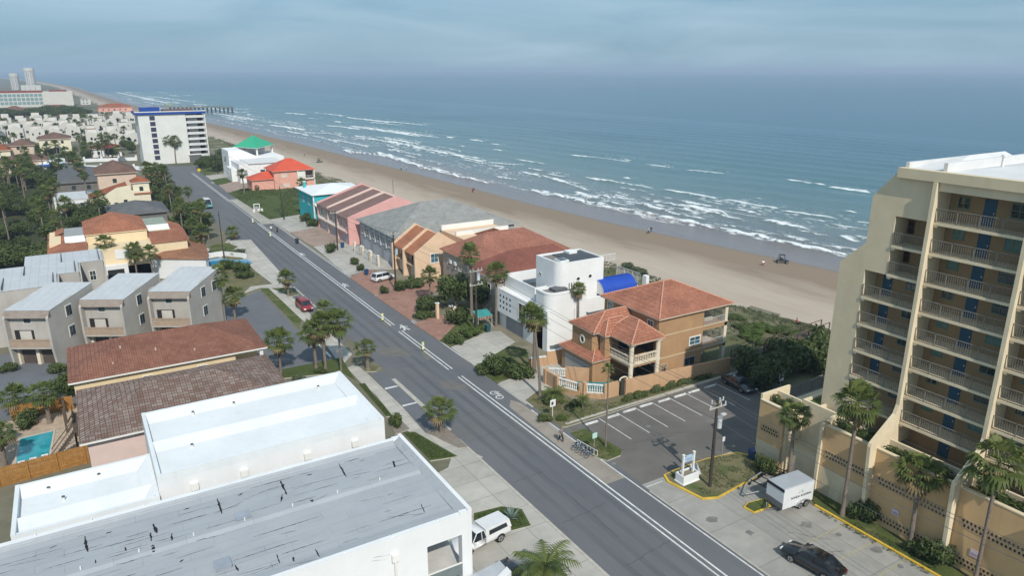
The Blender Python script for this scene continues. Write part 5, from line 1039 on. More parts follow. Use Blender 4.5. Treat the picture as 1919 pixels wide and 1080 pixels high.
# ================================================================== the grey townhouse rows
GST = plain('grey_brown_stucco', (.41, .385, .35), .92, .10, .35, stain=.28); GROOF = seamed('pale_grey_roof', (.47, .485, .50), 1.15, .07, .3); MANS = shingle('brown_mansard', (.20, .165, .14), (.255, .215, .185), .25, .5); BALC = plain('tan_timber', (.36, .27, .20), .85, .12, 2, stain=.2)
F = Vector((.865, -.50)); Sd = Vector((.60, .80))
def twn(name, lab, A, h):
    t = thing(name, lab, 'townhouse', (A[0], A[1], 0), 'stepped grey townhouses'); A = Vector(A); W, D = 5.9, 9.5
    def q(u, v): r_ = A + F * u + Sd * v; return (r_.x, r_.y)
    m = MB(); m.prism([q(.12, .75), q(W - .3, .75), q(W - .3, D), q(.12, D)], 2.7, h - .35, GST); m.prism([q(.12, 1.5), q(W - .3, 1.5), q(W - .3, D), q(.12, D)], 0, 2.7, GST)
    for u in (0, W - .28):                                        # side walls run forward as fins with a sloped head
        a, b = q(u, 0), q(u + .28, 0); pr = [(.35, 0), (.0, 3), (.0, h - 1.2), (.55, h - .25), (4, h + .3), (D, h + 1.0), (D, 0)]
        va = [(*q(u, s), z) for s, z in pr]; vb = [(*q(u + .28, s), z) for s, z in pr]; n = len(pr)
        m.mesh(va + vb, [tuple(range(n)), tuple(range(2 * n - 1, n - 1, -1))] + [(i, n + i, n + (i + 1) % n, (i + 1) % n) for i in range(n)], GST)
    m.build('wall', t)
    m = MB(); m.mesh([(*q(-.05, .5), h - .2), (*q(W + .05, .5), h - .2), (*q(W + .05, D), h + 1.05), (*q(-.05, D), h + 1.05)], [(0, 1, 2, 3)], GROOF); m.prism([q(-.05, D - .1), q(W + .05, D - .1), q(W + .05, D), q(-.05, D)], h - .5, h + 1.04, GROOF); m.build('roof', t)
    m = MB(); m.mesh([(*q(.0, .06), h - 1.15), (*q(W, .06), h - 1.15), (*q(W, .5), h - .22), (*q(0, .5), h - .22), (*q(0, .75), h - 1.15), (*q(W, .75), h - 1.15)], [(0, 1, 2, 3), (5, 1, 0, 4), (0, 3, 4), (1, 5, 2)], MANS); m.build('mansard', t)
    def bxl(m, u0, u1, v0, v1, z0, z1, mt): m.prism([q(u0, v0), q(u1, v0), q(u1, v1), q(u0, v1)], z0, z1, mt)
    m = MB(); bxl(m, .28, W - .28, .1, .2, 2.75, 3.75, BALC); bxl(m, .28, W - .28, .04, .26, 3.75, 3.87, BALC); bxl(m, .28, W - .28, .05, .74, 2.55, 2.74, GST); m.build('balcony', t)
    m = MB(); bxl(m, .7, 3.2, .70, .74, 2.8, 5.0, DARK); bxl(m, 1.4, 2.9, .66, .72, 2.8, 4.9, plain('patio_door', (.5, .47, .42), .4)); m.build('patio_door', t)
    m = MB(); bxl(m, 2.2, 3.0, .68, .74, 6.0, 7.0, GLASS); bxl(m, 2.1, 3.1, .66, .75, 5.9, 6.0, WHT); o = m.build('window', t)
    for u in (.6, 3.2): m = MB(); bxl(m, u, u + 2.1, 1.42, 1.52, .05, 2.2, plain('dark_brown_garage', (.085, .065, .055), .7, .15)); m.build('garage_door', t)
    m = MB(); bxl(m, 2.72, 3.15, 1.0, 1.5, 0, 2.6, STONE); m.build('garage_pier', t); m = MB(); bxl(m, .28, .55, 1.0, 1.5, 0, 2.6, STONE); m.build('garage_pier', t)
    for s, z in ((3.4, 6.0), (3.4, 3.1), (6.6, 6.0)):
        m = MB(); bxl(m, W - .03, W + .05, s - .08, s + 1.18, z - .1, z + 1.5, WHT); o = m.build('window', t); m = MB(); bxl(m, W + .04, W + .07, s + .03, s + .52, z, z + 1.38, GLASS); bxl(m, W + .04, W + .07, s + .58, s + 1.07, z, z + 1.38, GLASS); m.build('pane', o)
twn('grey_townhouse', 'grey stucco townhouse with two dark garage doors, leftmost of the stepped front row', (-10.95, 110.3), 8.0)
twn('grey_townhouse', 'grey stucco townhouse with a recessed balcony, middle of the stepped front row', (-2.3, 110.6), 8.0)
twn('grey_townhouse', 'grey stucco townhouse at the road end of the stepped front row, beside two palms', (6.1, 109.9), 8.0)
def bkt(name, lab, x0, x1, y0, y1, h):
    t = thing(name, lab, 'townhouse', ((x0 + x1) / 2, y0, 0), 'stepped grey townhouses'); m = MB(); m.box(x0, y0 + 1.4, 0, x1, y1, h - .4, GST)
    m.extr([(y0 - 1.0, 0), (y0 + .3, h - 1.2), (y0 + 1.0, h - .1), (y1, h), (y1, 0)], 'x', x1 - .3, x1, GST); m.extr([(y0, 0), (y0, h - .1), (y0 + 1.38, h - .1), (y0 + 1.38, 0)], 'x', x0, x1 - .3, GST); m.build('wall', t)
    m = MB(); m.mesh([(x0, y0 - .05, h - .06), (x1 - .3, y0 - .05, h - .06), (x1 - .3, y1, h + .35), (x0, y1, h + .35), (x0, y1, h - .3), (x1 - .3, y1, h - .3)], [(0, 1, 2, 3), (3, 2, 5, 4)], GROOF)
    for x in (x0 + .45 * (x1 - x0), x1 - .8): m.box(x, y0 + .3, h - .02, x + .1, y1 - .2, h + .42, plain('dark_flashing', (.08, .09, .10), .6))
    m.build('roof', t); win(t, 'y-', y0, x1 - 2.4, x1 - 1.6, h - 3.2, h - 1.7, WHT, GLASS)
bkt('grey_townhouse', 'grey stucco townhouse nearest the front row in the row behind', -17, -4.3, 119.6, 126, 8.2)
bkt('grey_townhouse', 'grey stucco townhouse in the middle of the row behind the front row', -15, -1.4, 126.1, 132.3, 8.2)
bkt('grey_townhouse', 'grey stucco townhouse farthest back, before the cream tile-roofed building', -9, 2.1, 132.4, 139.5, 8.2)
# ================================================================== the cream building with red tile roofs and its white blank wall
RT5 = tile('red_tile', (.52, .215, .125), (.43, .165, .095), .4, .32, .55); CRM = plain('pale_cream_stucco', (.72, .58, .38), .9, .05, .6, stain=.08)
t = thing('cream_building', 'large pale cream building with red tile hip roofs and a blank white side wall', 'building', (6, 156, 0))
m = MB(); m.box(-6, 147.8, 0, 16.6, 166, 6.6, CRM); m.box(0, 153.5, 6.6, 10.3, 168, 8.3, CRM); m.box(-5.9, 153, 6.6, 0, 165, 7.4, CRM); m.box(10.3, 155, 6.6, 14.6, 165, 7.8, CRM); m.prism([(6.0, 147.8), (7.8, 149.2), (10.5, 147.8)], 0, 3, CRM); m.build('wall', t)
m = MB(); hip(m, 0, 153.5, 10.3, 168, 8.3, 2.4, RT5, .25, .15, CRM); m.build('roof', t)
m = MB(); m.mesh([(-6.3, 147.5, 6.6), (0, 147.5, 6.6), (0, 153, 7.6), (-3.2, 153, 7.7), (-6.3, 166, 6.6), (-3.2, 160, 7.7)], [(0, 1, 2, 3), (0, 3, 5, 4)], RT5); m.box(-6.3, 147.5, 6.45, 0, 147.8, 6.62, WHT); m.mesh([(-6.3, 160.5, 6.9), (-3.5, 160.5, 8.0), (-3.5, 166, 8.0), (-6.3, 166, 6.9)], [(0, 1, 2, 3)], RT5); m.build('wing_roof', t)
m = MB(); m.mesh([(10.4, 147.6, 6.65), (17, 147.6, 6.65), (17, 154.8, 7.6), (10.4, 154.8, 7.6)], [(0, 1, 2, 3)], RT5); m.mesh([(14.7, 154.8, 7.6), (17.2, 154.8, 6.9), (17.2, 164, 6.9), (14.7, 164, 8)], [(0, 1, 2, 3)], RT5); m.build('wing_roof', t)
m = MB(); m.box(-3.4, 154.5, 7.4, -.1, 163, 8.3, WHB, plain('grey_deck', (.30, .31, .31), .9, .15)); m.mesh([(-3.4, 152.2, 7.5), (-.1, 152.2, 7.5), (-.1, 154.4, 8.3), (-3.4, 154.4, 8.3)], [(0, 1, 2, 3)], WMET); m.build('flat_deck', t); m = MB(); m.box(10.5, 157, 7.8, 14.4, 165, 8.5, WHB, plain('green_grey_deck', (.27, .31, .25), .9, .15)); m.mesh([(10.5, 154.9, 7.7), (14.5, 154.9, 7.7), (14.5, 157, 8.5), (10.5, 157, 8.5)], [(0, 1, 2, 3)], WMET); m.build('flat_deck', t)
LOW = tile('orange_brown_tile', (.40, .20, .12), (.34, .16, .095), .4, .32, .6)
m = MB(); m.prism([(8.0, 149.0), (18.6, 141.6), (19.2, 143), (16.8, 148), (10.6, 147.7)], 0, 3.9, WHB); m.prism([(16.7, 147.9), (19.3, 143.2), (20.6, 158), (16.7, 160)], 0, 3.4, WHB); m.build('side_wall', t)
m = MB(); m.mesh([(7.7, 148.8, 3.92), (18.6, 141.3, 3.92), (19.6, 143.4, 4.0), (17, 148.5, 5.2), (10.5, 149.5, 5.2)], [(0, 1, 2, 3, 4)], LOW); m.mesh([(17, 148.4, 5.2), (19.6, 143.4, 4.0), (21, 158.5, 3.6), (16.7, 160.5, 5.2)], [(0, 1, 2, 3)], LOW); m.build('low_roof', t)
m = MB(); m.box(2.2, 146.4, 0, 5.9, 147.78, 3.6, WHB); m.box(2.5, 146.36, 0.1, 5.2, 146.4, 2.9, DARK); m.box(4.2, 147.7, 4.5, 6.3, 147.8, 6.2, WHB); m.build('entrance', t)
o = MB().prism([(20.42, 156.61), (23.4, 156.86), (25.72, 153.4), (27.99, 153.05), (28.36, 148.8), (25.71, 147.03), (21.8, 148.93), (19.11, 149.62)], .05, .18, plain('pool_coping'  , (.5, .44, .36)), plain('blue_pool_water', (.035, .24, .42), .06, .2, .5, .6)).build('blue_pool'); tag(o, 'long bright blue swimming pool between the white wall and the road', 'pool')
m = MB(); wseg(m, *[(20.07, 158.36), (24.59, 158.78)], 0, 1.1, WHB); wseg(m, *[(24.59, 158.78), (28.28, 154.43)], 0, 1.0, WHB); tag(m.build('pool_wall'), 'low white wall along the back of the blue pool', 'wall')
# ================================================================== houses farther up on the left
def house(name, lab, x0, y0, x1, y1, h, rise, wm, rm, z0=0, wins=3, garage=None, over=.6, cat='house'):
    t = thing(name, lab, cat, ((x0 + x1) / 2, (y0 + y1) / 2, 0)); m = MB(); m.box(x0, y0, 0, x1, y1, h, wm); m.build('wall', t)
    m = MB()
    if rise: hip(m, x0, y0, x1, y1, h, rise, rm, over, .2, wm)
    else: m.box(x0 - .1, y0 - .1, h, x1 + .1, y1 + .1, h + .35, rm)
    m.build('roof', t); n = wins; wdt = (x1 - x0) / (n + 1)
    for i in range(n):
        x = x0 + wdt * (i + .75)
        for z in ((1.2, 4.4) if h > 5 else (1.2,)):
            m = MB(); m.box(x, y0 - .05, z, x + 1.1, y0 - .01, z + 1.3, GLASS); m.build('window', t)
    if garage: m = MB(); m.box(garage[0], y0 - .06, 0, garage[1], y0 - .01, 2.4, DARK); m.build('garage_door', t)
    return t
CR2 = plain('light_cream_stucco', (.72, .66, .50), .9, .06, .6, stain=.08); PK2 = plain('beige_pink_stucco', (.60, .46, .36), .9, .06); DGS = shingle('dark_grey_shingle', (.085, .088, .092), (.12, .122, .125)); BR2 = tile('brown_tile', (.255, .15, .115), (.21, .125, .095), .4, .35); RT6 = tile('bright_red_tile', (.45, .15, .075), (.38, .12, .06), .4, .35)
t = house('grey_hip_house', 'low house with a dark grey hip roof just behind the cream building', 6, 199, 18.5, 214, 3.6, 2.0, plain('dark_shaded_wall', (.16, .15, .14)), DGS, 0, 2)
t = thing('cream_gabled_house', 'pale cream house with stepped wavy gables and red tile roofs', 'house', (10, 222, 0))
m = MB(); m.extr([(2.5, 0), (17, 0), (17, 6.4), (12.6, 6.6), (12.2, 8.0), (9, 7.6), (6, 5.8), (2.5, 5.0)], 'y', 219.5, 219.9, CR2); m.box(2.6, 219.9, 0, 17, 231, 5, CR2); m.box(13, 220.0, 5, 17, 225, 8.5, CR2); m.build('wall', t)
m = MB(); m.mesh([(2.2, 219.8, 5.2), (11.8, 219.8, 7.9), (11.8, 229, 7.9), (2.2, 229, 5.2)], [(0, 1, 2, 3)], RT6); m.mesh([(13, 219.2, 5.5), (17.4, 219.2, 5.5), (17.4, 219.9, 6.3), (13, 219.9, 6.3)], [(0, 1, 2, 3)], RT6); m.build('roof', t); m = MB(); hip(m, 13, 220, 17, 225, 8.5, 1.4, RT6, .4, .15, WHT); m.build('tower_roof', t)
for x, z in ((8, 2.6), (10.3, 3.2), (14.6, 2.2), (14.5, 6.4)): m = MB(); m.box(x, 219.4, z, x + .9, 219.49, z + 1.1, GLASS); m.build('window', t)
house('beige_hip_house', 'beige stucco house with a brown tile hip roof next to the road', 5.8, 254, 16.4, 270, 7.2, 3.0, PK2, BR2, 0, 1, (12.5, 16))
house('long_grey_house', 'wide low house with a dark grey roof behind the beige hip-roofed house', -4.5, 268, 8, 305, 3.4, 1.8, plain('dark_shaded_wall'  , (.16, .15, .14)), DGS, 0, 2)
house('white_flat_house', 'low white flat-roofed building among palms behind the cream gabled house', -6, 232, 4.5, 246, 3.4, 0, WHB, plain('pale_grey_deck', (.5, .52, .53)), 0, 2)
house('brown_roof_house', 'tan house with a wide brown roof at the left edge beyond the palm grove', -23.5, 334, -8.4, 348, 4.4, 2.2, PK2, BR2, 0, 3)
house('blue_trim_house', 'white house with a pale roof and blue trim beyond the palm grove', -10.6, 326, -3, 346, 3.2, 1.2, WHB, WMET, 0, 2)
m = MB(); m.box(-11.2, 325.2, 3.0, -2.4, 325.5, 3.7, plain('blue_trim', (.03, .14, .42))); m.build('blue_fascia', bpy.data.objects['blue_trim_house'])
house('cream_garage_house', 'cream two-storey house with a red tile roof and a wide dark garage', -12, 408, .8, 424, 6.4, 2.6, CR2, BR2, 0, 3, (-10.5, -4.5))
house('tan_far_house', 'tan two-storey house with a brown tile roof left of the cream garage house', -22, 384, -13.6, 398, 6, 2.4, PK2, BR2, 0, 2)
house('red_far_house', 'pale house with a bright red tile roof at the far left edge', -31, 380, -22.2, 394, 4.6, 2.6, CR2, RT6, 0, 2)
house('red_low_house', 'low house with a dark red roof among the far palms', 8, 378, 20, 392, 3.6, 2.0, WHB, tile('dark_red_tile', (.30, .06, .045), (.25, .05, .04), .4, .35), 0, 3)
for i, (a, b) in enumerate((((4, 336), (26, 318)), ((-2, 362), (24, 356)))):
    m = MB(); wseg(m, a, b, 0, 1.4, WHB, .2); n = 4
    for k in range(n + 1): f = k / n; x, y = a[0] + (b[0] - a[0]) * f, a[1] + (b[1] - a[1]) * f; m.box(x - .4, y - .4, 0, x + .4, y + .4, 2.2, WHB)
    tag(m.build('white_wall'), ['long white garden wall with piers behind the dark grey roofs', 'white garden wall with piers before the white condominium block'][i], 'wall')
# ================================================================== the white condominium block at the end of the road
CONW = plain('condo_white', (.66, .66, .62), .85, .05, .3, stain=.12); BLT = plain('blue_parapet', (.015, .06, .30), .5, .08)
t = thing('white_condo_block', 'white eight-storey condominium block with a blue parapet and a column of dark windows', 'apartment block', (37, 345, 0))
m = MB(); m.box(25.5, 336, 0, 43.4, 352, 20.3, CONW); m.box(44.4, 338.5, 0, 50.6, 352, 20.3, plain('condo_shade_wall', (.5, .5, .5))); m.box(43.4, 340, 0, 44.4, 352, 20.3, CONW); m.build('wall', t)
m = MB(); m.box(24.4, 335.4, 20.3, 51.4, 335.9, 21.2, BLT); m.box(24.4, 335.9, 20.3, 25.0, 352.6, 21.2, BLT); m.box(50.8, 335.9, 20.3, 51.4, 352.6, 21.2, BLT); m.box(24.4, 335.3, 21.2, 51.5, 335.95, 21.5, WHT); m.box(27.5, 347, 20.3, 35, 352, 22.6, BLT); m.build('parapet', t)
m = MB(); m.box(25.0, 335.9, 20.3, 50.8, 352.6, 20.5, plain('roof_dark', (.17, .13, .12))); m.box(36, 344, 20.5, 48, 351, 21.7, plain('roof_brown', (.15, .10, .09))); m.build('roof', t)
for k in range(8): m = MB(); m.box(29.7, 335.92, 1.9 + k * 2.3, 31.7, 335.98, 3.6 + k * 2.3, plain('violet_glass', (.05, .05, .09), .2)); m.build('window', t)
for k in range(8):
    z = 2.3 * k + 1.6; m = MB(); m.box(43.4, 335.9, z + .9, 51, 338.48, z + 1.1, CONW); m.box(43.5, 335.95, z + 1.1, 50.6, 336.05, z + 1.9, plain('balcony_panel', (.60, .60, .60))) if k % 1 == 0 else None; m.build('balcony', t)
    m = MB(); m.box(48.2, 338.44, z + 1.1, 50.2, 338.49, z + 3.0, DARK); m.build('balcony_door', t)
m = MB(); m.box(50.7, 335.9, 0, 51.1, 336.3, 20.3, WHT); m.build('column', t); m = MB(); m.box(43.0, 335.0, 0, 47.5, 336, 3.2, plain('garage_opening', (.12, .12, .12))); m.box(42.8, 334.8, 3.2, 47.7, 336, 3.6, WHT); m.build('garage_entrance', t)
# ================================================================== the far white townhouses, hotel and towers
WT = plain('far_white_stucco', (.56, .54, .49), .85, .06, .2, stain=.1)
rng = random.Random(41)
TW = []
for r_, (y, x0, n) in enumerate(((432, 8, 3), (470, -34, 8), (512, -38, 9), (556, -36, 9), (606, -38, 10))):
    for i in range(n):
        x = x0 + i * 8.4 + rng.uniform(-.8, .8)
        if x > 33 - (y - 432) * .02 and y < 560: continue
        TW.append((x, y + rng.uniform(-7, 7), rng.uniform(6.2, 7.6), rng.uniform(8, 13), rng.uniform(4.5, 7.5)))
for x, y, wx, wy, h in TW:
    t = thing('white_townhouse', 'white stucco townhouse in the dense far cluster left of the white condominium block', 'townhouse', (x, y, 0), 'far cluster of white townhouses')
    m = MB(); hi = h + rng.uniform(.8, 2.2); m.extr([(x, 0), (x + wx, 0), (x + wx, h), (x + wx * rng.uniform(.3, .7), hi), (x, h * rng.uniform(.75, 1))], 'y', y, y + wy, WT); m.build('wall', t)
    m = MB(); m.box(x + wx * .15, y + wy * .5, h - .5, x + wx * .8, y + wy, hi + 1.0, WT, rng.choice([plain('pale_deck', (.45, .44, .42)), BR2, RT6, plain('slate_deck', (.2, .21, .23))])); m.build('penthouse', t)
    for k in range(6):
        a = x + wx * rng.uniform(.08, .75); z = rng.uniform(1.5, h - 2.2); m = MB(); m.box(a, y - .06, z, a + rng.uniform(.6, 1.5), y - .01, z + 1.2, GLASS); m.build('window', t)
t = thing('beach_hotel', 'long white four-storey beach hotel with a red roof and rows of balconies', 'hotel', (-25, 950, 0))
m = MB(); m.box(-75, 935, 0, -16, 950, 14.5, WT); m.box(-16, 930, 0, 11, 952, 15.5, WT); m.build('wall', t)
m = MB(); m.box(-75, 936, 14.5, -16, 950, 16.6, tile('hotel_red', (.33, .10, .085), (.29, .085, .07), .5, .5)); m.box(-10, 931, 15.5, 6, 950, 17, tile('hotel_red', (.33, .10, .085), (.29, .085, .07))); m.build('roof', t)
for k in range(3):
    for i in range(15): x = -74 + i * 3.85; m = MB(); m.box(x, 934.9, 2.5 + k * 4.0, x + 3.1, 934.99, 5.4 + k * 4.0, plain('teal_balcony', (.17, .27, .28), .6, .25, .4)); m.build('balcony', t)
for i, (x, y, w_, h) in enumerate(((-45.5, 1730, 17, 40), (-72, 1745, 15, 30))):
    t = thing('far_tower', ['taller of the two hazy white towers at the left horizon', 'shorter of the two hazy white towers at the left horizon'][i], 'tower', (x, y, 0)); m = MB(); m.prism([(x + math.cos(a) * w_ / 2, y + math.sin(a) * w_ / 2) for a in [2 * math.pi * k / 14 for k in range(14)]], 0, h, WT); m.build('wall', t)
    m = MB(); m.prism([(x + math.cos(a) * (w_ / 2 + .8), y + math.sin(a) * (w_ / 2 + .8)) for a in [2 * math.pi * k / 14 for k in range(14)]], h - 5, h + 1, WT); m.build('crown', t)
    for k in range(4): m = MB(); m.box(x - w_ / 3 + k * w_ / 5, y - w_ / 2 - .2, 2, x - w_ / 3 + k * w_ / 5 + 1.4, y - w_ / 2 + 3, h - 6, plain('tower_window', (.35, .36, .36))); m.build('window_column', t)
house('low_white_block', 'low white block at the foot of the far towers', -62, 1690, -30, 1712, 9, 0, WT, WT, 0, 3, None, .3, 'building')
house('red_roof_motel', 'far pink motel with a long orange-red roof before the fishing pier', 28, 790, 56, 806, 4, 3, SAL, RT6, 0, 5, None, .6, 'building')
house('red_roof_motel', 'far low building with a dull red roof before the red-roofed hotel', -18, 800, 8, 815, 4, 2.6, PK2, tile('dull_red', (.28, .11, .08), (.24, .10, .075), .5, .5), 0, 5, None, .6, 'building')
house('brown_roof_motel', 'far building with a wide brown roof at the left edge below the hotel', -45, 730, -24, 748, 5, 4, PK2, BR2, 0, 4, None, .6, 'building')
house('far_white_house', 'small far white house standing alone on the dunes', 18, 965, 28, 975, 6, 0, WT, plain('far_grey', (.3, .32, .33)), 0, 2)
t = thing('fishing_pier', 'long timber fishing pier on dark piles reaching into the surf', 'pier', (85, 780, 0)); PIL = plain('dark_pile', (.07, .065, .06), .9)
m = MB(); m.prism([(70, 792), (70, 788), (139, 740), (139, 745)], 3.2, 3.9, plain('pier_deck', (.20, .18, .15), .9)); rail(m, (72, 787), (138.5, 741), 3.9, 1.2, PIL, 1.2, .05, .06); m.build('deck', t)
for i in range(16):
    f = i / 15; x, y = 88 + 50 * f, 778.5 - 35 * f; m = MB()
    for d in (-1.6, 1.6): m.cyl(x + d * .3, y + d, -3.5, 3.2, .55, PIL, 6)
    m.build('pile_pair', t)
m = MB(); m.box(84, 778, 3.9, 90, 784, 7, plain('pier_hut', (.25, .33, .28))); m.build('hut', t)
# ================================================================== vegetation
FRD = leafy('palm_frond', (.066, .10, .026), (.175, .205, .06), .32); FRB = leafy('dry_frond', (.20, .14, .065), (.30, .23, .12), .2)
LFD = leafy('dark_leaf', (.036, .058, .016), (.10, .128, .04), .2); LFM = leafy('mid_leaf', (.052, .08, .022), (.12, .15, .048), .25); LFL = leafy('bright_leaf', (.06, .105, .018), (.125, .17, .045), .3); LFG = leafy('grey_green_leaf', (.07, .09, .05), (.13, .15, .085), .25)
BARK = plain('palm_bark', (.19, .155, .125), .95, .25, 6); BARKD = plain('dark_bark', (.085, .065, .05), .95, .25, 5)
def local_mesh(mb, name):
    o = mb.build(name); me = o.data; bpy.data.objects.remove(o); return me
def fan_crown(seed, n=36, nb=11, up=.0):
    r = random.Random(seed); m = MB()
    for i in range(n):
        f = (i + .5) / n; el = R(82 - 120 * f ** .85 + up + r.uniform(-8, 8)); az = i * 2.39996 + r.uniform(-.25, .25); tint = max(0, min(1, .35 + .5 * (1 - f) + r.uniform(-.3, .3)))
        mt = FRB if (f > .88 and r.random() < .65) else FRD
        d = Vector((math.cos(az) * math.cos(el), math.sin(az) * math.cos(el), math.sin(el))); s = Vector((-math.sin(az), math.cos(az), 0)); u = s.cross(d) * -1
        if u.z < 0: u = -u
        pl = r.uniform(.38, .58); c = d * pl - Vector((0, 0, .05 * f))
        m.face([s * .012, -s * .012, c - s * .012, c + s * .012], mt, False, tint)
        L0 = r.uniform(.42, .58)
        for k in range(nb):
            a = R(-78 + 156 * k / (nb - 1)); a2 = 78 / (nb - 1) * .0174533 * .85
            e0 = d * math.cos(a) + s * math.sin(a); ln = L0 * (1 - .22 * abs(math.sin(a)))
            p1 = c + e0 * ln * .62 + u * (.05 * math.cos(a)); p2 = c + e0 * ln - Vector((0, 0, ln * (.16 + .22 * r.random())))
            w_ = Vector(s * math.cos(a) - d * math.sin(a)) * (ln * .62 * math.tan(a2) * 1.15)
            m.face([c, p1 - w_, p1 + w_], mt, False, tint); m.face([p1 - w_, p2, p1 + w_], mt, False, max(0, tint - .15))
    return local_mesh(m, 'palm_crown')
def feather_crown(seed, n=22, nl=16, mt=None):
    r = random.Random(seed); m = MB(); mt = mt or FRD
    for i in range(n):
        f = (i + .5) / n; el = R(75 - 80 * f + r.uniform(-8, 8)); az = i * 2.39996 + r.uniform(-.3, .3); tint = r.uniform(.1, .9); p = Vector((0, 0, 0)); h = Vector((math.cos(az), math.sin(az), 0)); s = Vector((-math.sin(az), math.cos(az), 0)); P = [p.copy()]
        for k in range(nl): el -= R(4.2 + 3 * f); p = p + (h * math.cos(el) + Vector((0, 0, math.sin(el)))) * (1.25 / nl); P.append(p.copy())
        for k in range(2, nl):
            d = (P[k + 1] - P[k]).normalized() if k < nl - 1 else (P[k] - P[k - 1]).normalized(); w_ = .34 * math.sin(math.pi * min(.98, (k + 1.5) / (nl + 2))) + .04
            for sg in (-1, 1):
                tip = P[k] + s * sg * w_ + d * .16 - Vector((0, 0, .10 + .08 * r.random())); m.face([P[k] - d * .03, P[k] + d * .045, tip], mt, False, tint)
        for k in range(nl - 1): m.face([P[k] + s * .012, P[k] - s * .012, P[k + 1] - s * .01, P[k + 1] + s * .01], mt, False, tint)
    return local_mesh(m, 'palm_crown')
def skirt(seed):
    r = random.Random(seed); m = MB()
    for i in range(46):
        az = r.uniform(0, 6.283); h = Vector((math.cos(az), math.sin(az), 0)); s = Vector((-math.sin(az), math.cos(az), 0)); z0 = -r.uniform(0, .35); a = h * .1 + Vector((0, 0, z0)); b = h * r.uniform(.28, .5) + Vector((0, 0, z0 - r.uniform(.3, .6))); w_ = s * r.uniform(.06, .13)
        m.face([a, b - w_, b + h * .05 - Vector((0, 0, .12)), b + w_], FRB, False, r.random())
    return local_mesh(m, 'dead_skirt')
def trunk_mesh(seed, bend, mt):
    r = random.Random(seed); m = MB(); n = 12; k = 8; v = []
    for i in range(n):
        f = i / (n - 1); ox = bend * f ** 1.7; oy = r.uniform(-.10, .10) * (0 < i < n - 1); q = 1.5 if i == 0 else (1.12 - .25 * f) * r.uniform(.93, 1.07)
        v += [(ox + math.cos(2 * math.pi * j / k) * q, oy + math.sin(2 * math.pi * j / k) * q, f) for j in range(k)]
    m.mesh(v, [(i * k + j, i * k + (j + 1) % k, (i + 1) * k + (j + 1) % k, (i + 1) * k + j) for i in range(n - 1) for j in range(k)], mt, True); return local_mesh(m, 'palm_trunk')
CROWN = [fan_crown(3), fan_crown(8, 32, 10), fan_crown(15, 40, 11, 6), fan_crown(27, 30, 9, -6)]; CROWNF = [fan_crown(5, 22, 8), fan_crown(6, 26, 8, 5)]
FEATH = [feather_crown(4)]; SKIRT = [skirt(1), skirt(2)]; TRK = [(trunk_mesh(1, 0.6, BARK), .6), (trunk_mesh(2, 2.2, BARK), 2.2), (trunk_mesh(3, -1.5, BARK), -1.5), (trunk_mesh(4, 6.5, BARK), 6.5)]
PALMS = []
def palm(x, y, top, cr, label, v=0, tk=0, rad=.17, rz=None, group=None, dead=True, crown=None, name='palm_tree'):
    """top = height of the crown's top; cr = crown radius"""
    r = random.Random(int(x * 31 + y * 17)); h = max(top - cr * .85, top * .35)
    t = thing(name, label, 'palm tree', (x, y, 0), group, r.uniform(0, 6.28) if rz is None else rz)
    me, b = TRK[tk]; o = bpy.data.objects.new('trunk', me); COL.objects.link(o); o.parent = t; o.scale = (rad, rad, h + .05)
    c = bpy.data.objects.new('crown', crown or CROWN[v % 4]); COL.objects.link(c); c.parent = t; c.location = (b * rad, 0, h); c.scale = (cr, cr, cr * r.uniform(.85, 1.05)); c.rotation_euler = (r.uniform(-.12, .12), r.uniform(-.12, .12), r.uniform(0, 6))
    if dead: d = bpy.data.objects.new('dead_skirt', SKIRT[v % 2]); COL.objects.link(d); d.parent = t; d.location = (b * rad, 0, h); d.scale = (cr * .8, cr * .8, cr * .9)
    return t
def P_(T, cr, label, **k): return palm(T[0], T[1], T[2], cr * 1.18, label, **k)
P_((53.73, 32.14, 13.19), 2.0, 'tall fan palm before the beige tower, standing left of the second slanting fin', v=0, tk=1, rz=3.4)
P_((53.88, 38.07, 8.74), 1.45, 'fan palm against the tan end wall of the tower, behind the white trailer', v=2, tk=0)
P_((54.78, 26.61, 8.92), 1.9, 'fan palm before the breeze-block wall with the left pink notice', v=1, tk=1, rz=3.0)
P_((54.79, 21.42, 12.61), 2.1, 'tall slim fan palm nearest the bottom right corner', v=3, tk=1, rz=3.3, rad=.14)
P_((43.3, 52.55, 9.66), .75, 'very slim young palm standing in the small grass island at the car park entrance', v=3, tk=0, rad=.09, dead=False, crown=CROWNF[0])
P_((44.2, 66.43, 12.10), 1.75, 'fan palm with a curved leaning trunk before the white modern house', v=2, tk=3, rz=2.7, rad=.16)
P_((47.42, 72.71, 8.96), 1.6, 'upright fan palm with a shaggy skirt beside the curved-trunk palm', v=0, tk=0, rad=.26, rz=0)
P_((57.67, 77.08, 9.91), 1.15, 'single slim palm against the bright white side wall of the modern house', v=1, tk=2, rad=.11, rz=0)
P_((51.3, 97.23, 12.08), 1.9, 'tall shaggy fan palm before the red hip-roofed house', v=0, tk=0, rad=.24)
P_((52.16, 90.82, 10.72), 1.9, 'fan palm between the dark red roof and the white modern house', v=2, tk=0, rad=.18)
P_((48.64, 107.3, 6.41), 1.6, 'short round-headed palm at the end of the brick drive by the peach gable', v=2, tk=0, rad=.14)
P_((49.97, 104.45, 4.49), 1.4, 'low yellowish palm in the hedge left of the dark utility pole', v=1, tk=0, rad=.16)
P_((30.03, 64.37, 4.59), 1.75, 'bushy short palm growing in the pointed gravel island by the road', v=1, tk=0, rad=.26, dead=False)
P_((29.26, 84.94, 4.66), 1.5, 'small palm with a reddish trunk in the round kerb island', v=3, tk=0, rad=.28, dead=False, crown=CROWNF[1])
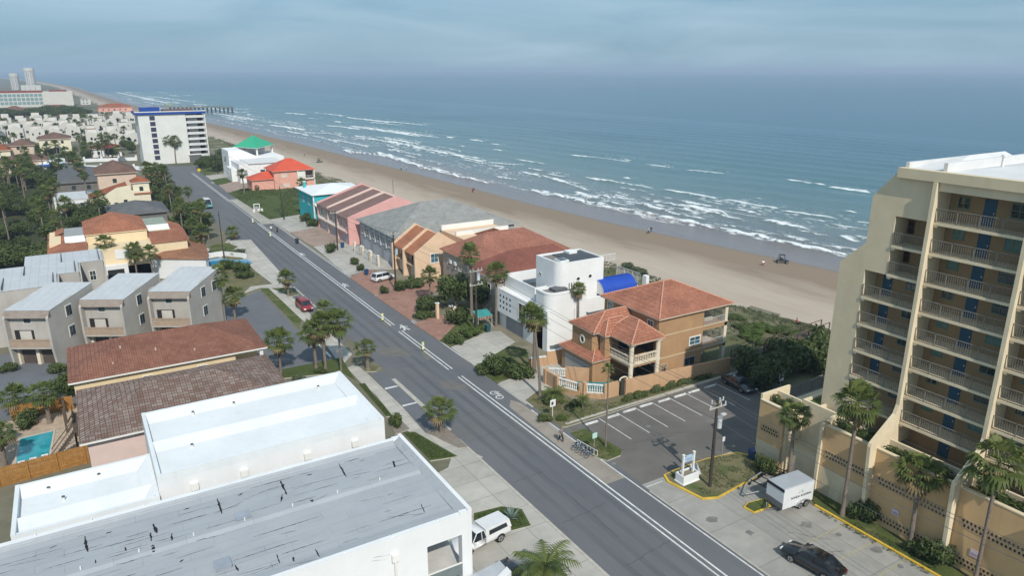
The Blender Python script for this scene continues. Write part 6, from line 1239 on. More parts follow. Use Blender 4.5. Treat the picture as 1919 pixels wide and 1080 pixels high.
P_((19.08, 89.47, 6.64), 1.95, 'dark full palm beside the corner of the red-brown tiled roof', v=2, tk=0, rad=.17)
P_((23.41, 88.47, 7.30), 1.9, 'leftmost palm of the tight cluster at the car park driveway', v=0, tk=0, rad=.22); P_((24.23, 86.96, 8.76), 2.0, 'middle palm of the tight cluster at the car park driveway', v=2, tk=0, rad=.2)
P_((25.9, 85.74, 9.10), 2.0, 'tall right palm of the cluster at the car park driveway, on a thin trunk', v=1, tk=0, rad=.13); P_((28.53, 100.24, 5.84), 1.6, 'palm behind the cluster, beside the parked red car', v=3, tk=0, rad=.16)
P_((28.79, 122.84, 5.12), 1.7, 'palm alone in the small grass island before the parking bay', v=2, tk=0, rad=.18); P_((29.38, 174.07, 3.67), 1.7, 'small dark palm alone at the left kerb beyond the blue pool', v=3, tk=0, rad=.16)
P_((16.5, 114.13, 9.41), 1.85, 'tall palm against the end wall of the grey townhouses', v=0, tk=1, rad=.15); P_((18.31, 114.8, 5.99), 1.9, 'bushy yellow-green palm at the corner of the grey townhouse car park', v=2, tk=0, rad=.2)
P_((2.81, 149.39, 9.37), 1.75, 'tall round palm against the pale cream building', v=1, tk=0, rad=.13, dead=False); P_((7.1, 145.98, 7.94), 1.8, 'taller of the two palms by the white blank wall', v=3, tk=0, rad=.15); P_((9.65, 144.43, 7.54), 1.5, 'slimmer palm casting its shadow on the white blank wall', v=1, tk=0, rad=.11, dead=False)
P_((20.39, 155.12, 8.26), 1.7, 'palm beside the blue pool, growing nearest the road', v=2, tk=0, rad=.14); P_((19.4, 156.72, 6.75), 1.7, 'palm beside the blue pool, growing nearest the white wall', v=0, tk=0, rad=.14)
P_((-6.54, 89.12, 5.33), 1.6, 'palm with a ragged pale trunk behind the turquoise pool', v=3, tk=0, rad=.24); P_((-9.48, 93.03, 4.12), 1.7, 'dark palm at the left end of the turquoise pool', v=2, tk=0, rad=.26)
P_((-10.28, 80.08, 5.28), 1.5, 'big leafy palm shading the near left corner of the turquoise pool', v=0, tk=0, rad=.3); P_((-11.5, 84.45, 4.56), 1.6, 'dark palm cut by the left edge beside the turquoise pool', v=1, tk=0, rad=.25)
P_((34.94, 337.55, 12.62), 3.0, 'left palm of the first tall pair before the white condominium wall', v=1, tk=2, rad=.25, rz=3); P_((37.45, 336.03, 11.96), 2.7, 'right palm of the first tall pair before the white condominium wall', v=0, tk=1, rad=.25, rz=0)
P_((27.79, 348.33, 10.15), 2.5, 'left palm of the second pair at the foot of the white condominium block', v=2, tk=1, rad=.22, rz=3); P_((29.56, 347.26, 11.94), 2.5, 'right palm of the second pair at the foot of the white condominium block', v=3, tk=0, rad=.22)
P_((63.31, 238.02, 4.39), 1.8, 'palm between the salmon house and the turquoise house', v=1, tk=0, rad=.16, dead=False); P_((50.24, 283.61, 9.03), 2.1, 'palm against the front of the white stepped house', v=0, tk=0, rad=.2); P_((45.71, 241.18, 8.17), 1.8, 'shaggy palm at the corner of the salmon house', v=2, tk=0, rad=.2); P_((50.44, 244.54, 1.93), .9, 'small palm by the garage of the salmon house', v=1, tk=0, rad=.12, dead=False)
P_((44.65, 64.11, 2.49), 1.2, 'small dark feather palm at the corner of the orange-brown garden wall', v=0, tk=0, rad=.2, crown=FEATH[0]); P_((46.57, 60.98, 2.18), .7, 'small spiky palm below the turquoise plunge pool', v=0, tk=0, rad=.1, dead=False, crown=FEATH[0])
palm(25.2, 36.6, 5.2, 2.3, 'feather palm cut by the bottom edge beside the concrete apron', rad=.24, crown=FEATH[0], dead=False)
rng = random.Random(77)
k = 0
while k < 130:                                                     # the grove behind the townhouses and the row along the road
    if k < 26: x, y = rng.uniform(19.5, 25.2), rng.uniform(166, 268)
    elif k < 100: x, y = rng.uniform(-40, 4.5), rng.uniform(168, 330)
    else: x, y = rng.uniform(-36, 24), rng.uniform(345, 430)
    if 5 < x < 19.5 and 190 < y < 308: continue
    if (-24 < x < -2 and 322 < y < 350) or (-7 < x < 8 and 228 < y < 306 and rng.random() < .8) or (-12 < x < 1 and 404 < y < 426): continue
    k += 1; h = rng.uniform(7, 12.5)
    if k <= 26: palm(x, y, rng.uniform(6.5, 10.5), rng.uniform(1.6, 2.3), 'fan palm in the crowded row along the left side of the road', v=k, tk=k % 3, rad=.16, group='palms along the left side of the road')
    elif k <= 100: palm(x, y, h, rng.uniform(1.8, 2.5), 'fan palm crowded in the dense grove behind the cream building', v=k, tk=k % 3, rad=.17, group='palms in the dense grove')
    else: palm(x, y, h * .85, rng.uniform(1.9, 2.6), 'far fan palm scattered among the houses before the white townhouses', v=k, tk=k % 2, rad=.18, group='far palms among the houses', dead=False)
# --- leafy shrubs and trees
def leaves(seed, n, lumps, size, mt, flat=1.0):
    r = random.Random(seed); m = MB(); tot = sum(l[3] ** 2 for l in lumps)
    for (cx, cy, cz, rr) in lumps:
        for _ in range(int(n * rr * rr / tot)):
            d = Vector((r.gauss(0, 1), r.gauss(0, 1), r.gauss(0, 1))).normalized(); q = rr * r.uniform(.55, 1.06); p = Vector((cx, cy, cz)) + Vector((d.x, d.y, d.z * flat)) * q
            if p.z < .02: p.z = r.uniform(.02, .2)
            nn = (d + Vector((r.gauss(0, .55), r.gauss(0, .55), r.gauss(.25, .5)))).normalized(); a = nn.cross(Vector((r.random() - .5, r.random() - .5, r.random() - .3))).normalized(); b = nn.cross(a); s = size * r.uniform(.6, 1.4)
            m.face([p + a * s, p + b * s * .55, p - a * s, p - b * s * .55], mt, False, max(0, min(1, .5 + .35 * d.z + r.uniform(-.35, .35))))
    return local_mesh(m, 'foliage')
def lumps(seed, n, spread, zc, r0, r1): 
    r = random.Random(seed); return [(r.uniform(-spread, spread), r.uniform(-spread, spread), zc * r.uniform(.6, 1.25), r.uniform(r0, r1)) for _ in range(n)]
BUSH = {k: [leaves(10 * i + s, 1500, lumps(i * 7 + s, 7, .55, .55, .3, .52), .085, mt) for s in range(2)] for i, (k, mt) in enumerate((('d', LFD), ('m', LFM), ('l', LFL), ('g', LFG)))}
TREE = {k: leaves(60 + i, 2400, lumps(90 + i, 13, .62, .55, .26, .5), .075, mt) for i, (k, mt) in enumerate((('d', LFD), ('m', LFM)))}
def wood_mesh(seed, mt=BARKD):
    r = random.Random(seed); m = MB(); m.tube([(0, 0, 0), (.03, .02, .3), (0, .05, .62)], [.09, .06, .04], mt, 6)
    for i in range(5): a = i * 1.25 + r.uniform(-.3, .3); m.tube([(.02, .02, .28 + .05 * i), (math.cos(a) * .25, math.sin(a) * .25, .5), (math.cos(a) * .5, math.sin(a) * .5, .75)], [.035, .025, .012], mt, 5)
    return local_mesh(m, 'wood')
WOODM = wood_mesh(5)
def shrub(x, y, rx, h, label, kind='m', group=None, ry=None, z=0, name='shrub', rz=None, cat='shrub'):
    r = random.Random(int(x * 13 + y * 7)); t = thing(name, label, cat, (x, y, z), group, r.uniform(0, 6.28) if rz is None else rz)
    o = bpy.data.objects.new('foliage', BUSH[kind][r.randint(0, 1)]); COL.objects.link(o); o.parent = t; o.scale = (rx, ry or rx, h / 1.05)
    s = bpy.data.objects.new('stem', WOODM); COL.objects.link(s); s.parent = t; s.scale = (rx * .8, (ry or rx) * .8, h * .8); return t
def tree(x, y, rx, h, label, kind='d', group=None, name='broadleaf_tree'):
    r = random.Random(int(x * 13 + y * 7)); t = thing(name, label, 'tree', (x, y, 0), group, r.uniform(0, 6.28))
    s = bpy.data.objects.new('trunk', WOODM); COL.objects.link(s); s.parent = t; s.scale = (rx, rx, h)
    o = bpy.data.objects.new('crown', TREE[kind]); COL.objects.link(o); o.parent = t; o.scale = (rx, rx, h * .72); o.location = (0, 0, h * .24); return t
def S_(G_, rx, h, lab, **k): return shrub(G_[0], G_[1], rx, h, lab, **k)
S_((53.28, 40.09), 1.2, 2.1, 'round dark shrub in the corner by the tan wall, above the boat trailer', kind='d'); S_((54.6, 30.96), 1.3, 2.0, 'dark shrub at the foot of the second slanting fin', kind='d'); S_((54.7, 24.43), 1.5, 2.1, 'large dark shrub at the foot of the third slanting fin', kind='d'); S_((54.12, 25.72), 1.0, 1.3, 'lower shrub left of the large one under the tower palms', kind='d')
for i, (x, y, z, lx) in enumerate(((56.2, 33.6, 6.5, 2.4), (56.2, 27.6, 6.5, 3.2), (56.2, 20.6, 6.5, 3.2), (55.9, 41.3, 6.2, 1.4), (56.2, 13.6, 6.5, 3.2))):
    shrub(x, y, .8, 1.25, ['hedge filling the tower planter between the first and second fins', 'hedge filling the tower planter between the second and third fins', 'hedge filling the tower planter cut by the right edge', 'hedge in the short planter on the tan end wall', 'hedge in the tower planter beyond the right edge'][i], kind='m', ry=lx, z=z, name='planter_hedge', rz=0, cat='hedge')
S_((43.52, 74.47), 2.3, 2.6, 'large dark shrub in the bed before the curved palm', kind='d'); S_((44.8, 71.93), 2.0, 2.0, 'rounded shrub at the right end of the bed before the curved palm', kind='m'); S_((42.29, 75.82), 1.8, 1.3, 'low spreading shrub at the left end of the bed before the curved palm', kind='m')
S_((43.03, 87.64), 1.7, 1.6, 'shrub at the road end of the bed by the dark utility pole', kind='m'); S_((45.92, 89.19), 1.9, 1.5, 'low bright shrub in the bed by the dark utility pole', kind='l'); S_((48.57, 90.24), 1.6, 1.4, 'bright low shrub beside the concrete drive of the white house', kind='l'); S_((47.82, 94.59), 2.0, 2.8, 'dark tall shrub right of the white gate posts', kind='d')
S_((44.98, 102.3), 2.3, 3.0, 'big round dark shrub between the two brick drives', kind='d'); S_((44.28, 99.96), 2.2, 1.1, 'low clipped shrub below the big round dark shrub', kind='m'); S_((47.62, 103.24), 1.6, 2.2, 'greyish shrub at the right of the big round dark shrub', kind='g')
T_ = (50.64, 101.41); tree(T_[0], T_[1], 3.2, 6.2, 'dense green tree behind the white gate posts', 'm'); T_ = (53, 98.38); tree(T_[0] + 1.5, T_[1] + 1, 2.6, 5.0, 'dark tree between the utility pole and the red-roofed house', 'd')
S_((46.61, 115.75), 1.1, 2.1, 'upright dark shrub beside the pole at the brick drive', kind='d'); S_((43.72, 115.62), 1.0, 1.4, 'small round shrub at the corner of the brick drive', kind='d'); S_((49.53, 116.28), 2.0, 2.2, 'yellowish shrub below the peach gable window', kind='m'); S_((46.27, 137.46), 1.2, 1.7, 'neat round shrub beside the gate pillar', kind='m'); S_((45.51, 132.24), 1.0, 1.5, 'dark shrub behind the blue bin', kind='d'); S_((45.17, 149.58), 1.5, 2.1, 'dark round shrub before the pink townhouses', kind='d')
S_((49.61, 185.51), 1.8, 2.3, 'dark shrub at the foot of the turquoise wall', kind='d'); S_((49.29, 178.71), 1.7, 2.0, 'second dark shrub at the foot of the turquoise wall, nearer the camera', kind='d')
for i, q in enumerate([(52.92, 60.11), (55.08, 60.19), (57.4, 60.2), (59.85, 60.17), (62.36, 60.14), (64.89, 60.15)]): shrub(q[0], q[1], 1.5, .8, 'clipped low hedge plant along the foot of the orange-brown wall', 'm', 'hedge along the orange-brown wall', ry=.8, rz=-.1, name='hedge_plant', cat='hedge')
S_((41.22, 60.8), 1.0, .9, 'small shrub in the garden bed beside the white street sign', kind='m'); S_((42.92, 59.77), .9, .7, 'lowest shrub in the winding garden border', kind='l'); S_((46.32, 62.1), .9, .9, 'small dark shrub below the orange-brown wall', kind='d'); S_((43.86, 64.42), .9, .8, 'dark shrub at the upper end of the winding border', kind='d')
for i, (px, py, rx, h, kd) in enumerate(((1425,715,3.4,4.6,'d'),(1465,700,3.6,4.8,'d'),(1500,690,3.4,4.6,'d'),(1535,675,3.2,4.4,'m'),(1445,672,2.8,3.2,'d'),(1495,660,2.8,3.4,'d'),(1530,648,2.8,3.4,'m'),(1410,690,2.4,3.0,'d'))) if False else enumerate(()): pass
SG = [(69.1, 54.76), (72.64, 55.07), (75.75, 54.75), (78.35, 53.98), (81.37, 54.2), (76.34, 57.25), (79.56, 56.57), (83.46, 56.82), (70.72, 57.01), (86.64, 57.63)]
for i, q in enumerate(SG): shrub(q[0], q[1], 2.9, 3.6 + .3 * (i % 3), 'big dark sea-grape bush in the thicket beside the beige tower', 'd' if i < 6 or i == 8 else 'm', 'thicket between the car park and the beach', name='sea_grape')
for i, (px, py) in enumerate([(84.37, 70.47), (83.58, 68.23), (86.95, 68.08), (87.71, 66.53), (87.44, 64.57), (80.28, 66.33), (81.42, 64.39), (83.07, 63.4), (84.19, 61.98), (85.88, 73.87)]): shrub(px, py, rng.uniform(1.6, 2.5), rng.uniform(.7, 1.2), 'low green bush on the dune behind the brown house', 'l' if i % 3 else 'm', 'low dune bushes', name='dune_bush')
for i, (px, py) in enumerate([(83.5, 155.76), (86.67, 154.58), (82.11, 158.83), (91.4, 105.84), (90.19, 102.03)]): shrub(px, py, 1.8, 1.3, 'olive bush on the dune edge behind the beach houses', 'g', 'bushes on the dune edge', name='dune_bush')
for i, (px, py, rx, h, kd, lab) in enumerate(((428,505,1.8,2.2,'d','dark shrub beside the corner of the blue pool'), (455,510,2.0,2.4,'m','round green shrub at the road end of the blue pool'), (462,522,1.8,1.5,'d','dark low shrub below the blue pool'), (350,505,1.6,2.4,'g','spiky grey shrub before the white blank wall'), (440,478,2.4,1.1,'g','low flowering bed at the back of the blue pool'), (188,580,1.6,2.0,'m','shrub between the two grey townhouse rows'), (210,548,1.6,1.6,'l','yellow-green shrub before the cream building'), (120,745,1.6,3.0,'d','dark shrub at the corner of the red-brown tiled house'), (108,700,1.3,1.4,'m','shrub at the foot of the grey townhouse garages'), (14,698,1.2,1.2,'d','small dark shrub left of the grey townhouse garages'), (60,800,1.6,2.0,'d','dark shrub along the far side of the turquoise pool'), (738,800,1.0,1.6,'m','shrub in the gravel bed by the white roof corner'), (560,720,1.2,1.0,'g','small shrub in the yard between the brown and white roofs'), (600,700,1.0,.8,'d','low dark shrub under the palm cluster'))):
    pass
SHR = [(23.28, 147.09), (25.31, 143.57), (24.96, 138.5), (16.21, 151.37), (26.72, 158.56), (0.29, 131.91), (2.55, 141.68), (-5.15, 96.14), (-5.8, 104.94), (-11.42, 108.75), (-8.26, 89.28), (26.11, 68.46), (20.22, 85.29), (23.52, 87.19)]
SHD = ((1.8,2.2,'d','dark shrub beside the corner of the blue pool'), (2.0,2.4,'m','round green shrub at the road end of the blue pool'), (1.8,1.5,'d','dark low shrub below the blue pool'), (1.6,2.4,'g','spiky grey shrub before the white blank wall'), (2.4,1.1,'g','low flowering bed at the back of the blue pool'), (1.6,2.0,'m','shrub between the two grey townhouse rows'), (1.6,1.6,'l','yellow-green shrub before the cream building'), (1.6,3.0,'d','dark shrub at the corner of the red-brown tiled house'), (1.3,1.4,'m','shrub at the foot of the grey townhouse garages'), (1.2,1.2,'d','small dark shrub left of the grey townhouse garages'), (1.6,2.0,'d','dark shrub along the far side of the turquoise pool'), (1.0,1.6,'m','shrub in the gravel bed by the white roof corner'), (1.2,1.0,'g','small shrub in the yard between the brown and white roofs'), (1.0,.8,'d','low dark shrub under the palm cluster'))
for q, (rx, h, kd, lab) in zip(SHR, SHD): shrub(q[0], q[1], rx, h, lab, kd)
for i in range(140):                                                # the dark broadleaf growth of the grove and between the far houses
    if i < 104: x, y = rng.uniform(-42, 4.5), rng.uniform(166, 325); lab, gp = 'dark broadleaf tree filling the dense grove behind the cream building', 'trees in the dense grove'
    elif i < 120: x, y = rng.uniform(19.5, 24.8), rng.uniform(165, 270); lab, gp = 'broadleaf tree among the palms along the left side of the road', 'trees along the left side of the road'
    else: x, y = rng.uniform(-36, 26), rng.uniform(350, 430); lab, gp = 'far broadleaf tree among the houses before the white townhouses', 'far trees among the houses'
    if (-24 < x < -2 and 322 < y < 350) or (-7 < x < 8 and 228 < y < 306) or (-12 < x < 1 and 404 < y < 426): x -= 22
    tree(x, y, rng.uniform(2.4, 4), rng.uniform(3, 5.5), lab, 'd' if i % 3 else 'm', gp)
for i in range(26):
    x, y = rng.uniform(-60, 20), rng.uniform(690, 790); tree(x, y, rng.uniform(5, 9), rng.uniform(5, 8), 'distant tree in the dark belt beyond the white townhouses', 'd', 'distant belt of trees')
for i in range(54):
    x, y = rng.uniform(-36, 28), rng.uniform(440, 660); (tree(x, y, rng.uniform(2.5, 4), rng.uniform(4, 6), 'tree between the far white townhouses', 'd', 'trees between the white townhouses') if i % 2 else palm(x, y, rng.uniform(8, 11), 2.2, 'palm between the far white townhouses', v=i, group='palms between the white townhouses', dead=False))
for i, q in enumerate([(43.33, 312.45), (47.22, 317.84), (52.25, 329.19), (49.49, 304.97), (46.21, 299.7), (53.75, 313.88), (56.57, 337.58)]): tree(q[0], q[1], rng.uniform(2.5, 3.6), rng.uniform(3.5, 5.5), 'tree in the dark clump left of the green-roofed house', 'd', 'clump left of the green-roofed house')
# --- agave and grass
m = MB(); AG = leafy('agave', (.16, .22, .20), (.30, .37, .34), .05); rr = random.Random(9)
for i in range(26):
    az = i * 2.4; el = R(80 - 62 * i / 26); d = Vector((math.cos(az) * math.cos(el), math.sin(az) * math.cos(el), math.sin(el))); s = Vector((-math.sin(az), math.cos(az), 0)); l = rr.uniform(.9, 1.25)
    a, b = d * l * .45, d * l; m.face([s * .07, a + s * .11, b, a - s * .11, -s * .07], AG, False, rr.random())
o = m.build('agave'); o.location = (*(28.27, 46.91), .12); tag(o, 'large blue-grey agave on the lawn beside the white pickup', 'agave')
def tufts(name, lab, pts, h, mt, seed):
    r = random.Random(seed); m = MB()
    for x, y, z in pts:
        for _ in range(5):
            a = r.uniform(0, 6.28); d = Vector((math.cos(a), math.sin(a), 0)); l = h * r.uniform(.5, 1.2); s = Vector((-d.y, d.x, 0)) * h * .12; b = Vector((x, y, z)) + d * r.uniform(0, h * .5)
            m.face([b - s, b + s, b + d * l * .5 + Vector((0, 0, l))], mt, False, r.random())
    o = m.build(name); o['kind'] = 'stuff'; tag(o, lab, 'grass'); return o
rr = random.Random(33); pts = []
def scatter(poly, n, z, sd, thr=.0):
    r = random.Random(sd); xs = [p[0] for p in poly]; ys = [p[1] for p in poly]; out_ = []; tries = 0
    while len(out_) < n and tries < n * 20:
        tries += 1; x, y = r.uniform(min(xs), max(xs)), r.uniform(min(ys), max(ys)); c = False
        for (ax, ay), (bx, by) in zip(poly, poly[1:] + poly[:1]):
            if (ay > y) != (by > y) and x < (bx - ax) * (y - ay) / (by - ay) + ax: c = not c
        if c and vn(x / .9, y / .9, sd) > thr: out_.append((x, y, z))
    return out_
lw = []
for i, (poly, n, z, th) in enumerate((([(45, 45.11), (45.31, 40.74), (46.67, 40.12), (51, 40.47), (54.49, 40.85), (55.05, 42.66), (53.76, 44.3), (50.19, 45.11), (45.96, 45.09)], 900, .15, .42), ([(42.2, 56.44), (43.53, 56.48), (43.98, 51.36), (42.09, 50.75), (41.33, 52.08)], 500, .13, .3), ([(42.63, 66.01), (44.95, 67.2), (46.3, 62.94), (49.29, 60.64), (58.31, 59.47), (65.43, 60.22), (43.32, 58.78), (42.18, 59.03)], 1000, .12, .35), ([(25.92, 48.98), (28.4, 48.71), (29.63, 47.49), (29.14, 45.38), (26.7, 45.81), (25.11, 47.47)], 700, .16, .1), ([(26.35, 66.18), (27.4, 65.55), (28.09, 62.02), (28.78, 59.06), (26.55, 59.92)], 700, .16, .1), ([(26.67, 81.01), (27.13, 80.36), (26.94, 76.88), (26.97, 73.49), (26.79, 70.91), (26.37, 71.32)], 400, .16, .1), ([(52.34, 33.73), (53.93, 33.25), (54.06, 23.3), (52.43, 23.85)], 600, .06, .3))): lw += scatter(poly, n, z, 50 + i, th)
tufts('lawn_grass', 'short uneven grass on the small lawns and kerbed islands near the road', lw, .13, LFM, 8)
while len(pts) < 5200:
    y = 52 * math.exp(rr.random() * 2.25); x = float(dune(y)) - (rr.random() ** 1.3) * 15 + vn(y / 6, 0, 3) * 2.0
    if y > 95 and x < dune(y) - 8: continue
    if x < 71 or vn(x / 4, y / 5, 9) < .35: continue
    pts.append((x, y, .03))
tufts('dune_grass', 'olive dune grass growing along the top of the beach', pts, .42, LFG, 3)
pts = []
for poly in ([(41.32, 243.84), (42.26, 194.04), (50.64, 195.79), (61.28, 211.42), (65.17, 242.11), (49.87, 251.38)],):
    xs = [p[0] for p in poly]; ys = [p[1] for p in poly]
    while len(pts) < 2500:
        x, y = rr.uniform(min(xs), max(xs)), rr.uniform(min(ys), max(ys)); c = False
        for (ax, ay), (bx, by) in zip(poly, poly[1:] + poly[:1]):
            if (ay > y) != (by > y) and x < (bx - ax) * (y - ay) / (by - ay) + ax: c = not c
        if c and vn(x / 3, y / 6, 4) > .4: pts.append((x, y, .05))
tufts('lot_grass', 'rough green grass covering the empty lot beside the salmon house', pts, .4, LFM, 4)
# ================================================================== vehicles
TYRE = plain('tyre_rubber', (.018, .018, .018), .85, .1); RIM = plain('alloy_rim', (.45, .45, .46), .35, .05, 1, .5, .6); LAMPR = paint('tail_lamp', (.35, .01, .01)); LAMPW = paint('head_lamp', (.75, .75, .72)); BLK = plain('black_plastic', (.02, .02, .022), .5); CGL = glass('car_glass', (.012, .016, .02), .05); PLATE = plain('plate_white', (.6, .6, .6), .5)
def wheel(parent, x, y, r, wd=.22):
    m = MB(); n = 16
    def ring(rr, yy): return [(x + math.cos(2 * math.pi * i / n) * rr, yy, r + math.sin(2 * math.pi * i / n) * rr) for i in range(n)]
    A, B, C_, D_ = ring(r * .93, y - wd / 2), ring(r, y - wd / 2 + .05), ring(r, y + wd / 2 - .05), ring(r * .93, y + wd / 2)
    for P0, P1 in ((A, B), (B, C_), (C_, D_)):
        for i in range(n): m.face([P0[i], P0[(i + 1) % n], P1[(i + 1) % n], P1[i]], TYRE, True)
    m.face(A[::-1], TYRE); m.face(D_, TYRE); o = m.build('wheel', parent, (0, 0, 0)); s = 1 if y > 0 else -1
    m = MB(); yy = y + s * (wd / 2 + .006); m.face(ring(r * .66, yy) if s < 0 else ring(r * .66, yy)[::-1], RIM)
    for i in range(5): a = i * 1.2566; m.tube([(x, yy + s * .012, r), (x + math.cos(a) * r * .62, yy + s * .006, r + math.sin(a) * r * .62)], r * .06, BLK, 4)
    m.build('rim', o, (0, 0, 0)); return o
def car(name, label, cat, loc, rz, L, W, H, col, cab, hood=.92, belt=.98, gc=.30, wr=.34, deckz=None, group=None, wb=None, glasscol=None, roofcol=None):
    """cab = (windscreen base, roof front, roof rear, rear glass base) as fractions of the length from the nose"""
    t = thing(name, label, cat, (0, 0, 0), group); hx = L / 2; deckz = deckz or hood
    def X(f): return hx - f * L
    st = [(0, .50, .62, .74), (.015, .34, .70, .86), (.05, .27, hood * .86, .95), (.14, gc, hood * .95, 1.0), (cab[0] - .03, gc, hood, 1.0), (cab[0] + .03, gc, belt * .98, 1.0), (.5, gc, belt, 1.0), (cab[3] - .04, gc, belt, 1.0), (cab[3], gc, max(deckz, belt * .97), 1.0), (.95, gc + .04, deckz, .97), (.985, .36, deckz * .94, .91), (1.0, .5, deckz * .80, .80)]
    m = MB(); rings = []
    for f, zb, zt, wf in st:
        w_ = W / 2 * wf; x = X(f); zm = (zb + zt) / 2
        rings.append([(x, -w_ * .86, zb), (x, -w_ * .985, zb + .12), (x, -w_, zm), (x, -w_ * .97, zt - .13), (x, -w_ * .86, zt), (x, 0, zt + .025), (x, w_ * .86, zt), (x, w_ * .97, zt - .13), (x, w_, zm), (x, w_ * .985, zb + .12), (x, w_ * .86, zb)])
    k = len(rings[0]); v = [p for r_ in rings for p in r_]; fc = []
    for i in range(len(rings) - 1):
        for j in range(k): fc.append((i * k + j, i * k + (j + 1) % k, (i + 1) * k + (j + 1) % k, (i + 1) * k + j))
    m.mesh(v, [f_[::-1] for f_ in fc], col, True); m.mesh(rings[0], [tuple(range(k))], col); m.mesh(rings[-1], [tuple(range(k - 1, -1, -1))], col); b = m.build('body', t, (0, 0, 0))
    xs = [X(c) for c in cab]; wl, wt = W / 2 * .93, W / 2 * .74; z0, z1 = belt - .04, H
    lo = [(xs[0], -wl * .93, z0 - .02), (xs[3], -wl * .93, z0), (xs[3], wl * .93, z0), (xs[0], wl * .93, z0 - .02)]; hi = [(xs[1], -wt, z1 - .05), (xs[2], -wt, z1 - .05), (xs[2], wt, z1 - .05), (xs[1], wt, z1 - .05)]
    m = MB(); m.mesh(lo + hi, [(0, 1, 5, 4), (2, 3, 7, 6), (3, 0, 4, 7), (1, 2, 6, 5)], CGL); m.build('windows', t, (0, 0, 0))
    rc = roofcol or col; m = MB()
    m.mesh([(p[0], p[1], p[2]) for p in hi] + [(p[0] * .96 + (xs[1] + xs[2]) / 2 * .04, p[1] * .86, z1) for p in hi], [(4, 5, 6, 7), (0, 1, 5, 4), (1, 2, 6, 5), (2, 3, 7, 6), (3, 0, 4, 7)], rc, True)
    for a, bq in ((0, 0), (1, 1), (2, 2), (3, 3)): m.tube([lo[a], hi[bq]], .05, rc, 5)
    for sg in (-1, 1):
        xm = (xs[1] + xs[2]) / 2 - .1; m.tube([(xm, sg * wl * .95, z0), (xm, sg * wt * 1.01, z1 - .05)], .04, rc, 4)
    m.build('roof', t, (0, 0, 0)); wb = wb or L * .58; cx = (xs[0] + xs[3]) / 2 * .12
    for sx in (1, -1):
        for sy in (1, -1): wheel(t, cx + sx * wb / 2, sy * (W / 2 - .11), wr)
        for sy in (1, -1): m = MB(); n = 12; xx = cx + sx * wb / 2; yy = sy * (W / 2 * 1.0 + .004); m.face([(xx + math.cos(math.pi * i / n) * wr * 1.2, yy, wr + math.sin(math.pi * i / n) * wr * 1.2) for i in range(n + 1)][::sy], BLK); m.build('wheel_arch', b, (0, 0, 0))
    for sy in (1, -1):
        m = MB(); m.box(hx - .14, min(sy * W * .24, sy * W * .42), hood * .66, hx - .01, max(sy * W * .24, sy * W * .42), hood * .80, LAMPW); m.build('headlight', t, (0, 0, 0))
        m = MB(); m.box(-hx + .0, min(sy * W * .30, sy * W * .42), deckz * .68, -hx + .12, max(sy * W * .30, sy * W * .42), deckz * .90, LAMPR); m.build('tail_light', t, (0, 0, 0))
        m = MB(); m.box(xs[0] - .25, min(sy * W * .48, sy * W * .57), belt - .02, xs[0] - .08, max(sy * W * .48, sy * W * .57), belt + .12, col); m.build('mirror', t, (0, 0, 0))
    m = MB(); m.box(hx - .05, -W * .22, .42, hx + .005, W * .22, .60, BLK); m.build('grille', t, (0, 0, 0)); m = MB(); m.box(-hx - .008, -.26, .5, -hx + .02, .26, .62, PLATE); m.build('number_plate', t, (0, 0, 0))
    t.location = loc; t.rotation_euler = (0, 0, rz); return t
WHC = paint('white_car_paint', (.72, .72, .72)); REDC = paint('red_car_paint', (.26, .018, .025)); BLKC = paint('black_car_paint', (.012, .012, .014), .18); DKC = paint('dark_grey_car_paint', (.035, .04, .045)); SUV = (.22, .34, .90, .985); SED = (.26, .42, .70, .86)
car('white_suv', 'white crossover parked on the brick drive by the peach townhouses', 'car', (*(46.61, 123.7), .05), R(14), 4.5, 1.85, 1.65, WHC, SUV, 1.0, 1.02)
car('red_suv', 'dark red crossover parked in the bay at the left of the road', 'car', (*(29.2, 114.39), .02), R(-88), 4.5, 1.85, 1.68, REDC, SUV, 1.0, 1.02)
car('black_sedan', 'shiny black car parked at the bottom edge of the concrete forecourt', 'car', (45.6, 29.1, .02), R(97), 4.9, 1.9, 1.5, BLKC, (.25, .40, .72, .90), .92, .96)
car('dark_sedan', 'dark grey saloon parked in the tower shade of the car park', 'car', (*(66.8, 55.78), .02), R(-97), 4.9, 1.88, 1.45, DKC, SED, .90, .95, deckz=.98)
car('dark_car', 'dark car half hidden by the white building canopy beside the pickup', 'car', (22.7, 40.1, .06), R(-172), 4.5, 1.85, 1.5, BLKC, SUV, .95, .98)
car('white_parked_car', 'white car parked beside the pale cream gabled house', 'car', (*(21.05, 258.57), .02), R(10), 4.6, 1.85, 1.5, WHC, SED, .9, .95); car('dark_parked_car', 'dark car parked before the pale cream gabled house', 'car', (*(19.22, 247.82), .02), R(10), 4.4, 1.8, 1.5, DKC, SUV, .9, .95)
t = car('white_pickup', 'white pickup with a white camper shell parked beside the grey-roofed building', 'pickup', (*(24.22, 45.28), .06), R(188), 5.6, 1.95, 1.78, WHC, (.27, .36, .50, .53), 1.05, 1.08, .42, .39, 1.06)
m = MB(); m.mesh([(-2.75, -.92, 1.05), (-.1, -.92, 1.05), (-.1, .92, 1.05), (-2.75, .92, 1.05), (-2.62, -.76, 1.72), (-.1, -.78, 1.80), (-.1, .78, 1.80), (-2.62, .76, 1.72)], [(0, 1, 5, 4), (2, 3, 7, 6), (3, 0, 4, 7), (1, 2, 6, 5), (4, 5, 6, 7)], WHC); cs = m.build('camper_shell', t, (0, 0, 0))
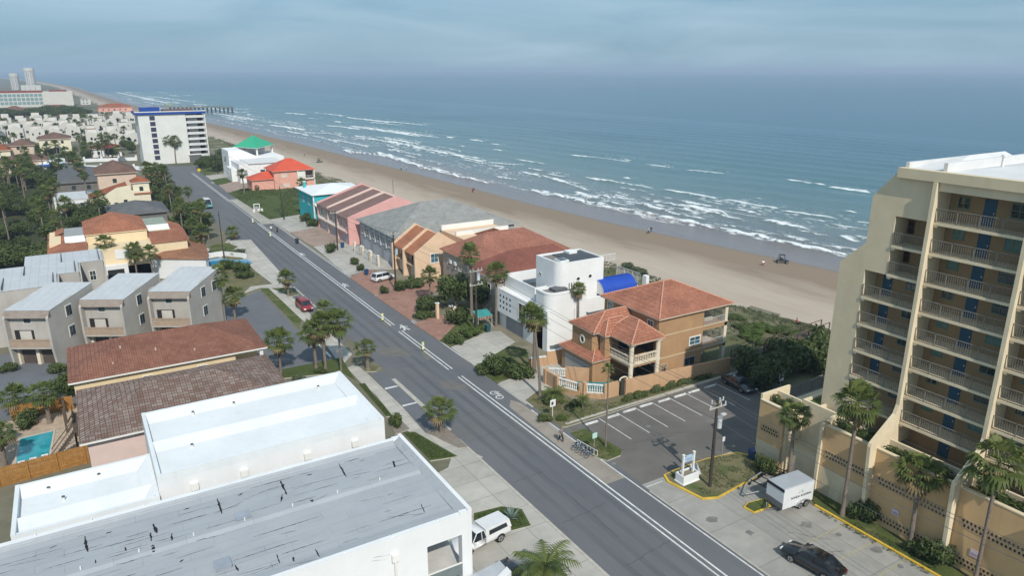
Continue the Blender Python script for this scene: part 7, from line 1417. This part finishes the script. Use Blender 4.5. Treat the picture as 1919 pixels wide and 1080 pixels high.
for sy in (-1, 1): m = MB(); m.mesh([(-2.35, sy * .91, 1.2), (-.4, sy * .91, 1.2), (-.45, sy * .835, 1.58), (-2.25, sy * .825, 1.56)], [(0, 1, 2, 3), (3, 2, 1, 0)], CGL); m.build('side_window', cs, (0, 0, 0))
t = car('teal_van', 'pale van with teal sides driving along the left lane of the road', 'van', (*(31.27, 220.49), .02), R(-90), 5.8, 2.1, 2.6, paint('teal_van_paint', (.10, .26, .27)), (.12, .22, .985, .995), 1.2, 1.35, .36, .38, roofcol=WHC)
# --- the white cargo trailer and the empty boat trailer
t = thing('cargo_trailer', 'white enclosed cargo trailer with twin axles and lettering beside the yellow kerb', 'trailer', (0, 0, 0)); TW_ = paint('trailer_white', (.74, .76, .77), .35); GREYR = plain('trailer_roof_grey', (.36, .39, .42), .6, .06)
m = MB(); m.box(-1.85, -1.0, .45, 1.85, 1.0, 2.44, TW_); m.mesh([(-1.85, -1, 2.441), (1.85, -1, 2.441), (1.85, 1, 2.441), (-1.85, 1, 2.441), (-1.8, -.9, 2.5), (1.8, -.9, 2.5), (1.8, .9, 2.5), (-1.8, .9, 2.5)], [(4, 5, 6, 7), (0, 1, 5, 4), (1, 2, 6, 5), (2, 3, 7, 6), (3, 0, 4, 7)], GREYR); b = m.build('body', t, (0, 0, 0))
m = MB(); m.box(-1.88, -1.01, 2.18, -1.82, 1.01, 2.46, BLK); m.build('front_trim', t, (0, 0, 0)); m = MB(); m.box(-1.875, -1.0, .45, -1.852, 1.0, 1.05, plain('stone_guard', (.17, .17, .17), .5, .1)); m.build('stone_guard', t, (0, 0, 0))
for x in (.25, 1.0):
    for y in (-1.02, 1.02): wheel(t, x, y, .33, .2)
for y in (-1.0, 1.0):
    m = MB(); n = 10; pts = [(-.30, .42)] + [(.625 + math.cos(math.pi - math.pi * i / n) * .82, .42 + math.sin(math.pi * i / n) * .46) for i in range(n + 1)] + [(1.55, .42)]
    for (x0, z0), (x1, z1) in zip(pts, pts[1:]): m.face([(x0, y, z0), (x1, y, z1), (x1, y + .22 * (1 if y > 0 else -1), z1), (x0, y + .22 * (1 if y > 0 else -1), z0)], RIM); m.face([(x0, y + .2 * (1 if y > 0 else -1), z0), (x1, y + .2 * (1 if y > 0 else -1), z1), (x1, y + .2 * (1 if y > 0 else -1), z1 + .06), (x0, y + .2 * (1 if y > 0 else -1), z0 + .06)], RIM)
    m.build('fender', t, (0, 0, 0))
m = MB()
for s in (-1, 1): m.tube([(-1.85, s * .7, .48), (-3.0, 0, .48)], .05, BLK, 5)
m.tube([(-2.75, 0, .0), (-2.75, 0, .9)], .05, RIM, 6); m.build('drawbar', t, (0, 0, 0))
def lettering(txt, size, mat, name='lettering'):
    cu = bpy.data.curves.new(name, 'FONT'); cu.body = txt; cu.size = size; cu.extrude = .004; cu.align_x = 'CENTER'; cu.offset = size * .02; ob = bpy.data.objects.new(name, cu); COL.objects.link(ob)
    dg = bpy.context.evaluated_depsgraph_get(); me = bpy.data.meshes.new_from_object(ob.evaluated_get(dg)); bpy.data.objects.remove(ob); me.materials.clear(); me.materials.append(mat); o = bpy.data.objects.new(name, me); COL.objects.link(o); return o
INK = plain('dark_lettering', (.05, .055, .06), .6)
o = lettering('RONDA ROOFING', .30, INK); o.parent = t; o.location = (.35, -1.012, 1.22); o.rotation_euler = (R(90), 0, 0)
m = MB()
for a, bb in (((-.05, 1.62), (.3, 1.92)), ((.3, 1.92), (.65, 1.62)), ((.12, 1.6), (.12, 1.76)), ((.42, 1.62), (.42, 1.8))): m.tube([(a[0], -1.012, a[1]), (bb[0], -1.012, bb[1])], .022, plain('logo_grey', (.35, .37, .38)), 4)
m.build('logo', t, (0, 0, 0))
t.location = (51.25, 35.9, .015); t.rotation_euler = (0, 0, R(-5))
t = thing('boat_trailer', 'empty galvanised boat trailer frame parked behind the white cargo trailer', 'trailer', (0, 0, 0)); GAL = plain('galvanised_steel', (.42, .43, .43), .45, .12, 3, .5, .5)
m = MB()
for s in (-1, 1): m.tube([(-3.6, s * .05, .55), (-1.2, s * 1.05, .58), (3.0, s * 1.05, .6)], .075, GAL, 6); m.tube([(-1.3, s * .5, .75), (2.9, s * .5, .8)], .07, BLK, 5)
for i in range(7): x = -1.1 + i * .66; m.tube([(x, -1.05, .56), (x, 1.05, .56)], .05, GAL if i % 2 else BLK, 5)
m.build('frame', t, (0, 0, 0)); m = MB(); m.tube([(-3.0, 0, .6), (-3.0, 0, 1.5)], .05, GAL, 6); m.box(-3.15, -.08, 1.3, -2.85, .08, 1.5, BLK); m.build('winch_post', t, (0, 0, 0)); m = MB(); m.tube([(-3.4, .15, .02), (-3.4, .15, .95)], .04, GAL, 6); m.build('jack', t, (0, 0, 0))
for x in (.9, 1.6):
    for y in (-1.25, 1.25): wheel(t, x, y, .3, .2)
m = MB(); m.tube([(2.9, -1.05, .6), (2.9, -1.05, 1.9)], .035, WHT, 6); m.build('guide_post', t, (0, 0, 0)); t.location = (51.9, 39.0, .015); t.rotation_euler = (0, 0, R(9))
# ================================================================== poles and wires
POLE = plain('creosote_pole', (.055, .045, .038), .9, .2, 3); INS = plain('insulator', (.55, .55, .55), .4)
def upole(T, lab, arms=((.25, 'x'),), tf=None, lean=(0, 0), r=.15, lamp=False):
    x, y, h = T; t = thing('utility_pole', lab, 'utility pole', (x, y, 0)); m = MB(); m.tube([(x, y, 0), (x + lean[0] * .5, y + lean[1] * .5, h * .5), (x + lean[0], y + lean[1], h)], [r, r * .88, r * .7], POLE, 10); m.build('pole', t); X_, Y_ = x + lean[0], y + lean[1]
    for dz, ax in arms:
        m = MB(); z = h - dz
        if ax == 'x': m.box(X_ - 1.1, Y_ - .16, z, X_ + 1.1, Y_ - .06, z + .12, plain('pale_arm', (.42, .40, .36), .8))
        elif ax == 'v':
            for s in (-1, 1): m.tube([(X_, Y_, z - .15), (X_ + s * .75, Y_, z + .2)], .05, plain('pale_arm', (.42, .40, .36)), 6)
        o = m.build('crossarm', t)
        for s in (-1, 1, .4): m = MB(); m.cyl(X_ + s * (.95 if ax == 'x' else .72), Y_ - (.11 if ax == 'x' else 0), z + .1, z + .42, .07, INS, 8); m.build('insulator', o)
    if tf: m = MB(); zz = h - tf; m.cyl(X_ + .42, Y_ - .05, zz - 1.0, zz, .26, plain('transformer_grey', (.50, .53, .55), .5), 12); m.cyl(X_ + .42, Y_ - .05, zz, zz + .08, .28, GAL, 12); m.build('transformer', t)
    if lamp: m = MB(); m.tube([(X_, Y_, h - 2.0), (X_ + 1.0, Y_ + .1, h - 1.75)], .04, GAL, 6); m.box(X_ + .8, Y_ - .05, h - 1.85, X_ + 1.35, Y_ + .25, h - 1.7, INS); m.build('street_light', t)
    return (X_, Y_, h)
UP = [(45.6, 12, 10.2)]
UP.append(upole((47.03, 41.47, 9.16), 'utility pole with a grey transformer on the grass island by the white sign', ((.3, 'v'), (.75, 'x')), 1.9, (0, 0), .17, True))
UP.append(upole((47.88, 89.31, 10.11), 'dark utility pole with a white crossarm before the white modern house', ((.3, 'x'), (2.4, 'x')), .7, (0, 0), .19)); UP.append(upole((46.04, 116.09, 10.72), 'utility pole before the peach twin gables', ((.3, 'x'),), 3.0, (0, 0), .16)); UP.append(upole((46.77, 150.85, 8.75), 'utility pole in front of the pink townhouses', ((.4, 'x'),), None)); UP.append(upole((45.4, 190.49, 9.14), 'leaning utility pole on the edge of the empty grass lot', ((.2, 'x'),), None, (-.5, 0)))
upole((24.08, 155.93, 10.16), 'slim bare pole on the left side beyond the blue pool', (), None, (0, 0), .11); upole((49.26, 251.75, 6.05), 'thin pole before the white stepped house', (), None, (0, 0), .1); UP.append(upole((46.5, 292, 9.5), 'far utility pole near the end of the road', ((.2, 'x'),), None, (0, 0), .14))
t = thing('power_lines', 'thin overhead power lines strung between the utility poles on the right side', 'power line', (45, 100, 0))
for dx, dz in ((-.95, .1), (.4, .1), (.95, .1), (0, -2.0)):
    m = MB()
    for (x0, y0, z0), (x1, y1, z1) in zip(UP, UP[1:]):
        m.tube([(x0 + dx + (x1 - x0) * i / 10, y0 - .1 + (y1 - y0) * i / 10, z0 + dz + (z1 - z0) * i / 10 - .7 * 4 * (i / 10) * (1 - i / 10)) for i in range(11)], .022, plain('wire', (.10, .10, .10), .6), 4)
    m.build('wire', t)
# ================================================================== street furniture
t = thing('monument_sign', 'white monument sign with two posts and a pale blue panel on a white masonry base', 'sign', (*(45.96, 43.41), .15)); x, y = t.location.x, t.location.y
m = MB(); m.box(x - 1.0, y - .55, .15, x + 1.0, y - .43, 1.05, WHB); m.box(x - 1.0, y + .43, .15, x + 1.0, y + .55, 1.05, WHB); m.box(x - 1.0, y - .43, .15, x - .88, y + .43, 1.05, WHB); m.box(x + .88, y - .43, .15, x + 1.0, y + .43, 1.05, WHB); m.box(x - .88, y - .43, .15, x + .88, y + .43, .9, DIRT); m.box(x - 1.08, y - .63, .15, x + 1.08, y + .63, .24, WHB); m.build('base', t)
for s in (-1, 1): m = MB(); m.box(x + s * .68 - .09, y - .09, .9, x + s * .68 + .09, y + .09, 3.0, WHT); m.box(x + s * .68 - .12, y - .12, 3.0, x + s * .68 + .12, y + .12, 3.08, WHT); m.build('post', t)
m = MB(); m.box(x - .59, y - .05, 2.2, x + .59, y + .05, 2.72, plain('pale_blue_sign', (.40, .52, .66), .5, .06)); m.prism([(x - .35, y - .05), (x + .35, y - .05), (x + .35, y + .05), (x - .35, y + .05)], 2.72, 2.86, plain('pale_blue_sign', (.40, .52, .66))); p_ = m.build('panel', t)
m = MB(); m.box(x - .4, y - .06, 2.48, x + .4, y - .05, 2.55, plain('sign_ink', (.16, .24, .36))); m.box(x - .3, y - .06, 2.34, x + .3, y - .05, 2.39, plain('sign_ink', (.16, .24, .36))); m.build('lettering', p_)
t = thing('leaning_board', 'tilted white board lying against the monument sign base on the grass island', 'board', (x + 1.35, y + .35, .15)); m = MB(); m.mesh([(x + 1.15, y + .1, .2), (x + 1.85, y + .0, .2), (x + 1.75, y + .6, 1.15), (x + 1.05, y + .7, 1.15), (x + 1.17, y + .18, .2), (x + 1.87, y + .08, .2), (x + 1.77, y + .68, 1.15), (x + 1.07, y + .78, 1.15)], [(0, 1, 2, 3), (7, 6, 5, 4), (0, 4, 5, 1), (1, 5, 6, 2), (2, 6, 7, 3), (3, 7, 4, 0)], plain('pale_lilac_board', (.55, .56, .62), .6)); m.build('board', t); m = MB(); m.mesh([(x + 1.85, y - .01, .2), (x + 1.93, y - .01, .2), (x + 1.83, y + .59, 1.17), (x + 1.75, y + .59, 1.17)], [(0, 1, 2, 3), (3, 2, 1, 0)], WHT); m.build('edge', t)
m = MB(); m.box(-.92, -.12, 0, .92, .12, .13, WHITEP); m.box(-.86, -.08, .13, .86, .08, .17, WHITEP); ps = m.build('wheel_stop', None, (0, 0, 0))
for i, q in enumerate([(45.29, 57.66), (48.36, 57.69), (50.94, 57.85), (53.51, 57.92), (56.23, 57.77), (58.8, 57.76), (61.12, 57.77), (63.84, 57.75)]):
    o = ps if i == 0 else ps.copy()
    if i: COL.objects.link(o)
    o.location = (q[0], q[1], .013); tag(o, 'white concrete wheel stop in the row along the car park kerb', 'wheel stop', 'wheel stops along the car park kerb')
def crossing_sign(q, lab, z=.015):
    x, y = q; t = thing('crossing_sign', lab, 'road sign', (x, y, z), 'crossing signs in the road'); m = MB(); m.box(x - .22, y - .16, z, x + .22, y + .16, z + .1, BLK); m.build('base', t); m = MB(); m.box(x - .17, y - .025, z + .1, x + .17, y + .025, z + 1.25, plain('lime_sign', (.62, .66, .30), .5)); m.build('panel', t); m = MB(); m.box(x - .12, y - .032, z + .35, x + .12, y - .026, z + .95, WHT); m.box(x - .05, y - .038, z + .62, x + .05, y - .033, z + .8, INK); m.build('face', t)
crossing_sign((38.07, 102.24), 'lime in-street crossing sign at the far end of the concrete crossing patch'); crossing_sign((38.37, 87.57), 'lime in-street crossing sign nearest the camera'); crossing_sign((37.51, 172.41), 'farther lime in-street crossing sign beside the two pedestrians'); crossing_sign((37.54, 191.22), 'lime crossing sign at the near end of the pale concrete lane')
m = MB(); 
def sign(q, h, w_, hh, lab, face, name='street_sign', z=.1, mark=True):
    x, y = q; t = thing(name, lab, 'sign', (x, y, 0)); m = MB(); m.cyl(x, y, 0, h, .045, GAL if name != 'street_sign' else WHT, 6); m.build('post', t); m = MB(); m.box(x - w_ / 2, y - .06, h - hh, x + w_ / 2, y - .045, h, face); o = m.build('panel', t)
    if mark: m = MB(); m.box(x - w_ * .28, y - .066, h - hh * .75, x + w_ * .1, y - .06, h - hh * .3, INK); m.build('mark', o)
    return t
sign((42.11, 60.71), 2.5, .75, .85, 'square white sign on a white post in the winding garden border', plain('white_sign', (.7, .7, .7), .5)); sign((41.64, 52.39), 2.3, .6, .6, 'pale green sign on a thin post in the small grass island', plain('pale_green_sign', (.42, .60, .54), .5), 'bike_sign', mark=False); sign((70.66, 52.71), 2.4, .9, 1.2, 'white and blue notice at the edge of the dark thicket', plain('white_sign', (.7, .7, .7)), 'beach_notice'); sign((39.94, 291.5), 2.6, 1.0, 1.0, 'yellow warning sign at the far end of the road', plain('yellow_sign', (.65, .45, .03), .5), 'warning_sign', mark=False); sign((51.89, 44.57), 2.6, .35, .5, 'small sign on a thin post beside the grass island', plain('white_sign', (.7, .7, .7)), 'parking_sign', mark=False); sign((60.16, 62.24), 1.9, .5, .8, 'white notice hung on the orange-brown wall above the hedge', plain('white_sign', (.7, .7, .7)), 'wall_notice', mark=False)
# bike rack with bicycles
t = thing('bike_rack', 'white metal bicycle rack at the edge of the small grass island', 'bike rack', (*(41.1, 52.85), .01)); x, y = t.location.x, t.location.y; m = MB()
dirv = Vector((.12, -1)).normalized(); m.tube([(x - dirv.x * 1.5, y - dirv.y * 1.5, .8), (x + dirv.x * 1.5, y + dirv.y * 1.5, .8)], .035, WHT, 6); m.tube([(x - dirv.x * 1.5, y - dirv.y * 1.5, .15), (x + dirv.x * 1.5, y + dirv.y * 1.5, .15)], .035, WHT, 6)
for i in range(7): f = -1.5 + i * .5; m.tube([(x + dirv.x * f, y + dirv.y * f, 0), (x + dirv.x * f, y + dirv.y * f, .8)], .03, WHT, 6)
m.build('frame', t)
def bicycle(q, rz, lab, col):
    t = thing('bicycle', lab, 'bicycle', (0, 0, 0), 'bicycles in the white rack')
    for cx in (-.5, .5): m = MB(); m.tube([(cx + math.cos(a) * .33, 0, .33 + math.sin(a) * .33) for a in [2 * math.pi * i / 14 for i in range(15)]], .028, TYRE, 5, False); m.build('wheel', t, (0, 0, 0))
    m = MB(); 
    for a, b in (((-.5, .33), (-.1, .3)), ((-.1, .3), (-.22, .82)), ((-.5, .33), (-.2, .72)), ((-.1, .3), (.38, .75)), ((-.2, .72), (.38, .78)), ((.5, .33), (.36, .92))): m.tube([(a[0], 0, a[1]), (b[0], 0, b[1])], .028, col, 5)
    m.build('frame', t, (0, 0, 0)); m = MB(); m.box(-.36, -.07, .82, -.1, .07, .88, BLK); m.build('saddle', t, (0, 0, 0)); m = MB(); m.tube([(.32, -.28, .96), (.37, 0, .93), (.32, .28, .96)], .02, BLK, 5); m.build('handlebar', t, (0, 0, 0)); t.location = q; t.rotation_euler = (R(8), 0, rz)
BB = paint('blue_bike_paint', (.03, .09, .20))
for i, f in enumerate((-1.1, -.45, .25, .9)): bicycle((x - .35 + dirv.x * f, y + dirv.y * f, .015), R(6), 'blue bicycle standing in the white rack', BB)
def bin_(q, lab, col=None, z=.05):
    x, y = q; t = thing('wheelie_bin', lab, 'bin', (x, y, z)); m = MB(); c = col or plain('blue_bin', (.02, .06, .15), .5)
    m.mesh([(x - .27, y - .3, z + .08), (x + .27, y - .3, z + .08), (x + .27, y + .3, z + .08), (x - .27, y + .3, z + .08), (x - .34, y - .38, z + 1.05), (x + .34, y - .38, z + 1.05), (x + .34, y + .38, z + 1.05), (x - .34, y + .38, z + 1.05)], [(0, 3, 2, 1), (0, 1, 5, 4), (1, 2, 6, 5), (2, 3, 7, 6), (3, 0, 4, 7)], c); m.build('body', t); m = MB(); m.box(x - .36, y - .4, z + 1.05, x + .36, y + .4, z + 1.13, c); m.build('lid', t)
    for s in (-1, 1): m = MB(); m.tube([(x + s * .26 - .03, y + .3, z + .12), (x + s * .26 + .03, y + .3, z + .12)], .12, TYRE, 10); m.build('wheel', t)
bin_((45.24, 128.82), 'blue wheeled bin before the hedge next to the white crossover'); bin_((48.07, 116.78), 'blue-green wheeled bin beside the upright shrub at the brick drive', plain('teal_bin', (.02, .08, .10), .5)); bin_((49.76, 89.24), 'teal wheeled bin at the corner of the white modern house', plain('teal_bin', (.02, .08, .10))); bin_((48.47, 152.69), 'blue wheeled bin before the pink townhouses'); bin_((40.98, 162.02), 'dark bin at the edge of the tan brick drive', plain('dark_bin', (.03, .04, .05), .5)); bin_((54.58, 42.94), 'large dark blue bin in the shade beside the tan end wall', None, .02)
for i, q in enumerate([(45.92, 98.67), (47.13, 96.17), (47.26, 95.51)]):
    o = MB().box(q[0] - .22, q[1] - .22, .02, q[0] + .22, q[1] + .22, 2.6, PEA).box(q[0] - .3, q[1] - .3, 2.6, q[0] + .3, q[1] + .3, 2.72, WHT); o.cyl(q[0], q[1], 2.72, 3.0, .1, BLK, 8); tag(o.build('gate_pillar'), ['cream gate pillar at the left of the inner brick drive', 'cream gate pillar at the right of the inner brick drive, nearer the road', 'cream gate pillar at the right of the inner brick drive, farther from the road'][i], 'pillar')
t = thing('pool_canopy', 'small teal canopy with a striped fringe beside the white modern house', 'canopy', (*(50.4, 91.89), 0)); x, y = t.location.x, t.location.y; TL = plain('teal_canvas', (.05, .27, .26), .7)
m = MB(); m.mesh([(x - 1.3, y - .8, 1.9), (x + 1.2, y - 1.0, 1.9), (x + 1.4, y + 1.2, 2.3), (x - 1.1, y + 1.4, 2.3)], [(0, 1, 2, 3)], TL); m.build('canvas', t); m = MB()
for i in range(9): m.box(x - 1.28 + i * .28, y - .98 , 1.45, x - 1.28 + i * .28 + .14, y - .95, 1.9, plain('fringe', (.45, .28, .2)))
m.build('fringe', t)
for dx, dy in ((-1.2, -.7), (1.1, -.9), (1.2, 1.1), (-1.0, 1.2)): m = MB(); m.cyl(x + dx, y + dy, 0, 2.0, .04, WHT, 6); m.build('post', t)
t = thing('utility_cabinet', 'white utility cabinet with pipes on the empty grass lot', 'utility cabinet', (*(42.04, 207.31), .05)); x, y = t.location.x, t.location.y; m = MB(); m.box(x - .5, y - .5, 0, x + .5, y + .5, 1.3, GRY); m.build('cabinet', t); m = MB()
for s in (-1, 1): m.box(x + s * .75 - .09, y - .7, 0, x + s * .75 + .09, y - .5, 2.0, WHT)
m.box(x - .84, y - .7, 2.0, x + .84, y - .5, 2.2, WHT); m.build('frame', t)
for s in (-.9, .3, 1.2): m = MB(); m.cyl(x + s, y - 1.1, 0, .8, .35, WHT, 10); m.build('tank', t)
# ================================================================== people and beach things
SKIN = plain('skin_tone', (.42, .26, .18), .6, .06); HAIRM = plain('dark_hair', (.03, .022, .018), .8)
def figure(name, lab, loc, rz, pose, top, bottom, group=None, s=1.0, hat=None):
    J = {'stand': dict(pel=(0, 0, .95), ch=(0, 0, 1.32), nk=(0, 0, 1.47), hd=(.02, 0, 1.62), le=((-.03, .30, 1.18), (.05, .34, .92)), re=((-.03, -.30, 1.18), (.08, -.33, .93)), ll=((.03, .10, .50), (-.03, .11, .06)), rl=((.02, -.10, .50), (.04, -.11, .06))),
         'walk': dict(pel=(0, 0, .93), ch=(.03, 0, 1.31), nk=(.05, 0, 1.46), hd=(.08, 0, 1.61), le=((-.1, .27, 1.15), (-.02, .28, .92)), re=((.1, -.27, 1.15), (.25, -.26, .97)), ll=((.2, .10, .52), (.24, .1, .06)), rl=((-.06, -.10, .50), (-.33, -.1, .12))),
         'sit': dict(pel=(0, 0, .34), ch=(-.06, 0, .70), nk=(-.07, 0, .86), hd=(-.04, 0, 1.01), le=((.06, .28, .58), (.28, .22, .52)), re=((.06, -.28, .58), (.28, -.22, .52)), ll=((.42, .13, .48), (.66, .14, .06)), rl=((.42, -.13, .48), (.66, -.14, .06)))}[pose]
    def skin(nm, V, E, rad, mt, root):
        me = bpy.data.meshes.new(nm); me.from_pydata(V, E, []); bm = bmesh.new(); bm.from_mesh(me); ly = bm.verts.layers.skin.verify()
        for v, r_ in zip(bm.verts, rad): v[ly].radius = (r_, r_); v[ly].use_root = v.index == 0
        bm.to_mesh(me); bm.free(); me.materials.append(mt); o = bpy.data.objects.new(nm, me); COL.objects.link(o); o.modifiers.new('skin', 'SKIN').use_smooth_shade = True; sb = o.modifiers.new('subsurf', 'SUBSURF'); sb.levels = sb.render_levels = 1; o.parent = root; return o
    t = thing(name, lab, 'person', loc, group, rz); t.scale = (s, s, s); p = J; sh = .19
    V = [p['pel'], p['ch'], p['nk'], p['hd'], tuple(Vector(p['hd']) + Vector((.02, 0, .12)))]; E = [(0, 1), (1, 2), (2, 3), (3, 4)]; rad = [.13, .14, .055, .10, .075]
    for sd, q in ((1, 'le'), (-1, 're')):
        k = len(V); c = Vector(p['ch']) + Vector((0, sd * sh, .08)); V += [tuple(c), p[q][0], p[q][1], tuple(Vector(p[q][1]) + Vector((.03, 0, -.09)))]; E += [(1, k), (k, k + 1), (k + 1, k + 2), (k + 2, k + 3)]; rad += [.062, .047, .035, .04]
    for sd, q in ((1, 'll'), (-1, 'rl')):
        k = len(V); V += [tuple(Vector(p['pel']) + Vector((0, sd * .1, -.06))), p[q][0], p[q][1], tuple(Vector(p[q][1]) + Vector((.16, 0, -.015)))]; E += [(0, k), (k, k + 1), (k + 1, k + 2), (k + 2, k + 3)]; rad += [.1, .066, .045, .042]
    skin('body', V, E, rad, SKIN, t)
    V2 = [tuple(Vector(p['pel']) - Vector((0, 0, .07))), p['ch'], tuple(Vector(p['ch']) + Vector((0, sh, .08))), p['le'][0], tuple(Vector(p['ch']) + Vector((0, -sh, .08))), p['re'][0]]; skin('shirt', V2, [(0, 1), (1, 2), (2, 3), (1, 4), (4, 5)], [.18, .19, .105, .078, .105, .078], top, t)
    a = [tuple(Vector(p['pel']) + Vector((0, s_ * .1, -.06))) for s_ in (1, -1)]; lg = .12 if bottom is DKT else .55; an = [tuple(Vector(p[q][0]) * lg + Vector(p[q][1]) * (1 - lg)) for q in ('ll', 'rl')]; wst = tuple(Vector(p['pel']) + Vector((0, 0, .1))); skin('trousers' if bottom is DKT else 'shorts', [wst, p['pel'], a[0], p['ll'][0], an[0], a[1], p['rl'][0], an[1]], [(0, 1), (1, 2), (2, 3), (3, 4), (1, 5), (5, 6), (6, 7)], [.15, .15, .13, .10, .078, .13, .10, .078], bottom, t)
    hv = [tuple(Vector(p['hd']) + Vector(d)) for d in ((-.02, 0, .03), (-.02, 0, .14))]; skin('hair', hv, [(0, 1)], [.108, .088], hat or HAIRM, t)
    m = MB(); h = Vector(p['hd']); m.mesh([tuple(h + Vector((.10, .02, .03))), tuple(h + Vector((.10, -.02, .03))), tuple(h + Vector((.135, 0, 0))), tuple(h + Vector((.10, 0, .07)))], [(0, 1, 2), (1, 3, 2), (3, 0, 2)], SKIN)
    for sy in (-.04, .04): m.box(h.x + .085, h.y + sy - .012, h.z + .05, h.x + .105, h.y + sy + .012, h.z + .068, HAIRM)
    m.box(h.x + .085, h.y - .025, h.z - .045, h.x + .1, h.y + .025, h.z - .035, plain('lips', (.3, .12, .1))); m.build('face', t, (0, 0, 0)); return t
def cloth(n, c): return plain(n, c, .9, .1, 3)
DKT, WHC_, BLT_, REDT, TANT, GRYT = cloth('dark_cloth', (.03, .03, .04)), cloth('white_cloth', (.65, .65, .63)), cloth('blue_cloth', (.06, .13, .28)), cloth('red_cloth', (.35, .05, .05)), cloth('tan_cloth', (.38, .30, .2)), cloth('grey_cloth', (.15, .15, .16))
q = (39.99, 56); figure('person', 'person in dark clothes walking along the concrete lane toward the bike rack', (q[0], q[1], .015), R(-85), 'walk', GRYT, DKT)
q = (38.25, 176.03); figure('person', 'pedestrian in a white top beside the farther crossing sign', (q[0] + .6, q[1] + 1, .015), R(90), 'walk', WHC_, GRYT); q = (39.94, 175.7); figure('person', 'pedestrian in dark clothes at the right edge of the road', (q[0], q[1], .05), R(-90), 'stand', DKT, DKT)
def bz(x, y): s = x - float(shore(y)); wdt = float(shore(y) - dune(y)) + 4; return (-1.2 * max(0, min(1, (s + wdt - 6) / (wdt - 6))) ** 1.2 if s < 0 else -1.2 - s * .07) + .03
for i, (q, pose, a, b, lab) in enumerate((((111.74, 209.52), 'walk', REDT, DKT, 'beach walker in a red top on the damp sand'), ((111.68, 208.3), 'walk', DKT, TANT, 'beach walker in a dark top beside the red one'), ((119.1, 131.59), 'walk', WHC_, DKT, 'beachgoer in a white top on the damp sand before the longest foam line'), ((120.48, 132.17), 'stand', DKT, BLT_, 'beachgoer in a dark top beside the white one'), ((119.12, 96.33), 'sit', WHC_, REDT, 'beachgoer in white sitting on the brown sand'), ((92.45, 67.27), 'sit', REDT, DKT, 'person in a red top sitting at the dune edge'), ((88.59, 473.03), 'stand', DKT, BLT_, 'wader in a dark top at the far water edge'), ((122.46, 410.03), 'stand', BLT_, DKT, 'wader in blue standing in the shallow film of water'), ((125.38, 364.79), 'stand', DKT, DKT, 'wader in black standing in the shallow film of water'), ((113.16, 273.21), 'walk', TANT, DKT, 'walker in a tan top at the edge of the wet sand'), ((115, 272.09), 'walk', WHC_, BLT_, 'walker in a white top at the edge of the wet sand'), ((90.68, 331.82), 'stand', DKT, TANT, 'person in a dark top standing on the pale sand'))):
    figure('person', lab, (q[0], q[1], bz(*q)), R(60 + i * 47), pose, a, b)
def buggy(q, rz, lab, col):
    t = thing('beach_buggy', lab, 'buggy', (0, 0, 0)); m = MB(); m.mesh([(-1.2, -.45, .45), (1.2, -.45, .45), (1.2, .45, .45), (-1.2, .45, .45), (-1.1, -.5, .75), (.6, -.5, .75), (1.25, -.35, .7), (1.25, .35, .7), (.6, .5, .75), (-1.1, .5, .75)], [(0, 1, 6, 5, 4), (2, 3, 9, 8, 7), (1, 2, 7, 6), (3, 0, 4, 9), (4, 5, 8, 9), (5, 6, 7, 8), (0, 3, 2, 1)], col); m.build('body', t, (0, 0, 0))
    for x in (-.85, .85):
        for y in (-.6, .6): wheel(t, x, y, .33, .28)
    m = MB()
    for sx, sy in ((-.9, -.45), (-.9, .45), (.45, -.45), (.45, .45)): m.tube([(sx, sy, .7), (sx * .8, sy * .9, 1.75)], .035, BLK, 5)
    m.box(-.75, -.42, 1.72, .4, .42, 1.78, BLK); m.build('roll_cage', t, (0, 0, 0)); m = MB(); m.box(-.5, -.4, .75, .1, .4, .95, BLK); m.box(-.55, -.4, .95, -.42, .4, 1.3, BLK); m.build('seat', t, (0, 0, 0)); t.location = (q[0], q[1], bz(*q)); t.rotation_euler = (0, 0, rz)
buggy((124.62, 95.96), R(-40), 'dark open beach buggy on the wet sand before the tower', paint('buggy_dark', (.04, .05, .06))); buggy((91.01, 310.19), R(20), 'small pale buggy parked on the far dry sand', paint('buggy_pale', (.4, .38, .34)))
m = MB(); t = thing('dune_walkover', 'timber walkway rails crossing the dune beside the tower', 'walkway', (84, 62, 0)); m = MB()
for s in (0, 1.4): m.tube([(72, 60.5 + s, 1.9), (93, 62 + s, 1.9)], .06, TIM, 5)
for i in range(9): 
    for s in (0, 1.4): m.box(72 + i * 2.6 - .06, 60.5 + s + i * .18 - .06, 0, 72 + i * 2.6 + .06, 60.5 + s + i * .18 + .06, 1.95, TIM)
m.build('railing', t); m = MB(); m.prism([(71.5, 60.4), (93, 62), (93, 63.5), (71.5, 61.9)], .7, .82, TIM); m.build('deck', t)
for i, q in enumerate((((50.46, 70.87)),)): pass
# ================================================================== air
g = NG('haze'); g.t.nodes.remove(g.b); v = g.n('ShaderNodeVolumePrincipled', {'Color': (.62, .77, .95, 1), 'Density': .00021, 'Anisotropy': 0.0}); g.l(v.outputs['Volume'], g.o.inputs['Volume'])
hz = MB(); hz.box(-8900, -280, -6, 12000, 9000, 62, g.m); o = hz.build('haze'); o['kind'] = 'stuff'; tag(o, 'thin sea haze over the whole coast', 'haze')
